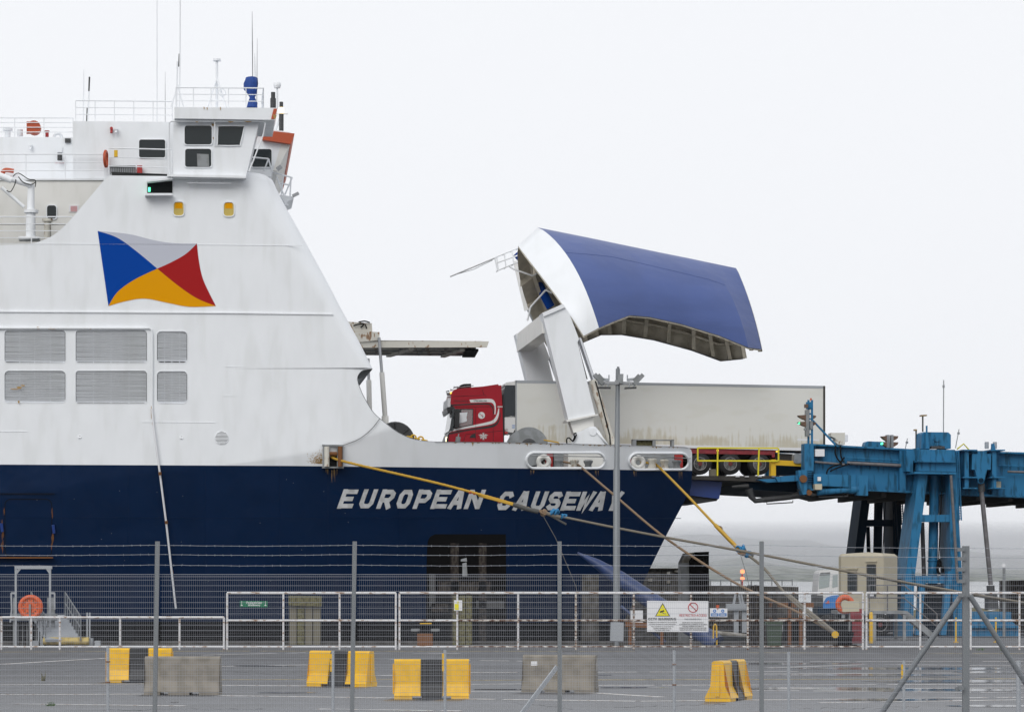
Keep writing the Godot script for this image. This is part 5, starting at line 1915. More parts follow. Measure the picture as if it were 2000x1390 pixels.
	rod(st, S(1584.5, 782, z + 0.1), S(1584.5, 777.5, z + 0.1), 0.04, 8)
	part(st, "beacon", M.orange, ms)
	st = mb()
	prS(st, [1593, 877, 1611, 877, 1611, 891, 1593, 891], z + 0.4, 0.3)
	part(st, "junction_box", M.sign_white, t)
	st = mb()
	prS(st, [1598, 931, 1604, 931, 1604, 939, 1598, 939], z + 0.6, 0.2)
	part(st, "junction_box", M.sign_white, t)
	st = mb()
	prS(st, [1592, 945, 1606, 945, 1606, 956, 1593, 956], z + 0.7, 0.4)
	part(st, "tan_box", M.tan_box, t)
	st = mb()
	prS(st, [1946, 940, 1956, 940, 1956, 953, 1946, 953], z + 0.5, 0.3)
	part(st, "tan_box", M.tan_box, t)
	# machinery on the girder top
	st = mb()
	prS(st, [1624, 845, 1651, 845, 1651, 868, 1638, 868, 1633, 864, 1633, 856, 1624, 852], z - 0.1, 0.6)
	part(st, "warning_horn", M.old_white, t)
	st = mb()
	prS(st, [1651, 849, 1657, 849, 1657, 862, 1651, 862], z - 0.1, 0.3)
	part(st, "horn_box", M.sign_white, t)
	st = mb()
	prS(st, [1690, 868, 1692, 863, 1696, 861.5, 1740, 863, 1742, 876, 1690, 875], z - D + 0.3, 0.6)
	prS(st, [1690, 875, 1742, 876, 1742, 890, 1690, 888], z - D + 0.3, 0.2)
	part(st, "sheave_guard", M.span_blue, t)
	st = mb()
	prS(st, [1733, 849, 1738, 849, 1738, 875, 1733, 874], z - 0.5, 0.3)
	prS(st, [1741.5, 849, 1746, 849, 1746, 876, 1741.5, 875], z - 0.5, 0.3)
	var sg := part(st, "signal_case", M.mid_grey, t)
	st = mb()
	for y in [852, 864]:
		prS(st, [1722, y, 1733, y - 1, 1733, y + 9, 1727, y + 5], z - 0.5, 0.3)
		prS(st, [1746, y - 1, 1755.5, y - 0.5, 1754, y + 4, 1746, y + 9], z - 0.5, 0.3)
	part(st, "signal_hood", M.hood_brown, sg)
	st = mb()
	box(st, S(1723, 866, z - 0.6), Vector3(0.06, 0.09, 0.2))
	part(st, "green_signal", M.green_light, sg)
	# towers: near and far A-frames with cylinders, cross heads and ladders
	for sgn in [0, 1]:
		var tz := z + 0.9
		var mv := Vector3(0, 0, -D - 1.4) if sgn == 1 else Vector3.ZERO
		var m: Material = M.span_blue if sgn == 0 else M.dark_shade_blue  # far tower's shade is painted as a darker blue than the near one
		var mk := func(name: String, polys: Array, zz: float, dep: float, mm: Material, par: Node) -> MeshInstance3D:
			var s := mb()
			for q in polys:
				var p := []
				for w in v2s(q): p.append(S(w.x, w.y, zz) + mv)
				prism3(s, p, Vector3(0, 0, -dep))
			return part(s, name, mm, par)
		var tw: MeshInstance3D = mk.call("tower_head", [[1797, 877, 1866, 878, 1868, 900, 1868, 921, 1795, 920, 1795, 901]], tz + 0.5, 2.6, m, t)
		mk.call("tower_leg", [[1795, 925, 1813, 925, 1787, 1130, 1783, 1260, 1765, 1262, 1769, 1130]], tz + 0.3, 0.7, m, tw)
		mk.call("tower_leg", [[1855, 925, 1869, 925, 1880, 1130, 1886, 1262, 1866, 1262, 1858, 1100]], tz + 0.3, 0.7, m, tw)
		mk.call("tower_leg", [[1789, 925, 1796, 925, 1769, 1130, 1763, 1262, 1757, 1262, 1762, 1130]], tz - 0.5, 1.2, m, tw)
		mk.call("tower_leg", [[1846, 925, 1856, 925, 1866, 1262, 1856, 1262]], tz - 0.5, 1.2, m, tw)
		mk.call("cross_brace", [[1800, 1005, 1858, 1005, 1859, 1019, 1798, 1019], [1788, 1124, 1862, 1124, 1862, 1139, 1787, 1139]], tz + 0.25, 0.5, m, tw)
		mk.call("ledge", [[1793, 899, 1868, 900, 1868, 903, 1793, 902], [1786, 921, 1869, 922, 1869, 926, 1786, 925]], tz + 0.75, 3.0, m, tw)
		if sgn == 0:
			mk.call("head_cheek", [[1784, 876, 1797, 874, 1795, 900, 1783, 899], [1770, 878, 1784, 878, 1784, 922, 1772, 920]], tz + 0.1, 1.6, m, tw)
			mk.call("sheave_housing", [[1800, 876, 1801, 848, 1805, 843.5, 1853, 844, 1858, 849, 1858, 876, 1842, 876, 1840, 870, 1826, 870, 1822, 876]], tz, 1.0, m, tw)
			mk.call("sheave_base", [[1820, 871, 1846, 871, 1846, 876, 1820, 876]], tz + 0.25, 0.4, M.dark_grey, tw)
			mk.call("fin", [[1809, 876, 1809, 845, 1813, 845, 1816, 872, 1816, 876]], tz + 0.25, 0.3, m, tw)
			mk.call("fin_top", [[1810, 845, 1810, 831, 1812.5, 831, 1812.5, 845]], tz + 0.2, 0.1, m, tw)
			st = mb(true)
			disc(st, S(1830, 857, tz + 0.06), Vector3.BACK, 0.12, 0.14, 14)
			rod(st, S(1829.5, 864, tz + 0.1), S(1829.5, 871, tz + 0.1), 0.1, 8)
			part(st, "sheave_pin", M.span_blue, tw)
			mk.call("lower_strut", [[1851, 1115, 1863, 1115, 1849, 1240, 1839, 1240], [1799, 1139, 1808, 1139, 1800, 1240, 1790, 1240]], tz + 0.6, 0.35, m, tw)
			mk.call("machinery", [[1803, 1140, 1858, 1140, 1855, 1262, 1800, 1262]], tz - 1.6, 1.0, M.dark_shade_blue, tw)
		st = mb(true)
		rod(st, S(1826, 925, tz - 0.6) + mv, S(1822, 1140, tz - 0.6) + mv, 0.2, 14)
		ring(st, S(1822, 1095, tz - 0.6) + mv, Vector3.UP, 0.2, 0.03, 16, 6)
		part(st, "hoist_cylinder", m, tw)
		st = mb(true)
		rod(st, S(1858, 928, tz + 0.7) + mv, S(1871, 1135, tz + 0.7) + mv, 0.06, 10)
		rod(st, S(1802, 1020, tz - 1.2) + mv, S(1806, 1140, tz - 1.2) + mv, 0.09, 10)
		part(st, "cable_duct", M.pipe_grey if sgn == 0 else M.dark_shade_blue, tw)
		st = mb()
		rod(st, S(1840, 960, tz - 0.2) + mv, S(1834, 1092, tz - 0.2) + mv, 0.025)
		if sgn == 0:
			for h in [[1834, 1092, 1838, 1100, 1836, 1106, 1842, 1108, 1842, 1118], [1834, 1095, 1832, 1112, 1836, 1122]]:
				var pp := []
				for q in spl(v2s(h), 3): pp.append(S(q.x, q.y, tz - 0.1))
				tube(st, pp, 0.06, 6)
		part(st, "hoist_chain", M.dark, tw)
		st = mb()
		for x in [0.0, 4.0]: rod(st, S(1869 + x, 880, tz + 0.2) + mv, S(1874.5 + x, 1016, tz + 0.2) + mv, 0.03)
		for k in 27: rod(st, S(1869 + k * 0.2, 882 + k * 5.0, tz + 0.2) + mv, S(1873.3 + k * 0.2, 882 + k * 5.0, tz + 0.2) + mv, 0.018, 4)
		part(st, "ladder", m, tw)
	# second lift point with its long rod
	st = mb()
	prS(st, [1900, 886, 1937, 886, 1936, 917, 1899, 917], z + 0.9, 0.9)
	prS(st, [1910, 880, 1928, 880, 1928, 886, 1910, 886], z + 0.85, 0.8)
	prS(st, [1905, 917, 1929, 917, 1922, 943, 1917, 945, 1912, 943], z + 0.95, 0.3)
	var lp := part(st, "lift_housing", M.span_blue, t)
	st = mb(true)
	disc(st, S(1917, 938, z + 0.98), Vector3.BACK, 0.1, 0.12, 14)
	part(st, "housing_pin", M.dark_shade_blue, lp)
	st = mb()
	for x in [1889, 1943]:
		for y in [880, 933, 954]:
			var a := S(x, y, z + 0.5)
			box(st, a, Vector3(0.62, 0.05, 1.1))
		prS(st, [x - 4, 880, x + 4, 880, x + 4, 955, x - 4, 955], z + 0.9, 0.8)
	prS(st, [1938, 880, 1939, 866, 1943, 866, 1946, 880], z + 0.6, 0.2)
	part(st, "guide_column", M.span_blue, lp)
	st = mb(true)
	rod(st, S(1917.5, 955, z + 0.7), S(1936, 1142, z + 0.7), 0.10, 12)
	part(st, "lift_rod", M.pipe_grey, lp)
	st = mb(true)
	rod(st, S(1917.5, 944, z + 0.7), S(1918.5, 960, z + 0.7), 0.14, 10)
	rod(st, S(1935.5, 1143, z + 0.7), S(1936, 1155, z + 0.7), 0.17, 10)
	tube(st, [S(1936, 1155, z + 0.7), S(1938, 1190, z + 0.7)], [0.26, 0.30], 10)
	part(st, "rod_socket", M.dark_grey, lp)
	st = mb()
	prS(st, [1898, 1195, 1976, 1195, 1976, 1212, 1990, 1224, 1990, 1262, 1890, 1262, 1890, 1224, 1898, 1212], z + 1.4, 2.6)
	prS(st, [1890, 1222, 1992, 1222, 1992, 1226, 1890, 1226], z + 1.6, 2.9)
	part(st, "foundation_frame", M.span_blue, lp)
	# small masts on top
	for q in [[1803, 812, 843, "lamp_tan", 1], [1790, 838, 876, "lamp_tan", 0]]:
		st = mb()
		rod(st, S(q[0], q[2], z), S(q[0], q[1], z), 0.035)
		var mm := part(st, "lamp_pole", M.dark_grey, t)
		st = mb()
		if q[4] == 1: prS(st, [1800, 810, 1811, 809.5, 1811.5, 812, 1800, 812.8], z + 0.1, 0.3)
		else: prS(st, [1787, 838, 1792, 838, 1792, 841, 1787, 841], z + 0.1, 0.2)
		part(st, "lamp_head", M.lamp_tan, mm)
	st = mb()
	rod(st, S(1843.5, 844, z), S(1844, 742, z), 0.022)
	rod(st, S(1843.8, 757, z), S(1843.8, 752, z), 0.05)
	for q in [[1769, 876, 1773, 856], [1867, 875, 1874, 838]]:
		rod(st, S(q[0], q[1], z), S(q[2], q[3], z), 0.018)
		rod(st, S(q[2] - 1, q[3] + 6, z), S(q[2] - 1, q[3] + 10, z), 0.055)
	part(st, "whip_aerial", M.mid_grey, t)
	st = mb(true)
	for x in [1928, 1944]: rod(st, S(x, 876, z), S(x, 863, z), 0.09, 12)
	part(st, "lantern", M.galv_light, t)
	st = mb()
	tube(st, [S(1870, 877, z), S(1883, 866.5, z), S(1894, 879, z)], 0.03, 4)
	part(st, "yellow_stay", M.rail_yellow, t)
	# deep blue fixed ramp foot on the ferry's bow
	st = mb()
	prS(st, [1350, 936, 1379, 938, 1411, 941, 1405, 974, 1379, 971, 1347, 967], z - 1.2, 8)
	var rf := part(st, "ramp_foot", M.deep_blue, t)
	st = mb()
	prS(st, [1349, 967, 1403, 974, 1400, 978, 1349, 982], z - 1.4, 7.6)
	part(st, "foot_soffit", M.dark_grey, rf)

func lifebuoy_shape(t: Node, c: Vector3, r: float) -> void:
	var st := mb(true)
	ring(st, c, Vector3.BACK, r * 0.72, r * 0.28, 28, 10)
	part(st, "buoy_ring", M.orange, t)

func quay_things():
	var st := mb()
	# gangway with goalpost frame at the left
	var d := 101.5
	var gw := thingW("gangway", "aluminium gangway with white goalpost frame and yellow roller on the quay", "gangway", Vector3(W(110, 1260, d).x, 0, -d))
	for x in [30.0, 97.0]: bar(st, W(x, 1106, d), Vector3(W(x, 1106, d).x, 0.0, -d), 0.07, 0.07)
	bar(st, W(28, 1108, d), W(101, 1108, d), 0.1, 0.11)
	for q in [[31, 1119, 38, 1110], [97, 1119, 91, 1110]]: bar(st, W(q[0], q[1], d), W(q[2], q[3], d), 0.06, 0.08)
	for q in [[21, 1158, 29, 1158], [21, 1158, 22, 1190], [22, 1190, 19, 1215], [99, 1158, 106, 1158], [106, 1158, 106, 1190]]: bar(st, W(q[0], q[1], d), W(q[2], q[3], d), 0.05, 0.07)
	part(st, "goalpost_frame", M.galv_light, gw)
	st = mb()
	for x in [28.0, 95.0, 103.0]: bar(st, W(x, 1167, d + 0.6), Vector3(W(x, 1167, d + 0.6).x, 0, -d - 0.6), 0.12, 0.1)
	bar(st, W(22, 1205, d + 0.6), W(110, 1205, d + 0.6), 0.3, 0.25)
	for k in 6: bar(st, Vector3(W(26 + k * 9, 1220, d).x, 0, -d - 0.9), Vector3(W(26 + k * 9, 1220, d).x, 0.8, -d - 0.9), 0.05, 0.08)
	part(st, "stair_support", M.mid_grey, gw)
	# sloping walkway and its handrails
	st = mb()
	var a0 := Vector3(W(128, 1246, d - 0.3).x, 0.22, -d + 0.9)
	var a1 := Vector3(W(74, 1200, d).x, 1.05, -d - 2.2)
	bar(st, a0, a1, 1.25, 0.08)
	part(st, "walkway", M.galv_light, gw)
	for sg in [-1.0, 1.0]:
		st = mb()
		var off := Vector3(0.62 * sg, 0, 0.05)
		for k in 8:
			var p := (a0 + off).lerp(a1 + off, k / 7.0)
			rod(st, p, p + Vector3(0, 0.85, 0), 0.025)
		for hgt in [0.85, 0.45]: rod(st, a0 + off + Vector3(0, hgt, 0), a1 + off + Vector3(0, hgt, 0), 0.028)
		part(st, "handrail", M.galv, gw)
	st = mb(true)
	rod(st, W(84, 1252, d - 0.8), W(173, 1252, d - 0.8), 0.13, 16)
	rod(st, W(84, 1247, d - 0.8), W(173, 1247, d - 0.8), 0.05, 8)
	part(st, "yellow_roller", M.paint_yellow, gw)
	st = mb()
	for x in [81.0, 176.0]:
		st = mb()
		prW(st, [x - 3, 1246, x + 4, 1246, x + 4, 1266, x - 3, 1266], d - 0.7, 0.25)
		part(st, "roller_bearing", M.galv_light, gw)
	st = mb()
	for x in [63.0, 184.0]:
		st = mb()
		prW(st, [x, 1251, x + 11, 1251, x + 11, 1264, x, 1264], d - 0.8, 0.2)
		part(st, "ballast_block", M.galv_light, gw)
	st = mb()
	for x in [74.5, 79.5, 169.5, 174.5]:
		st = mb()
		bar(st, W(x, 1196, d - 0.7), Vector3(W(x, 1260, d - 0.7).x, 0, -d + 0.7), 0.05, 0.05)
		part(st, "corner_stanchion", M.galv_light, gw)
	# orange lifebuoy housing in front of the gangway
	var lb := thingW("lifebuoy_housing", "round orange lifebuoy housing on a post beside the gangway", "lifebuoy", Vector3(W(60, 1260, 100.5).x, 0, -100.5))
	st = mb(true)
	var c := W(59, 1185, 100.5)
	disc(st, c, Vector3.BACK, 0.43, 0.16, 36)
	ring(st, c + Vector3(0, 0, 0.06), Vector3.BACK, 0.35, 0.075, 36, 8)
	part(st, "cover", M.orange, lb)
	st = mb()
	for k in 14:
		var an := k * TAU / 14 + 0.2
		var dv := Vector3(cos(an), sin(an), 0)
		bar(st, c + dv * 0.22 + Vector3(0, 0, 0.082), c + dv * 0.26 + Vector3(0, 0, 0.082), 0.01, 0.05)
	part(st, "slots", M.hood_brown, lb)
	st = mb()
	bar(st, c + Vector3(0, 0.1, 0.12), Vector3(c.x, 0, c.z + 0.12), 0.06, 0.08)
	part(st, "post", M.mid_grey, lb)
	# timber fender between the fence posts
	var tf := thingW("timber_fender", "weathered grey timber fender of upright planks on the quay edge", "fender", Vector3(W(595, 1255, 103.4).x, 0, -103.4))
	for k in 4:
		st = mb()
		var x := 565.0 + k * 15.5
		prW(st, [x, 1183, x + 13.5, 1182 + (k % 2), x + 13.5, 1262, x, 1262], 103.4 - 0.02 * (k % 3), 0.3)
		part(st, "plank", [M.timber, M.timber_green, M.timber][k % 3], tf)
	st = mb()
	prW(st, [563, 1163, 627, 1164, 627, 1184, 563, 1182], 103.2, 0.5)
	part(st, "cap_beam", M.timber_green, tf)
	# tall black fender frame beside the hull
	var bf := thingW("fender_tower", "tall black fender tower standing against the navy hull", "fender", Vector3(W(911, 1258, 103.7).x, 0, -103.7))
	st = mb()
	prW(st, spl(v2s([832, 1262, 833, 1100, 835, 1060]), 2) + spl(v2s([835, 1058, 840, 1048, 850, 1043]), 3) + v2s([988, 1043, 990, 1262]), 103.8, 0.3)
	part(st, "facing", M.black, bf)
	for q in [[838, 1120, 850, 1185, "dark_grey"], [855, 1135, 958, 1158, "timber_dark"], [880, 1060, 896, 1262, "timber_dark"], [935, 1060, 950, 1262, "timber_dark"], [842, 1178, 875, 1195, "timber_dark"], [930, 1172, 985, 1188, "dark_grey"]]:
		st = mb()
		prW(st, [q[0], q[1], q[2], q[1] + 1, q[2], q[3], q[0], q[3] - 1], 103.72, 0.1)
		part(st, "timber", M[q[4]], bf)
	st = mb()
	prW(st, [900, 1092, 911, 1089, 912, 1096, 900, 1096], 103.65, 0.1)
	prW(st, [903, 1100, 911, 1098, 913, 1125, 903, 1125], 103.65, 0.1)
	part(st, "chain_plate", M.mid_grey, bf)
	var tp := thingW("timber_pile", "mossy square timber pile in front of the black fender tower", "pile", Vector3(W(903, 1258, 103.0).x, 0, -103.0))
	for k in 3:
		st = mb()
		var x := 884.0 + k * 13
		prW(st, [x, 1163, x + 11.5, 1163, x + 11.5, 1263, x, 1263], 103.0, 0.3)
		part(st, "plank", M.timber_green, tp)
	# double bollard
	var db := thingW("double_bollard", "dark double mooring bollard with grey caps on the quay edge", "bollard", Vector3(W(832, 1262, 101.2).x, 0, -101.2))
	st = mb()
	box2(st, Vector3(W(815, 0, 101.2).x, 0, -101.0), Vector3(W(845, 0, 101.2).x, 0.45, -101.4))
	part(st, "pedestal", M.rust_brown, db)
	for x in [811.0, 850.0]:
		st = mb(true)
		tube(st, [W(x, 1246, 101.2), W(x, 1231, 101.2)], [0.12, 0.15], 14)
		bar(st, W(x, 1245, 101.2), W(831, 1245, 101.2), 0.2, 0.2)
		part(st, "horn", M.dark, db)
		st = mb(true)
		disc(st, W(x, 1230, 101.2), Vector3.UP, 0.16, 0.09, 16)
		part(st, "cap", M.mid_grey, db)
	st = mb()
	prW(st, [820, 1216.5, 843, 1216, 843, 1218.5, 820, 1218.5], 103.7, 0.12)
	part(st, "edge_strip", M.yellow, bf)
	# grey pile
	var gp := thingW("concrete_pile", "dark grey concrete pile left of the lamp post against the hull", "pile", Vector3(W(1153, 1258, 103.6).x, 0, -103.6))
	st = mb()
	prW(st, [1137, 1122, 1170, 1121, 1170, 1262, 1136, 1262], 103.6, 0.4)
	part(st, "shaft", M.concrete_dark, gp)
	# lamp post
	lamp_post()
	# blue boom leaning from the hull to the quay
	var bm := thingW("steel_boom", "blue tubular steel boom slanting down from the bow to the quay", "boom", Vector3(W(1402, 1256, 103.5).x, 0, -103.5))
	st = mb(true)
	tube(st, [W(1128, 1079, 106.0), W(1165, 1100, 105.8), W(1210, 1130, 105.5), W(1300, 1192, 104.6), W(1385, 1247, 103.7), W(1402, 1258, 103.5)], [0.03, 0.18, 0.30, 0.34, 0.34, 0.34], 20)
	part(st, "tube", M.boom_blue, bm)
	st = mb(true)
	rod(st, W(1213, 1184, 104.5), W(1300, 1254, 103.6), 0.06, 10)
	part(st, "stay", M.boom_blue, bm)
	# pier, dolphin and background beyond the bow
	var pr := thingW("concrete_pier", "dark concrete pier with fender marks beyond the bow", "pier", Vector3(W(1300, 1240, 150).x, -3.2, -150))
	st = mb()
	prW(st, [1180, 1112, 1352, 1112, 1352, 1300, 1180, 1300], 150, 6)
	prW(st, [1350, 1143, 1560, 1146, 1560, 1300, 1350, 1300], 156, 6)
	part(st, "wall", M.concrete_dark, pr)
	st = mb()
	for x in [1256, 1291]: prW(st, [x, 1112, x + 2, 1112, x + 2, 1210, x, 1210], 149.9, 0.3)
	prW(st, [1240, 1109.5, 1352, 1109.5, 1352, 1112, 1240, 1112], 149.8, 6)
	part(st, "rib", M.timber_dark, pr)
	st = mb()
	for q in [[1303, 1117, 6, 5], [1303, 1134, 6, 5], [1318, 1113, 8, 4], [1266, 1130, 8, 5]]: prW(st, [q[0], q[1], q[0] + q[2], q[1] - 1, q[0] + q[2], q[1] + q[3], q[0], q[1] + q[3]], 149.88, 0.1)
	part(st, "pale_patch", M.concrete_pale, pr)
	st = mb()
	prW(st, [1385, 1130, 1385, 1143, 1386, 1143, 1386, 1130], 156, 0.05)
	for k in 9: rod(st, W(1388 + k * 20, 1144, 156), W(1388 + k * 20, 1131, 156), 0.03, 4)
	rod(st, W(1388, 1132, 156), W(1548, 1133, 156), 0.03, 4)
	part(st, "pier_rail", M.mid_grey, pr)
	var dl := thingW("black_dolphin", "tall black fender panel with grey sloping cap standing in the water beyond the bow", "dolphin", Vector3(W(1360, 1240, 122).x, -3.2, -122))
	st = mb()
	prW(st, [1358, 1078, 1385, 1077, 1385, 1290, 1347, 1290, 1347, 1096], 122, 0.8)
	part(st, "facing", M.black, dl)
	st = mb()
	prW(st, [1330, 1099, 1348, 1099, 1348, 1290, 1330, 1290], 122.3, 2.0)
	part(st, "pillar", M.mid_grey, dl)
	st = mb()
	prW(st, [1330, 1099, 1339, 1080, 1358, 1078, 1348, 1099], 122.4, 2.0)
	part(st, "sloping_cap", M.concrete_pale, dl)
	var rm := thingW("beacon_mast", "thin mast with two lit red lamps on the pier behind the ropes", "mast", Vector3(W(1450, 1143, 155).x, W(1450, 1143, 155).y, -156.5))
	st = mb()
	rod(st, W(1450, 1145, 156.5), W(1450, 1117, 156.5), 0.05)
	rod(st, W(1446, 1117, 156.5), W(1451, 1117, 156.5), 0.03)
	part(st, "pole", M.red, rm)
	for y in [1116.0, 1130.0]:
		st = mb(true)
		disc(st, W(1450.5, y, 156.4), Vector3.BACK, 0.12, 0.12, 12)
		part(st, "lamp", M.red_light, rm)
	var wf := thingW("pontoon_frame", "white painted frame on a pontoon between pier and timber fender", "frame", Vector3(W(1447, 1240, 118).x, -3.2, -118))
	st = mb()
	for q in [[1433, 1182, 1437, 1158], [1448, 1182, 1444, 1158], [1452, 1182, 1447, 1158]]: bar(st, W(q[0], q[1], 118), W(q[2], q[3], 118), 0.1, 0.1)
	bar(st, W(1418, 1184, 118), W(1462, 1184, 118), 0.5, 0.22)
	bar(st, W(1418, 1190, 118), W(1462, 1190, 118), 0.5, 0.06)
	for x in [1438.0, 1454.0]: bar(st, W(x, 1188, 118), W(x, 1235, 118), 0.2, 0.2)
	part(st, "frame", M.galv_light, wf)
	st = mb()
	prW(st, [1395, 1212, 1520, 1214, 1520, 1320, 1395, 1320], 118.2, 4)
	part(st, "pontoon", M.timber_dark, wf)
	var bt := thingW("grey_dinghy", "grey rubber dinghy with pale rim lying below the quay fence", "boat", Vector3(W(1420, 1245, 108).x, -3.2, -108))
	st = mb(true)
	var hullp := []
	for q in [[1375, 1.0], [1400, 1.0], [1425, 0.95], [1445, 0.8], [1454, 0.45], [1457, 0.1]]:
		var ctr := W(q[0], 1234 + (q[0] - 1375) * 0.10, 108)
		var row := []
		for k in 9:
			var an := PI * k / 8.0
			row.append(ctr + Vector3(0, -sin(an) * 0.35 * q[1], cos(an) * 0.8 * q[1]))
		hullp.append(row)
	grid(st, hullp)
	part(st, "hull", M.mid_grey, bt)
	st = mb(true)
	for sg in [0, 8]:
		var pp := []
		for r in hullp: pp.append(r[sg])
		tube(st, pp, 0.09, 8)
	part(st, "rubber_tube", M.concrete_pale, bt)
	st = mb()
	box2(st, Vector3(hullp[0][4].x, -3.2, -108.4), Vector3(hullp[3][4].x, hullp[0][4].y, -107.6))
	part(st, "keel_block", M.timber_dark, bt)
	var rb := thingW("rusty_beam", "rusty steel beam with a white box lying along the quay behind the warning sign", "beam", Vector3(W(1280, 1225, 103.4).x, 0, -103.4))
	st = mb()
	prW(st, [1222, 1214, 1300, 1218, 1300, 1228, 1222, 1224], 103.4, 0.5)
	for x in [1228.0, 1290.0]: prW(st, [x, 1226, x + 6, 1226, x + 6, 1260, x, 1260], 103.4, 0.4)
	part(st, "beam", M.rust_brown, rb)
	st = mb()
	prW(st, [1232, 1192, 1256, 1192, 1256, 1216, 1232, 1216], 103.5, 0.4)
	part(st, "white_box", M.sign_white, rb)
	# timber fender posts right of the sign
	var tq := thingW("timber_dolphin", "dark timber fender posts with cross beams left of the wheelie bin", "fender", Vector3(W(1490, 1262, 102.8).x, 0, -102.8))
	for q in [[1462, 1142, 1473], [1474, 1142, 1485], [1493, 1154, 1502], [1510, 1154, 1519]]:
		st = mb()
		prW(st, [q[0], q[1], q[2], q[1] + 1, q[2], 1262, q[0], 1262], 102.8, 0.35)
		part(st, "post", M.timber_dark, tq)
	for q in [[1485, 1156, 1520, 1162], [1485, 1176, 1590, 1186], [1485, 1206, 1600, 1212], [1540, 1176, 1546, 1262], [1562, 1176, 1568, 1262]]:
		st = mb()
		prW(st, [q[0], q[1], q[2], q[1] + 1, q[2], q[3], q[0], q[3] - 1], 103.0, 0.25)
		part(st, "cross_beam", M.rust_brown if q[1] > 1170 else M.timber_dark, tq)
	var mr := thingW("mooring_rack", "dark steel quay machinery behind the rope bollard", "machinery", Vector3(W(1600, 1262, 104).x, 0, -104))
	st = mb()
	prW(st, [1535, 1205, 1665, 1208, 1665, 1262, 1535, 1262], 104.5, 1.0)
	part(st, "casing", M.dark, mr)
	# yellow hoop ladder at the quay edge
	var yl := thingW("ladder_hoop", "yellow hooped quay ladder handrail behind the warning sign", "ladder", Vector3(W(1396, 1260, 103.3).x, 0, -103.3))
	st = mb(true)
	var hp := []
	for q in spl(v2s([1393.5, 1262, 1394, 1228, 1395, 1221, 1397, 1219, 1399, 1221, 1400, 1228, 1400.5, 1262]), 3): hp.append(W(q.x, q.y, 103.3))
	tube(st, hp, 0.03, 6)
	part(st, "hoop", M.yellow, yl)
	# wheelie bin
	var wb := thingW("wheelie_bin", "dark green wheelie bin behind the tall fence", "bin", Vector3(W(1513, 1266, 98).x, 0, -98))
	st = mb()
	prW(st, [1499, 1220, 1528, 1220, 1526, 1266, 1502, 1266], 97.8, 0.65)
	part(st, "tub", M.bin_green, wb)
	st = mb()
	prW(st, [1497, 1216, 1501, 1213.5, 1525, 1213.5, 1530, 1216, 1530, 1220, 1497, 1220], 97.75, 0.75)
	part(st, "lid", M.bin_green, wb)
	st = mb(true)
	for x in [1501.0, 1526.0]: disc(st, W(x, 1261.5, 98.3), Vector3.RIGHT, 0.1, 0.06, 14)
	part(st, "wheel", M.tyre, wb)
	# booth on its platform
	booth()
	# bollards and boxes by the booth
	var yb := thingW("yellow_bollard", "yellow bollard left of the booth stairs", "bollard", Vector3(W(1702, 1240, 106).x, 0, -106))
	st = mb(true)
	var yc := W(1702, 1260, 106)
	tube(st, [Vector3(yc.x, 0, -106), Vector3(yc.x, 1.1, -106), Vector3(yc.x, 1.16, -106)], [0.075, 0.075, 0.04], 12)
	part(st, "tube", M.yellow, yb)
	var bx := thingW("red_cabinet", "red cabinet beside the orange lifebuoy near the booth", "cabinet", Vector3(W(1674, 1250, 106).x, 0, -106))
	st = mb()
	prW(st, [1661, 1189, 1686, 1189, 1686, 1257, 1661, 1257], 106, 0.5)
	part(st, "case", M.chassis_red, bx)
	var l2 := thingW("lifebuoy", "orange ring lifebuoy with a pale board hung below the booth window", "lifebuoy", Vector3(W(1652, 1255, 104).x, 0, -104))
	lifebuoy_shape(l2, W(1651, 1180, 104), 0.36)
	st = mb()
	prW(st, [1645, 1174, 1678, 1173, 1679, 1194, 1646, 1195], 103.8, 0.04)
	part(st, "notice_board", M.tan_box, l2)
	st = mb()
	bar(st, W(1660, 1170, 104.06), Vector3(W(1660, 1170, 104).x, 0, -104.06), 0.06, 0.06)
	part(st, "post", M.mid_grey, l2)
	for q in [[1868.0, 107.0, "yellow post in front of the near blue tower"], [1946.0, 107.0, "yellow post in front of the blue foundation frame"]]:
		var yp := thingW("yellow_post", q[2], "post", Vector3(W(q[0], 1255, q[1]).x, 0, -q[1]))
		st = mb()
		var pb := Vector3(W(q[0], 1255, q[1]).x, 0, -q[1])
		rod(st, pb, pb + Vector3(0, 0.95, 0), 0.035)
		disc(st, pb + Vector3(0, 0.02, 0), Vector3.UP, 0.1, 0.04, 10)
		part(st, "tube", M.yellow, yp)
	# white and blue van behind the booth
	van()
	# far right: brown block, mast, pipes
	var br := thingW("stone_block", "brown stone block at the right edge beyond the tall fence", "block", Vector3(W(2010, 1250, 128).x, 0, -128))
	st = mb()
	prW(st, [1975, 1134, 2060, 1132, 2060, 1240, 1975, 1240], 128, 3)
	part(st, "stones", M.timber_dark, br)
	var bk := thingW("earth_bank", "low brown bank of stone behind the blue foundation frame", "bank", Vector3(W(1960, 1240, 140).x, 0, -140))
	st = mb(true)
	var bank := []
	for r in 5:
		var row := []
		for k in 30:
			var px := 1770.0 + k * 14
			var p := W(px, 1188 + 3 * sin(k * 1.7) + 2 * sin(k * 0.6), 140)
			row.append(Vector3(p.x, [0.0, 0.6, 1.0, 0.9, 0.0][r] * p.y, -138 - r * 1.2))
		bank.append(row)
	grid(st, bank)
	part(st, "slope", M.timber_green, bk)
	var ml := thingW("lamp_mast", "thin grey mast with a small white lamp at the far right", "mast", Vector3(W(1962, 1240, 118).x, 0, -118))
	st = mb()
	rod(st, Vector3(W(1962, 1240, 118).x, 0, -118), W(1962, 1108, 118), 0.06, 8)
	part(st, "pole", M.mid_grey, ml)
	st = mb()
	rod(st, W(1961, 1108, 118), W(1961, 1100, 118), 0.09, 8)
	part(st, "lamp", M.sign_white, ml)


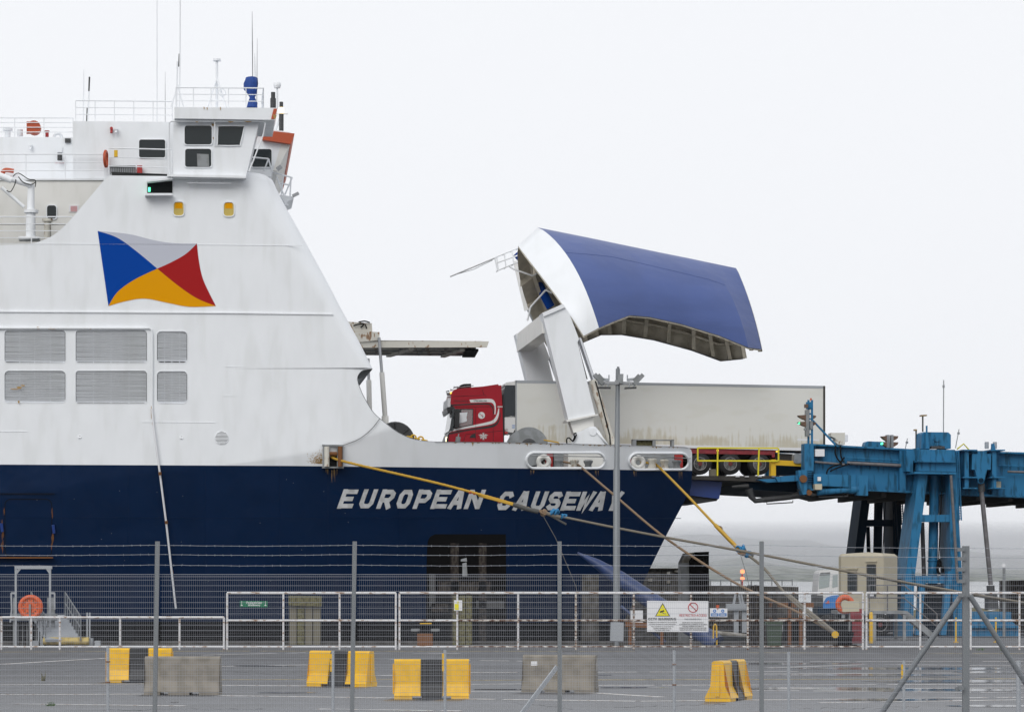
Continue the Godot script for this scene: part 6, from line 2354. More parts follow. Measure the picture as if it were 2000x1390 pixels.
func lamp_post():
	var d := 100.5
	var t := thingW("lamp_post", "tall galvanised lamp post with four floodlights in front of the bow", "lamp post", Vector3(W(1205, 1262, d).x, 0, -d))
	var st := mb(true)
	var b := Vector3(W(1204.5, 1262, d).x, 0, -d)
	tube(st, [b, W(1204.5, 915, d), W(1205, 914, d), W(1207, 720, d)], [0.13, 0.115, 0.10, 0.075], 16)
	rod(st, W(1207.5, 750, d), W(1207.5, 716, d), 0.045, 8)
	part(st, "pole", M.galv, t)
	st = mb()
	bar(st, W(1175, 747, d), W(1240, 748, d), 0.06, 0.09)
	bar(st, W(1208, 747.5, d - 0.5), W(1208, 747.5, d + 0.5), 0.06, 0.09)
	box(st, W(1207.5, 747, d), Vector3(0.24, 0.16, 0.24))
	part(st, "cross_arm", M.steel, t)
	for f in [[1161, 731, 1178, 750, -1], [1256, 732, 1238, 751, 1]]:
		st = mb()
		var p0 := W(f[0], f[1], d); var p1 := W(f[2], f[3], d)
		var along := (p1 - p0) / 2
		var nrm := Vector3(-along.y, along.x, 0).normalized()
		if nrm.y < 0: nrm = -nrm
		boxb(st, (p0 + p1) / 2, along, nrm * 0.07, Vector3(0, 0, 0.22))
		boxb(st, (p0 + p1) / 2 + nrm * 0.10, along * 0.6, nrm * 0.05, Vector3(0, 0, 0.12))
		var o := part(st, "floodlight", M.mid_grey, t)
		st = mb()
		var x: float = f[4]
		bar(st, W(1207.5 + 18 * x, 742, d), W(1207.5 + 35 * x, 740, d), 0.1, 0.1)
		rod(st, W(1207.5 + 18 * x, 744, d), W(1207.5 + 18 * x, 732, d), 0.025)
		part(st, "bracket", M.galv_light, o)
	st = mb()
	prW(st, [1208, 730, 1218, 730, 1217, 749, 1207, 749], d - 0.35, 0.2)
	part(st, "floodlight", M.mid_grey, t)
	for f in [[1168, 757, 1193, 757.5], [1220, 758, 1243, 757]]:
		st = mb()
		bar(st, W(f[0], f[1], d - 0.3), W(f[2], f[3], d - 0.3), 0.3, 0.05)
		var o := part(st, "low_lamp", M.dark_grey, t)
		st = mb()
		for k in [0.35, 0.75]:
			var m := lerpf(f[0], f[2], k)
			rod(st, W(m, 757, d - 0.3), W(m + 2, 749, d - 0.1), 0.025)
		part(st, "hanger", M.mid_grey, o)
	st = mb()
	prW(st, [1193, 1215, 1218.5, 1215.5, 1218, 1252, 1192, 1251.5], d - 0.15, 0.25)
	part(st, "switch_cabinet", M.galv_light, t)
	st = mb()
	prW(st, [1192, 1252, 1219, 1252, 1219, 1263, 1192, 1263], d - 0.1, 0.3)
	part(st, "cabinet_plinth", M.concrete_dark, t)

func booth():
	var d := 112.0
	var bw := 1.95
	var c := W(1696, 1190, d)
	var t := thingW("control_booth", "cream moulded control booth raised on a steel platform with stairs", "booth", Vector3(c.x, 0, -d))
	var y0 := W(0, 1192, d).y; var y1 := W(0, 1086, d).y
	var pl := []
	for q in [[-1, -0.82], [-0.82, -1], [0.82, -1], [1, -0.82], [1, 0.82], [0.82, 1], [-0.82, 1], [-1, 0.82]]:
		pl.append(Vector2(q[0] * 0.95, q[1] * 0.86).rotated(0.52))
	var st := mb()
	for i in 8:
		var a: Vector2 = pl[i]; var b: Vector2 = pl[(i + 1) % 8]
		quad(st, c + Vector3(a.x, y0 - c.y, a.y), c + Vector3(b.x, y0 - c.y, b.y), c + Vector3(b.x, y1 - c.y, b.y), c + Vector3(a.x, y1 - c.y, a.y))
		quad(st, c + Vector3(a.x, y1 - c.y, a.y), c + Vector3(b.x, y1 - c.y, b.y), c + Vector3(b.x * 0.9, y1 - c.y + 0.09, b.y * 0.9), c + Vector3(a.x * 0.9, y1 - c.y + 0.09, a.y * 0.9))
		tri(st, c + Vector3(a.x * 0.9, y1 - c.y + 0.09, a.y * 0.9), c + Vector3(b.x * 0.9, y1 - c.y + 0.09, b.y * 0.9), c + Vector3(0, y1 - c.y + 0.16, 0))
	var sh := part(st, "moulded_shell", M.booth_cream, t)
	# windows on the two faces towards the camera; a face is its middle, its direction along and outward normal
	var ax := Vector3(cos(0.52), 0, sin(0.52)); var az := Vector3(-sin(0.52), 0, cos(0.52))
	var lf := [c + az * 0.86, ax]            # face turned to the left
	var rf := [c + ax * 0.95, -az]           # face turned to the right
	for f in [[lf, az, 0.22, 0.75, -0.30, 0.75, 0.09], [rf, ax, 0.0, 0.64, 0.30, 0.88, 0.0]]: pass
	for f in [[c + az * 0.86, ax, az, -0.30, 0.36, 0.78, 1.52, "window"], [c + az * 0.86, ax, az, 0.50, 0.34, 0.52, 1.80, "door_window"]]:
		var m: Vector3 = f[0] + f[1] * f[3]
		st = mb()
		var lo := Vector3(0, y0 - c.y + f[5], 0); var hi := Vector3(0, y0 - c.y + f[6], 0)
		for sgn in [-1, 1]:
			bar(st, m + f[1] * (f[4] / 2 * sgn) + lo + f[2] * 0.01, m + f[1] * (f[4] / 2 * sgn) + hi + f[2] * 0.01, 0.05, 0.05)
		for e in [lo, hi, lo.lerp(hi, 0.5)]: bar(st, m - f[1] * (f[4] / 2) + e + f[2] * 0.01, m + f[1] * (f[4] / 2) + e + f[2] * 0.01, 0.05, 0.04)
		var w := part(st, f[7], M.dark_grey, sh)
		st = mb()
		boxb(st, m + (lo + hi) / 2, f[1] * (f[4] / 2), (hi - lo) / 2, f[2] * 0.012)
		part(st, "pane", M.glass, w)
		st = mb()
		bar(st, m - f[1] * (f[4] / 2 + 0.06) + hi + Vector3(0, 0.13, 0) + f[2] * 0.02, m + f[1] * (f[4] / 2 + 0.06) + hi + Vector3(0, 0.13, 0) + f[2] * 0.02, 0.08, 0.06)
		part(st, "drip_hood", M.booth_cream, w)
		if f[7] == "door_window":
			st = mb()
			boxb(st, m + lo + Vector3(0, 0.1, 0) + f[2] * 0.014, f[1] * 0.11, Vector3(0, 0.05, 0), f[2] * 0.01)
			part(st, "notice", M.sign_white, w)
	# platform, stairs and rails
	st = mb()
	var pa := W(1630, 1192, d); var pb := W(1762, 1192, d)
	box2(st, Vector3(pa.x, y0 - 0.12, -d + 1.4), Vector3(pb.x, y0, -d - 1.2))
	for x in [1640.0, 1700.0, 1758.0]:
		for dz in [1.3, -1.1]: bar(st, Vector3(W(x, 0, d).x, 0, -d + dz), Vector3(W(x, 0, d).x, y0 - 0.1, -d + dz), 0.12, 0.12)
	part(st, "platform", M.mid_grey, t)
	st = mb()
	var s0 := Vector3(pb.x, y0 - 0.08, -d + 0.9); var s1 := Vector3(pb.x + 1.25, 0.02, -d + 0.9)
	for dz in [0.0, -0.9]: bar(st, s0 + Vector3(0, 0, dz), s1 + Vector3(0, 0, dz), 0.05, 0.22)
	for k in 6:
		var p := s0.lerp(s1, (k + 0.5) / 6.0)
		box(st, p + Vector3(0, 0.02, -0.45), Vector3(0.24, 0.04, 0.86))
	part(st, "stairs", M.mid_grey, t)
	st = mb()
	var r0 := Vector3(W(1690, 0, d).x, y0, -d + 1.35)
	for hgt in [1.0, 0.5]:
		rod(st, r0 + Vector3(0, hgt, 0), Vector3(pb.x - 0.1, y0 + hgt, -d + 1.35), 0.025)
		rod(st, Vector3(pb.x - 0.1, y0 + hgt, -d + 1.35), s1 + Vector3(0, hgt, 0.05), 0.025)
	rod(st, r0, r0 + Vector3(0, 1.0, 0), 0.025)
	rod(st, Vector3(W(1725, 0, d).x, y0, -d + 1.35), Vector3(W(1725, 0, d).x, y0 + 1.0, -d + 1.35), 0.03)
	rod(st, s1, s1 + Vector3(0, 1.0, 0.05), 0.025)
	part(st, "handrail", M.pipe_grey, t)

func van():
	var d := 119.0
	var t := thingW("tipper_lorry", "white lorry cab with blue flank parked behind the booth", "lorry", Vector3(W(1625, 1235, d).x, 0, -d))
	var st := mb()
	prW(st, spl(v2s([1601, 1120, 1604, 1115, 1612, 1113]), 3) + v2s([1650, 1112, 1650, 1180, 1600, 1180, 1597, 1160, 1598, 1150]), d, 2.3)
	var cb := part(st, "cab", M.truck_white, t)
	st = mb()
	prW(st, [1601, 1124, 1603, 1118, 1622, 1117, 1622, 1122], d - 0.02, 2.34)
	part(st, "sun_visor", M.mid_grey, cb)
	st = mb()
	prW(st, [1601, 1125, 1622, 1122, 1620, 1146, 1600, 1150], d - 0.015, 2.33)
	prW(st, [1627, 1123, 1637, 1122, 1637, 1145, 1626, 1148], d - 0.015, 0.03)
	part(st, "windscreen", M.clear_glass, cb)
	st = mb()
	prW(st, [1596, 1162, 1608, 1162, 1608, 1184, 1596, 1184], d - 0.03, 2.3)
	part(st, "grille", M.dark_grey, cb)
	st = mb()
	prW(st, spl(v2s([1608, 1180, 1614, 1168, 1626, 1163, 1640, 1162]), 3) + v2s([1660, 1162, 1660, 1188, 1608, 1188]), d - 0.05, 2.2)
	part(st, "blue_wing", M.sign_blue, cb)
	st = mb()
	prW(st, [1613, 1178, 1619, 1172, 1621, 1178], d - 0.08, 0.05)
	part(st, "indicator", M.orange, cb)
	st = mb()
	prW(st, [1598, 1184, 1720, 1184, 1720, 1200, 1598, 1200], d - 0.02, 2.2)
	prW(st, [1655, 1130, 1780, 1130, 1780, 1186, 1655, 1186], d - 0.02, 2.3)
	part(st, "body", M.dark_shade_blue, t)
	for x in [1622.0, 1720.0]:
		var c := W(x, 1220, d - 0.02)
		c.y = 0.48
		wheel(t, c, 0.48, 0.3)
	st = mb()
	box2(st, Vector3(W(1600, 0, d).x, 0.5, -d - 0.1), Vector3(W(1720, 0, d).x, W(0, 1184, d).y, -d - 2.1))
	part(st, "chassis", M.dark, t)

# ---- mooring ropes
func rope(t: Node, pts: Array, r: float, m: Material, called := "rope") -> void:
	var st := mb(true)
	var dense := []
	for i in range(pts.size() - 1):
		for k in 8:
			dense.append(pts[i].cubic_interpolate(pts[i + 1], pts[max(i - 1, 0)], pts[min(i + 2, pts.size() - 1)], k / 8.0))
	dense.append(pts[-1])
	tube(st, dense, r, 8)
	part(st, called, m, t)
	# lay of the strands
	st = mb(true)
	var hl := [[], [], []]
	var run := 0.0
	for i in range(dense.size() - 1):
		var a: Vector3 = dense[i]; var b: Vector3 = dense[i + 1]
		var n := maxi(1, int(a.distance_to(b) / 0.06))
		var x := (b - a).normalized()
		var u := x.cross(Vector3.UP).normalized(); var w := u.cross(x)
		for k in n:
			run += a.distance_to(b) / n
			for s in 3:
				var an := run * 14.0 + s * TAU / 3
				hl[s].append(a.lerp(b, float(k) / n) + (u * cos(an) + w * sin(an)) * r * 0.62)
	for s in 3: tube(st, hl[s], r * 0.52, 4)
	part(st, "strands", m, t)
func knot(t: Node, c: Vector3, r: float, m: Material, called: String, sd: int) -> void:
	rng.seed = sd
	var st := mb(true)
	for k in 4:
		ring(st, c + Vector3(rng.randf_range(-1, 1), rng.randf_range(-0.5, 0.5), rng.randf_range(-0.3, 0.3)) * r, Vector3(rng.randf_range(-1, 1), rng.randf_range(-1, 1), rng.randf_range(-1, 1)), r, r * 0.35, 14, 6)
	part(st, called, m, t)
func moorings():
	var f0 := TS * S(655, 888, H(655, 888).z + 0.1)
	var f1 := TS * S(664, 899, H(664, 899).z + 0.35)
	var a := thingW("mooring_line", "long yellow rope spliced to a grey rope, leading from the shoulder fairlead", "rope", f0)
	rope(a, [f0, f1, W(860, 945, 108.5), W(1000, 983, 107.5), W(1046, 997, 107)], 0.05, M.rope_yellow)
	rope(a, [W(935, 968, 108), W(985, 981.5, 107.4), W(1020, 992, 107)], 0.035, M.rope_yellow, "doubled_rope")
	rope(a, [W(1003, 985, 107), W(1030, 994, 107), W(1052, 999, 107)], 0.085, M.rope_grey, "chafe_sleeve")
	knot(a, W(1063, 1001, 107), 0.10, M.rope_brown, "shackle", 1)
	rope(a, [W(1062, 1000, 107), W(1078, 1006, 107), W(1095, 1010, 107)], 0.07, M.rope_beige, "splice")
	knot(a, W(1084, 1000, 107), 0.12, M.rope_blue, "lashing", 2)
	knot(a, W(1100, 1008, 107), 0.08, M.rope_blue, "lashing", 3)
	rope(a, [W(1072, 1005, 107), W(1090, 1015, 107), W(1106, 1024, 107)], 0.04, M.rope_grey, "rope_end")
	rope(a, [W(1098, 1009, 107), W(1200, 1030, 106), W(1310, 1051, 105), W(1450, 1076, 103.5), W(1600, 1105, 102), W(1760, 1136, 100.5), W(1890, 1160, 99.5), W(2010, 1180, 99), W(2120, 1200, 98.6)], 0.045, M.rope_beige, "grey_rope")
	rope(a, [W(1680, 1119, 101.3), W(1760, 1135, 100.4), W(1890, 1158, 99.4), W(2010, 1178, 98.9), W(2120, 1197, 98.5)], 0.036, M.rope_beige, "grey_rope")
	for q in [[918, 962], [926, 964], [975, 981]]: knot(a, W(q[0], q[1], 108), 0.035, M.orange_red, "whipping", int(q[0]))
	var st := mb()
	tube(st, [W(1058, 1002, 107), W(1085, 1050, 106), W(1125, 1145, 104.5), W(1128, 1160, 104.2)], 0.014, 4)
	part(st, "messenger_line", M.rope_grey, a)
	var eb := thingW("mooring_bollard", "black mooring bollard off the right edge holding the long rope", "bollard", Vector3(W(2125, 1260, 98.5).x, 0, -98.5))
	st = mb(true)
	var ebp := Vector3(W(2125, 1260, 98.5).x, 0, -98.5)
	tube(st, [ebp, ebp + Vector3(0, 0.9, 0), ebp + Vector3(0, 1.1, 0), ebp + Vector3(0, 1.2, 0)], [0.25, 0.22, 0.35, 0.3], 18)
	part(st, "post", M.black, eb)
	# brown rope
	var g0 := TS * S(1091, 900, -4.6); var g1 := TS * S(1122, 906, -4.4); var g2 := TS * S(1131, 909, -4.1)
	var bb := W(1640, 1240, 98.5)
	var b := thingW("mooring_line", "brown mooring rope from the left bulwark opening down to the quay bollard", "rope", g2)
	rope(b, [g0, g1, g2, W(1200, 967, 108.8), W(1305, 1054, 105.5), W(1440, 1140, 102.5), W(1560, 1196, 100), W(1634, 1240, 98.5)], 0.045, M.rope_brown)
	# second yellow rope
	var h0 := TS * S(1252, 903, -6.6); var h1 := TS * S(1274, 905, -6.2); var h2 := TS * S(1286, 911, -6.0)
	var c := thingW("mooring_line", "short yellow rope from the right bulwark opening, spliced to a beige rope", "rope", h2)
	rope(c, [h0, h1, h2, W(1340, 965, 109), W(1400, 1028, 106), W(1443, 1072, 104)], 0.048, M.rope_yellow)
	rope(c, [W(1398, 1026, 106.1), W(1425, 1054, 105), W(1443, 1072, 104)], 0.075, M.rope_yellow, "eye_splice")
	knot(c, W(1405, 1031, 106), 0.07, M.rope_brown, "whipping", 5)
	knot(c, W(1447, 1073, 104), 0.11, M.rope_blue, "lashing", 6)
	knot(c, W(1452, 1079, 104), 0.10, M.rope_brown, "shackle", 7)
	knot(c, W(1460, 1083, 104), 0.10, M.rope_blue, "lashing", 8)
	rope(c, [W(1450, 1078, 104), W(1465, 1082, 104), W(1472, 1086, 104)], 0.06, M.rope_grey, "splice")
	rope(c, [W(1462, 1084, 104), W(1495, 1112, 103), W(1535, 1160, 101), W(1580, 1200, 99.6), W(1632, 1238, 98.4)], 0.05, M.rope_beige, "beige_rope")
	rope(c, [W(1535, 1157, 101), W(1575, 1190, 99.8), W(1615, 1222, 98.8), W(1632, 1236, 98.4)], 0.065, M.rope_beige, "eye_loop")
	st = mb()
	tube(st, [W(1445, 1078, 104), W(1458, 1120, 103), W(1465, 1150, 102.5)], 0.010, 4)
	part(st, "messenger_line", M.rope_grey, c)
	var mbd := thingW("mooring_bollard", "low black quay bollard with a yellow end cap at the ropes' end", "bollard", Vector3(W(1650, 1266, 98.6).x, 0, -98.6))
	st = mb(true)
	var q0 := Vector3(W(1651, 1266, 98.6).x, 0, -98.6)
	disc(st, q0 + Vector3(0, 0.06, 0), Vector3.UP, 0.42, 0.12, 24)
	tube(st, [q0, q0 + Vector3(0, 0.45, 0), q0 + Vector3(0, 0.55, 0)], [0.26, 0.24, 0.34], 20)
	rod(st, W(1634, 1239, 98.3), W(1664, 1239, 98.6), 0.12, 14)
	part(st, "body", M.black, mbd)
	st = mb(true)
	disc(st, W(1632, 1239, 98.2), Vector3(-0.25, 0, 1), 0.12, 0.05, 20)
	part(st, "end_cap", M.yellow, mbd)

# ---- fences
func mesh_wires(st: SurfaceTool, x0: float, x1: float, y0: float, y1: float, z: float, dx: float, dy: float, r: float, rv: float) -> void:
	var n := int(round((x1 - x0) / dx))
	for k in range(1, n): wire(st, Vector3(x0 + (x1 - x0) * k / n, y0, z), Vector3(x0 + (x1 - x0) * k / n, y1, z), rv)
	var m := int(round((y1 - y0) / dy))
	for k in m + 1: wire(st, Vector3(x0, y0 + (y1 - y0) * k / m, z + r * 1.5), Vector3(x1, y0 + (y1 - y0) * k / m, z + r * 1.5), r)
func sign_board(parent: Node, x0: float, y0: float, x1: float, y1: float, d: float, m: Material) -> MeshInstance3D:
	var st := mb()
	prW(st, [x0, y0, x1, y0 + 0.5, x1, y1, x0, y1 - 0.5], d, 0.02)
	return part(st, "board", m, parent)
func fences():
	# near perimeter fence
	var d := 35.0
	var t := thingW("perimeter_fence", "galvanised mesh fence topped with barbed wire across the foreground", "fence", Vector3(0, 0, -d))
	var xs := []
	for px in [-480.0, -88.0, 307.0, 692.5, 1093.0, 1488.0, 1887.0, 2282.0]: xs.append(W(px, 0, d).x)
	var top := W(0, 1057, d).y
	var mtop := W(0, 1121.5, d).y
	for i in xs.size():
		if i == 6: continue
		var st := mb()
		var lean: float = 0.045 if i < 4 else 0.0
		bar(st, Vector3(xs[i] - lean, 0, -d), Vector3(xs[i], top, -d), 0.05, 0.066)
		part(st, "post", M.galv, t)
	var st := mb()
	bar(st, Vector3(xs[6], 0, -d), Vector3(xs[6], W(0, 1066, d).y, -d), 0.08, 0.08)
	for py in [1073, 1091, 1112, 1135]:
		var c := W(1887, py, d)
		box(st, c + Vector3(-0.06, 0, 0.03), Vector3(0.09, 0.045, 0.08))
	part(st, "corner_post", M.galv, t)
	st = mb(true)
	rod(st, W(1878, 1163, d - 0.06), Vector3(W(1650, 1400, d).x, 0, -d - 0.3), 0.034, 12)
	part(st, "brace", M.galv, t)
	st = mb(true)
	rod(st, W(1895, 1163, d - 0.06), Vector3(W(2125, 1400, d).x, 0, -d - 0.3), 0.034, 12)
	part(st, "brace", M.galv, t)
	st = mb()
	for py in [1162, 1343]:
		box(st, W(1878, py, d - 0.08), Vector3(0.07, 0.05, 0.05))
	box(st, W(1871, 1345, d - 0.06), Vector3(0.05, 0.05, 0.05))
	part(st, "brace_clamp", M.galv, t)
	for i in xs.size() - 1:
		st = mb()
		mesh_wires(st, xs[i] + 0.03, xs[i + 1] - 0.03, 0.03, mtop, -d - 0.05, 0.0254, 0.0685, 0.0021, 0.0009)
		for yy in [mtop, mtop - 0.028]: wire(st, Vector3(xs[i], yy, -d - 0.05), Vector3(xs[i + 1], yy, -d - 0.05), 0.0028)
		part(st, "mesh_panel", M.wire, t).set_meta("kind", "stuff")
	rng.seed = 5
	for py in [1064.5, 1082.5, 1103.0]:
		for i in xs.size() - 1:
			st = mb()
			var y := W(0, py, d).y
			var dy := -0.035 if i >= 5 else 0.0
			var prev := Vector3(xs[i], y + (dy if i > 5 else 0.0), -d + 0.03)
			for k in 24:
				var s := (k + 1) / 24.0
				var p := Vector3(lerpf(xs[i], xs[i + 1], s), y + (dy * s if i == 5 else (dy if i > 5 else 0.0)) - sin(PI * s) * 0.012 + rng.randf_range(-0.002, 0.002), -d + 0.03)
				tube(st, [prev, p], 0.0024, 4, false)
				for j in 2:
					var e := Vector3(rng.randf_range(-0.3, 0.3), rng.randf_range(-1, 1), rng.randf_range(-1, 1)).normalized() * 0.013
					wire(st, p - e, p + e, 0.0013)
				prev = p
			part(st, "barbed_wire", M.wire, t)
	# lower inner fence
	var di := 48.0
	var u := thingW("inner_fence", "low mesh fence of thin grey posts behind the perimeter fence", "fence", Vector3(0, 0, -di))
	var px2 := [-250.0, -20.0, 210.0, 431.0, 650.0, 869.0, 1095.0, 1317.0, 1541.0, 1766.0, 1990.0, 2215.0]
	var tops := [1266, 1266, 1262, 1400, 1270, 1269, 1269, 1270, 1273, 1290, 1290, 1290]
	for i in px2.size():
		if i == 3: continue
		st = mb()
		var b := Vector3(W(px2[i], 0, di).x, 0, -di)
		rod(st, b, Vector3(b.x, W(0, tops[i], di).y, -di), 0.026 if i != 10 else 0.04, 8)
		var o := part(st, "post", M.galv_light, u)
		if i in [4, 5, 9]:
			st = mb()
			for k in 3: box(st, Vector3(b.x - 0.03, W(0, tops[i] + 12 + k * 12, di).y, -di + 0.01), Vector3(0.035, 0.09, 0.02))
			part(st, "reflector", M.barrier_yellow if i != 9 else M.yellow, o)
		if i in [2, 7]:
			st = mb()
			for py in [1290, 1330]: box(st, Vector3(b.x, W(0, py + i, di).y, -di), Vector3(0.07, 0.02, 0.07))
			part(st, "clamp", M.rust_brown, o)
	st = mb()
	bar(st, W(1088, 1302, di - 0.03), Vector3(W(1005, 1420, di).x, 0, -di + 0.6), 0.03, 0.075)
	part(st, "brace", M.galv_light, u)
	for i in px2.size() - 1:
		st = mb()
		mesh_wires(st, W(px2[i], 0, di).x, W(px2[i + 1], 0, di).x, 0.03, W(0, 1292, di).y, -di - 0.03, 0.05, 0.1, 0.0010, 0.0009)
		part(st, "mesh_panel", M.wire, u).set_meta("kind", "stuff")
	quay_fence()

func quay_fence():
	var d := 96.0
	var ht := W(0, 1158, d).y; var hm := W(0, 1211.5, d).y; var hb := W(0, 1263, d).y; var hl := W(0, 1205.5, d).y
	var px := func(x: float) -> float: return (x - 1000.0) / F * d
	for s in [["low white rail fence with mesh at the left of the quay", [-226, -113, 2, 60, 116, 234, 350, 437], hl, false], ["tall white mesh fence carrying the green pedestrian sign", [443, 553, 663, 773], ht, false], ["tall rusty mesh fence carrying the white warning sign", [780, 893, 1012, 1125, 1238, 1350, 1461, 1572, 1686], ht, true], ["tall white mesh fence right of the booth gate", [1693, 1798, 1897, 1992, 2100, 2210], ht, false]]:
		var t := thingW("quay_fence", s[0], "fence", Vector3(px.call(s[1][0]), 0, -d), "fences along the quay edge")
		var rusty: bool = s[3]
		for i in s[1].size():
			var st := mb(true)
			var x: float = px.call(s[1][i])
			rod(st, Vector3(x, 0, -d), Vector3(x, s[2], -d), 0.036, 8)
			part(st, "post", M.fence_rusty if rusty and i in [3, 4, 5, 6] else M.fence_white, t)
			if rusty and i > 1:
				st = mb()
				for k in 4: box(st, Vector3(x, 0.35 + k * 0.42, -d + 0.03), Vector3(0.12, 0.025, 0.03))
				part(st, "clip", M.galv_light, t)
		var a: float = px.call(s[1][0]); var b: float = px.call(s[1][-1])
		for h in [s[2], hm, hb]:
			if s[2] == hl and h == hm: continue
			var n: int = s[1].size() - 1
			for i in n:
				var st := mb(true)
				rod(st, Vector3(px.call(s[1][i]), h, -d), Vector3(px.call(s[1][i + 1]), h, -d), 0.04 if h != hb else 0.033, 8)
				part(st, "rail", M.fence_rusty if rusty and h != s[2] and i > 0 else M.fence_white, t)
		for i in s[1].size() - 1:
			var st := mb()
			mesh_wires(st, px.call(s[1][i]), px.call(s[1][i + 1]), hb, s[2], -d - 0.03, 0.05, 0.15, 0.0012, 0.0008)
			part(st, "mesh_panel", M.wire, t).set_meta("kind", "stuff")
	# signs hung on the fence
	var ds := d - 0.08
	var g := thingW("pedestrian_sign", "small green pedestrian walkway sign on the tall fence", "sign", W(495, 1185, ds))
	sign_board(g, 468, 1173, 522, 1185.5, ds, M.sign_green)
	text(g, "Pedestrian", W(496, 1176.3, ds - 0.012), 0.52, 0.085, M.sign_white, true)
	text(g, "Walkway", W(496, 1181.8, ds - 0.012), 0.42, 0.085, M.sign_white, true)
	var st := mb()
	for x in [471.5, 518.0]:
		var c := W(x, 1179, ds - 0.012)
		bar(st, c + Vector3(0, 0.05, 0), c + Vector3(0, -0.05, 0), 0.01, 0.02)
		bar(st, c + Vector3(-0.03, -0.05, 0), c + Vector3(0.03, -0.05, 0), 0.01, 0.03)
		disc(st, c + Vector3(0, 0.07, 0), Vector3.BACK, 0.015, 0.01, 8)
	part(st, "walker_symbol", M.sign_white, g)
	var y := thingW("hazard_notice", "small white and yellow hazard notice on a fence post", "sign", W(894, 1181, ds))
	sign_board(y, 886.5, 1171.5, 902.5, 1192.5, ds, M.sign_white)
	st = mb()
	prW(st, [888, 1179, 896, 1179.2, 896, 1190.5, 888, 1190.3], ds - 0.012, 0.004)
	prW(st, [892, 1177.5, 894.5, 1173, 897, 1177.5], ds - 0.012, 0.004)
	part(st, "hazard_mark", M.sign_yellow, y)
	var w := thingW("warning_sign", "large white CCTV warning and restricted access sign on the rusty fence", "sign", W(1324, 1204, ds))
	sign_board(w, 1264, 1173, 1384, 1234, ds, M.sign_white)
	var zt := ds - 0.012
	st = mb()
	prW(st, [1294.5, 1177, 1309, 1203, 1280, 1203], zt, 0.004)
	part(st, "triangle_border", M.sign_black, w)
	st = mb()
	prW(st, [1294.5, 1179.8, 1306.8, 1202, 1282.2, 1202], zt - 0.006, 0.004)
	part(st, "triangle", M.sign_yellow, w)
	st = mb()
	prW(st, [1288, 1194, 1296.5, 1191, 1298, 1193.5, 1290, 1196.5], zt - 0.012, 0.004)
	prW(st, [1294, 1195, 1297, 1197.5, 1301, 1197.5, 1301, 1198.6, 1296.5, 1198.6, 1293.4, 1195.6], zt - 0.012, 0.004)
	part(st, "camera_symbol", M.sign_black, w)
	st = mb(true)
	var c0 := W(1354, 1186, zt)
	ring(st, c0, Vector3.BACK, 0.158, 0.014, 36, 5)
	bar(st, c0 + Vector3(-0.105, 0.105, 0), c0 + Vector3(0.105, -0.105, 0), 0.012, 0.026)
	part(st, "prohibition_symbol", M.sign_red, w)
	for l in [["CCTV WARNING", 1293.5, 1208.5, 54, 4.6, "sign_black", true], ["RESTRICTED ACCESS", 1354, 1201.3, 53, 4.2, "sign_red", false], ["PASS HOLDERS ONLY", 1354, 1208.7, 33, 2.4, "sign_black", false], ["Images are recorded for the purpose", 1294, 1214.8, 56, 2.3, "sign_black", false], ["of crime prevention and detection", 1294, 1218.8, 52, 2.3, "sign_black", false], ["This scheme is controlled by", 1294, 1223.3, 44, 2.2, "sign_black", false], ["LARNE HARBOUR LTD", 1294, 1227, 35, 2.1, "sign_black", false], ["Tel: 028 2887 2100", 1294, 1230.5, 28, 2.0, "sign_black", false], ["ENTRY INTO THIS AREA WITHOUT", 1354, 1215.5, 42, 2.0, "sign_black", false], ["AUTHORISATION IS A BREACH OF SECURITY", 1354, 1219, 54, 2.0, "sign_black", false], ["AND WILL RENDER YOU LIABLE TO", 1354, 1222.6, 42, 2.0, "sign_black", false], ["PROSECUTION UNDER THE SHIP AND PORT", 1354, 1226, 53, 2.0, "sign_black", false], ["FACILITY SECURITY REGULATIONS 2004", 1354, 1229.5, 52, 2.0, "sign_black", false]]:
		text(w, l[0], W(l[1], l[2], zt), l[3] / F * zt, l[4] / F * zt, M[l[5]], l[6])
	var b := thingW("safety_notice", "small white and blue safety notice right of the warning sign", "sign", W(1404, 1196, ds))
	sign_board(b, 1387, 1187.5, 1421, 1205, ds, M.sign_white)
	st = mb()
	for x in [1396.0, 1412.0]:
		disc(st, W(x, 1192.8, zt), Vector3.BACK, 0.055, 0.008, 16)
		prW(st, [x - 7, 1197, x + 7.5, 1197, x + 7.5, 1203, x - 7, 1203], zt, 0.006)
	part(st, "blue_marks", M.sign_blue, b)
	st = mb()
	for x in [1396.0, 1412.0]:
		for k in 2: prW(st, [x - 5, 1198.3 + k * 2.3, x + 5, 1198.3 + k * 2.3, x + 5, 1199.3 + k * 2.3, x - 5, 1199.3 + k * 2.3], zt - 0.008, 0.003)
		disc(st, W(x, 1192.8, zt - 0.006), Vector3.BACK, 0.02, 0.006, 10)
	part(st, "notice_lines", M.sign_white, b)
	var sa := thingW("site_lamp", "small red lamp on the fence above the blue notice", "lamp", W(1402, 1184, ds))
	st = mb(true)
	disc(st, W(1402, 1184, ds), Vector3.UP, 0.05, 0.09, 12)
	bar(st, W(1402, 1186, ds), W(1402, 1190, ds), 0.03, 0.03)
	part(st, "lens", M.orange, sa)

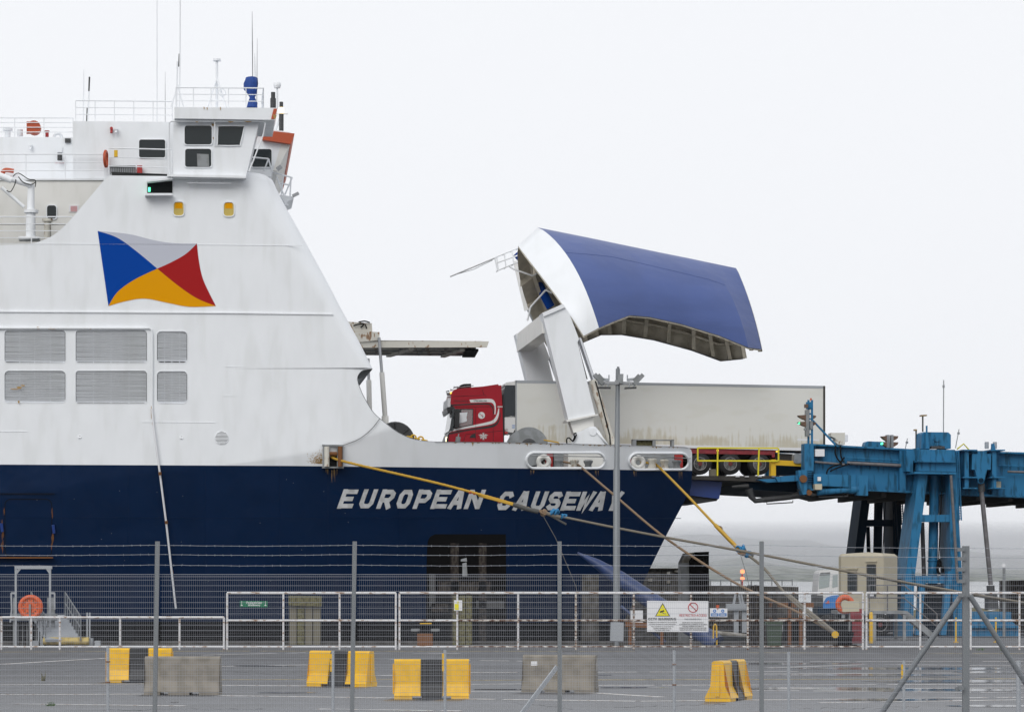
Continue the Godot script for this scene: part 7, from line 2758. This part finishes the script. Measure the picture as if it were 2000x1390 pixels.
# ---- barriers on the roadway
func barrier_profile(half_top: float, half_mid: float, half_base: float, h: float) -> Array:
	return [[half_base, 0.0], [half_base, 0.07], [half_mid, 0.30 * h / 0.8], [half_top + 0.012, h - 0.035], [half_top - 0.02, h], [-half_top + 0.02, h], [-half_top - 0.012, h - 0.035], [-half_mid, 0.30 * h / 0.8], [-half_base, 0.07], [-half_base, 0.0]]
func barrier_piece(st: SurfaceTool, x0: float, x1: float, prof: Array, feet: bool) -> void:
	var y0 := 0.06 if feet else 0.0
	var a := []; var b := []
	for q in prof:
		a.append(Vector3(x0, maxf(q[1], y0), q[0])); b.append(Vector3(x1, maxf(q[1], y0), q[0]))
	for i in a.size():
		var j := (i + 1) % a.size()
		quad(st, a[i], b[i], b[j], a[j])
	for i in range(1, a.size() - 1):
		tri(st, a[0], a[i], a[i + 1]); tri(st, b[0], b[i + 1], b[i])
func make_barrier(yellow: bool, L: float, label: String) -> Node3D:
	var t := thing("plastic_barrier" if yellow else "concrete_barrier", label, "barrier", Vector3.ZERO, "road barriers" if yellow else "concrete road barriers")
	var prof := barrier_profile(0.11, 0.15, 0.27, 0.79)
	if yellow:
		for s in [[-L / 2, -0.22], [0.22, L / 2]]:
			var st := mb()
			barrier_piece(st, s[0], s[1], prof, true)
			box2(st, Vector3(s[0] if s[0] < 0 else s[1] - 0.36, 0, -0.26), Vector3(s[0] + 0.36 if s[0] < 0 else s[1], 0.065, 0.26))
			part(st, "yellow_section", M.barrier_yellow, t)
		var st := mb()
		barrier_piece(st, -0.22, 0.22, barrier_profile(0.106, 0.146, 0.266, 0.785), true)
		box2(st, Vector3(-0.2, 0, -0.25), Vector3(0.2, 0.065, 0.25))
		part(st, "black_section", M.barrier_black, t)
		st = mb()
		for e in [-1, 1]: box2(st, Vector3(e * L / 2 - 0.01 * e, 0.1, -0.045), Vector3(e * (L / 2 + 0.03), 0.7, 0.045))
		part(st, "coupling_rib", M.barrier_yellow, t)
	else:
		var st := mb()
		barrier_piece(st, -L / 2, L / 2, prof, true)
		for s in [[-L / 2, -L / 2 + 0.34], [-0.28, 0.16], [0.36, L / 2]]: box2(st, Vector3(s[0], 0, -0.262), Vector3(s[1], 0.065, 0.262))
		part(st, "body", M.concrete, t)
		st = mb()
		box2(st, Vector3(-L / 2 - 0.015, 0.08, -0.05), Vector3(-L / 2 + 0.02, 0.75, 0.05))
		box2(st, Vector3(L / 2 - 0.02, 0.08, -0.05), Vector3(L / 2 + 0.015, 0.75, 0.05))
		part(st, "end_key", M.concrete_pale, t)
	return t
func barriers():
	var y := make_barrier(true, 1.5, "yellow and black plastic barrier seen square on, left of the fence post in the middle")
	y.position = G(843, 1364); y.rotation.y = 0.02
	var a := copy(y, "yellow and black plastic barrier partly hidden behind the left concrete barrier", "plastic_barrier")
	a.position = G(272, 1332); a.rotation.y = 0.0
	var b := copy(y, "yellow and black plastic barrier turned at an angle, right of the left concrete barrier", "plastic_barrier")
	b.position = G(667, 1340); b.rotation.y = -0.42
	var c := copy(y, "yellow plastic barrier seen almost end on at the right", "plastic_barrier")
	c.position = G(1424, 1367); c.rotation.y = 1.2
	var k := make_barrier(false, 1.56, "weathered concrete barrier in front of the leftmost yellow barrier")
	k.position = G(357, 1356); k.rotation.y = -0.02
	var e := copy(k, "weathered concrete barrier with a white tag, behind the middle fence post", "concrete_barrier")
	e.position = G(1094, 1352); e.rotation.y = -0.22
	var tag := thing("paper_tag", "small white tag stuck on the concrete barrier behind the middle post", "tag", e.position + Vector3(-0.55, 0.62, 0.27))
	var st := mb()
	box(st, Vector3(0, 0, -0.04), Vector3(0.13, 0.09, 0.06))
	part(st, "card", M.sign_white, tag)
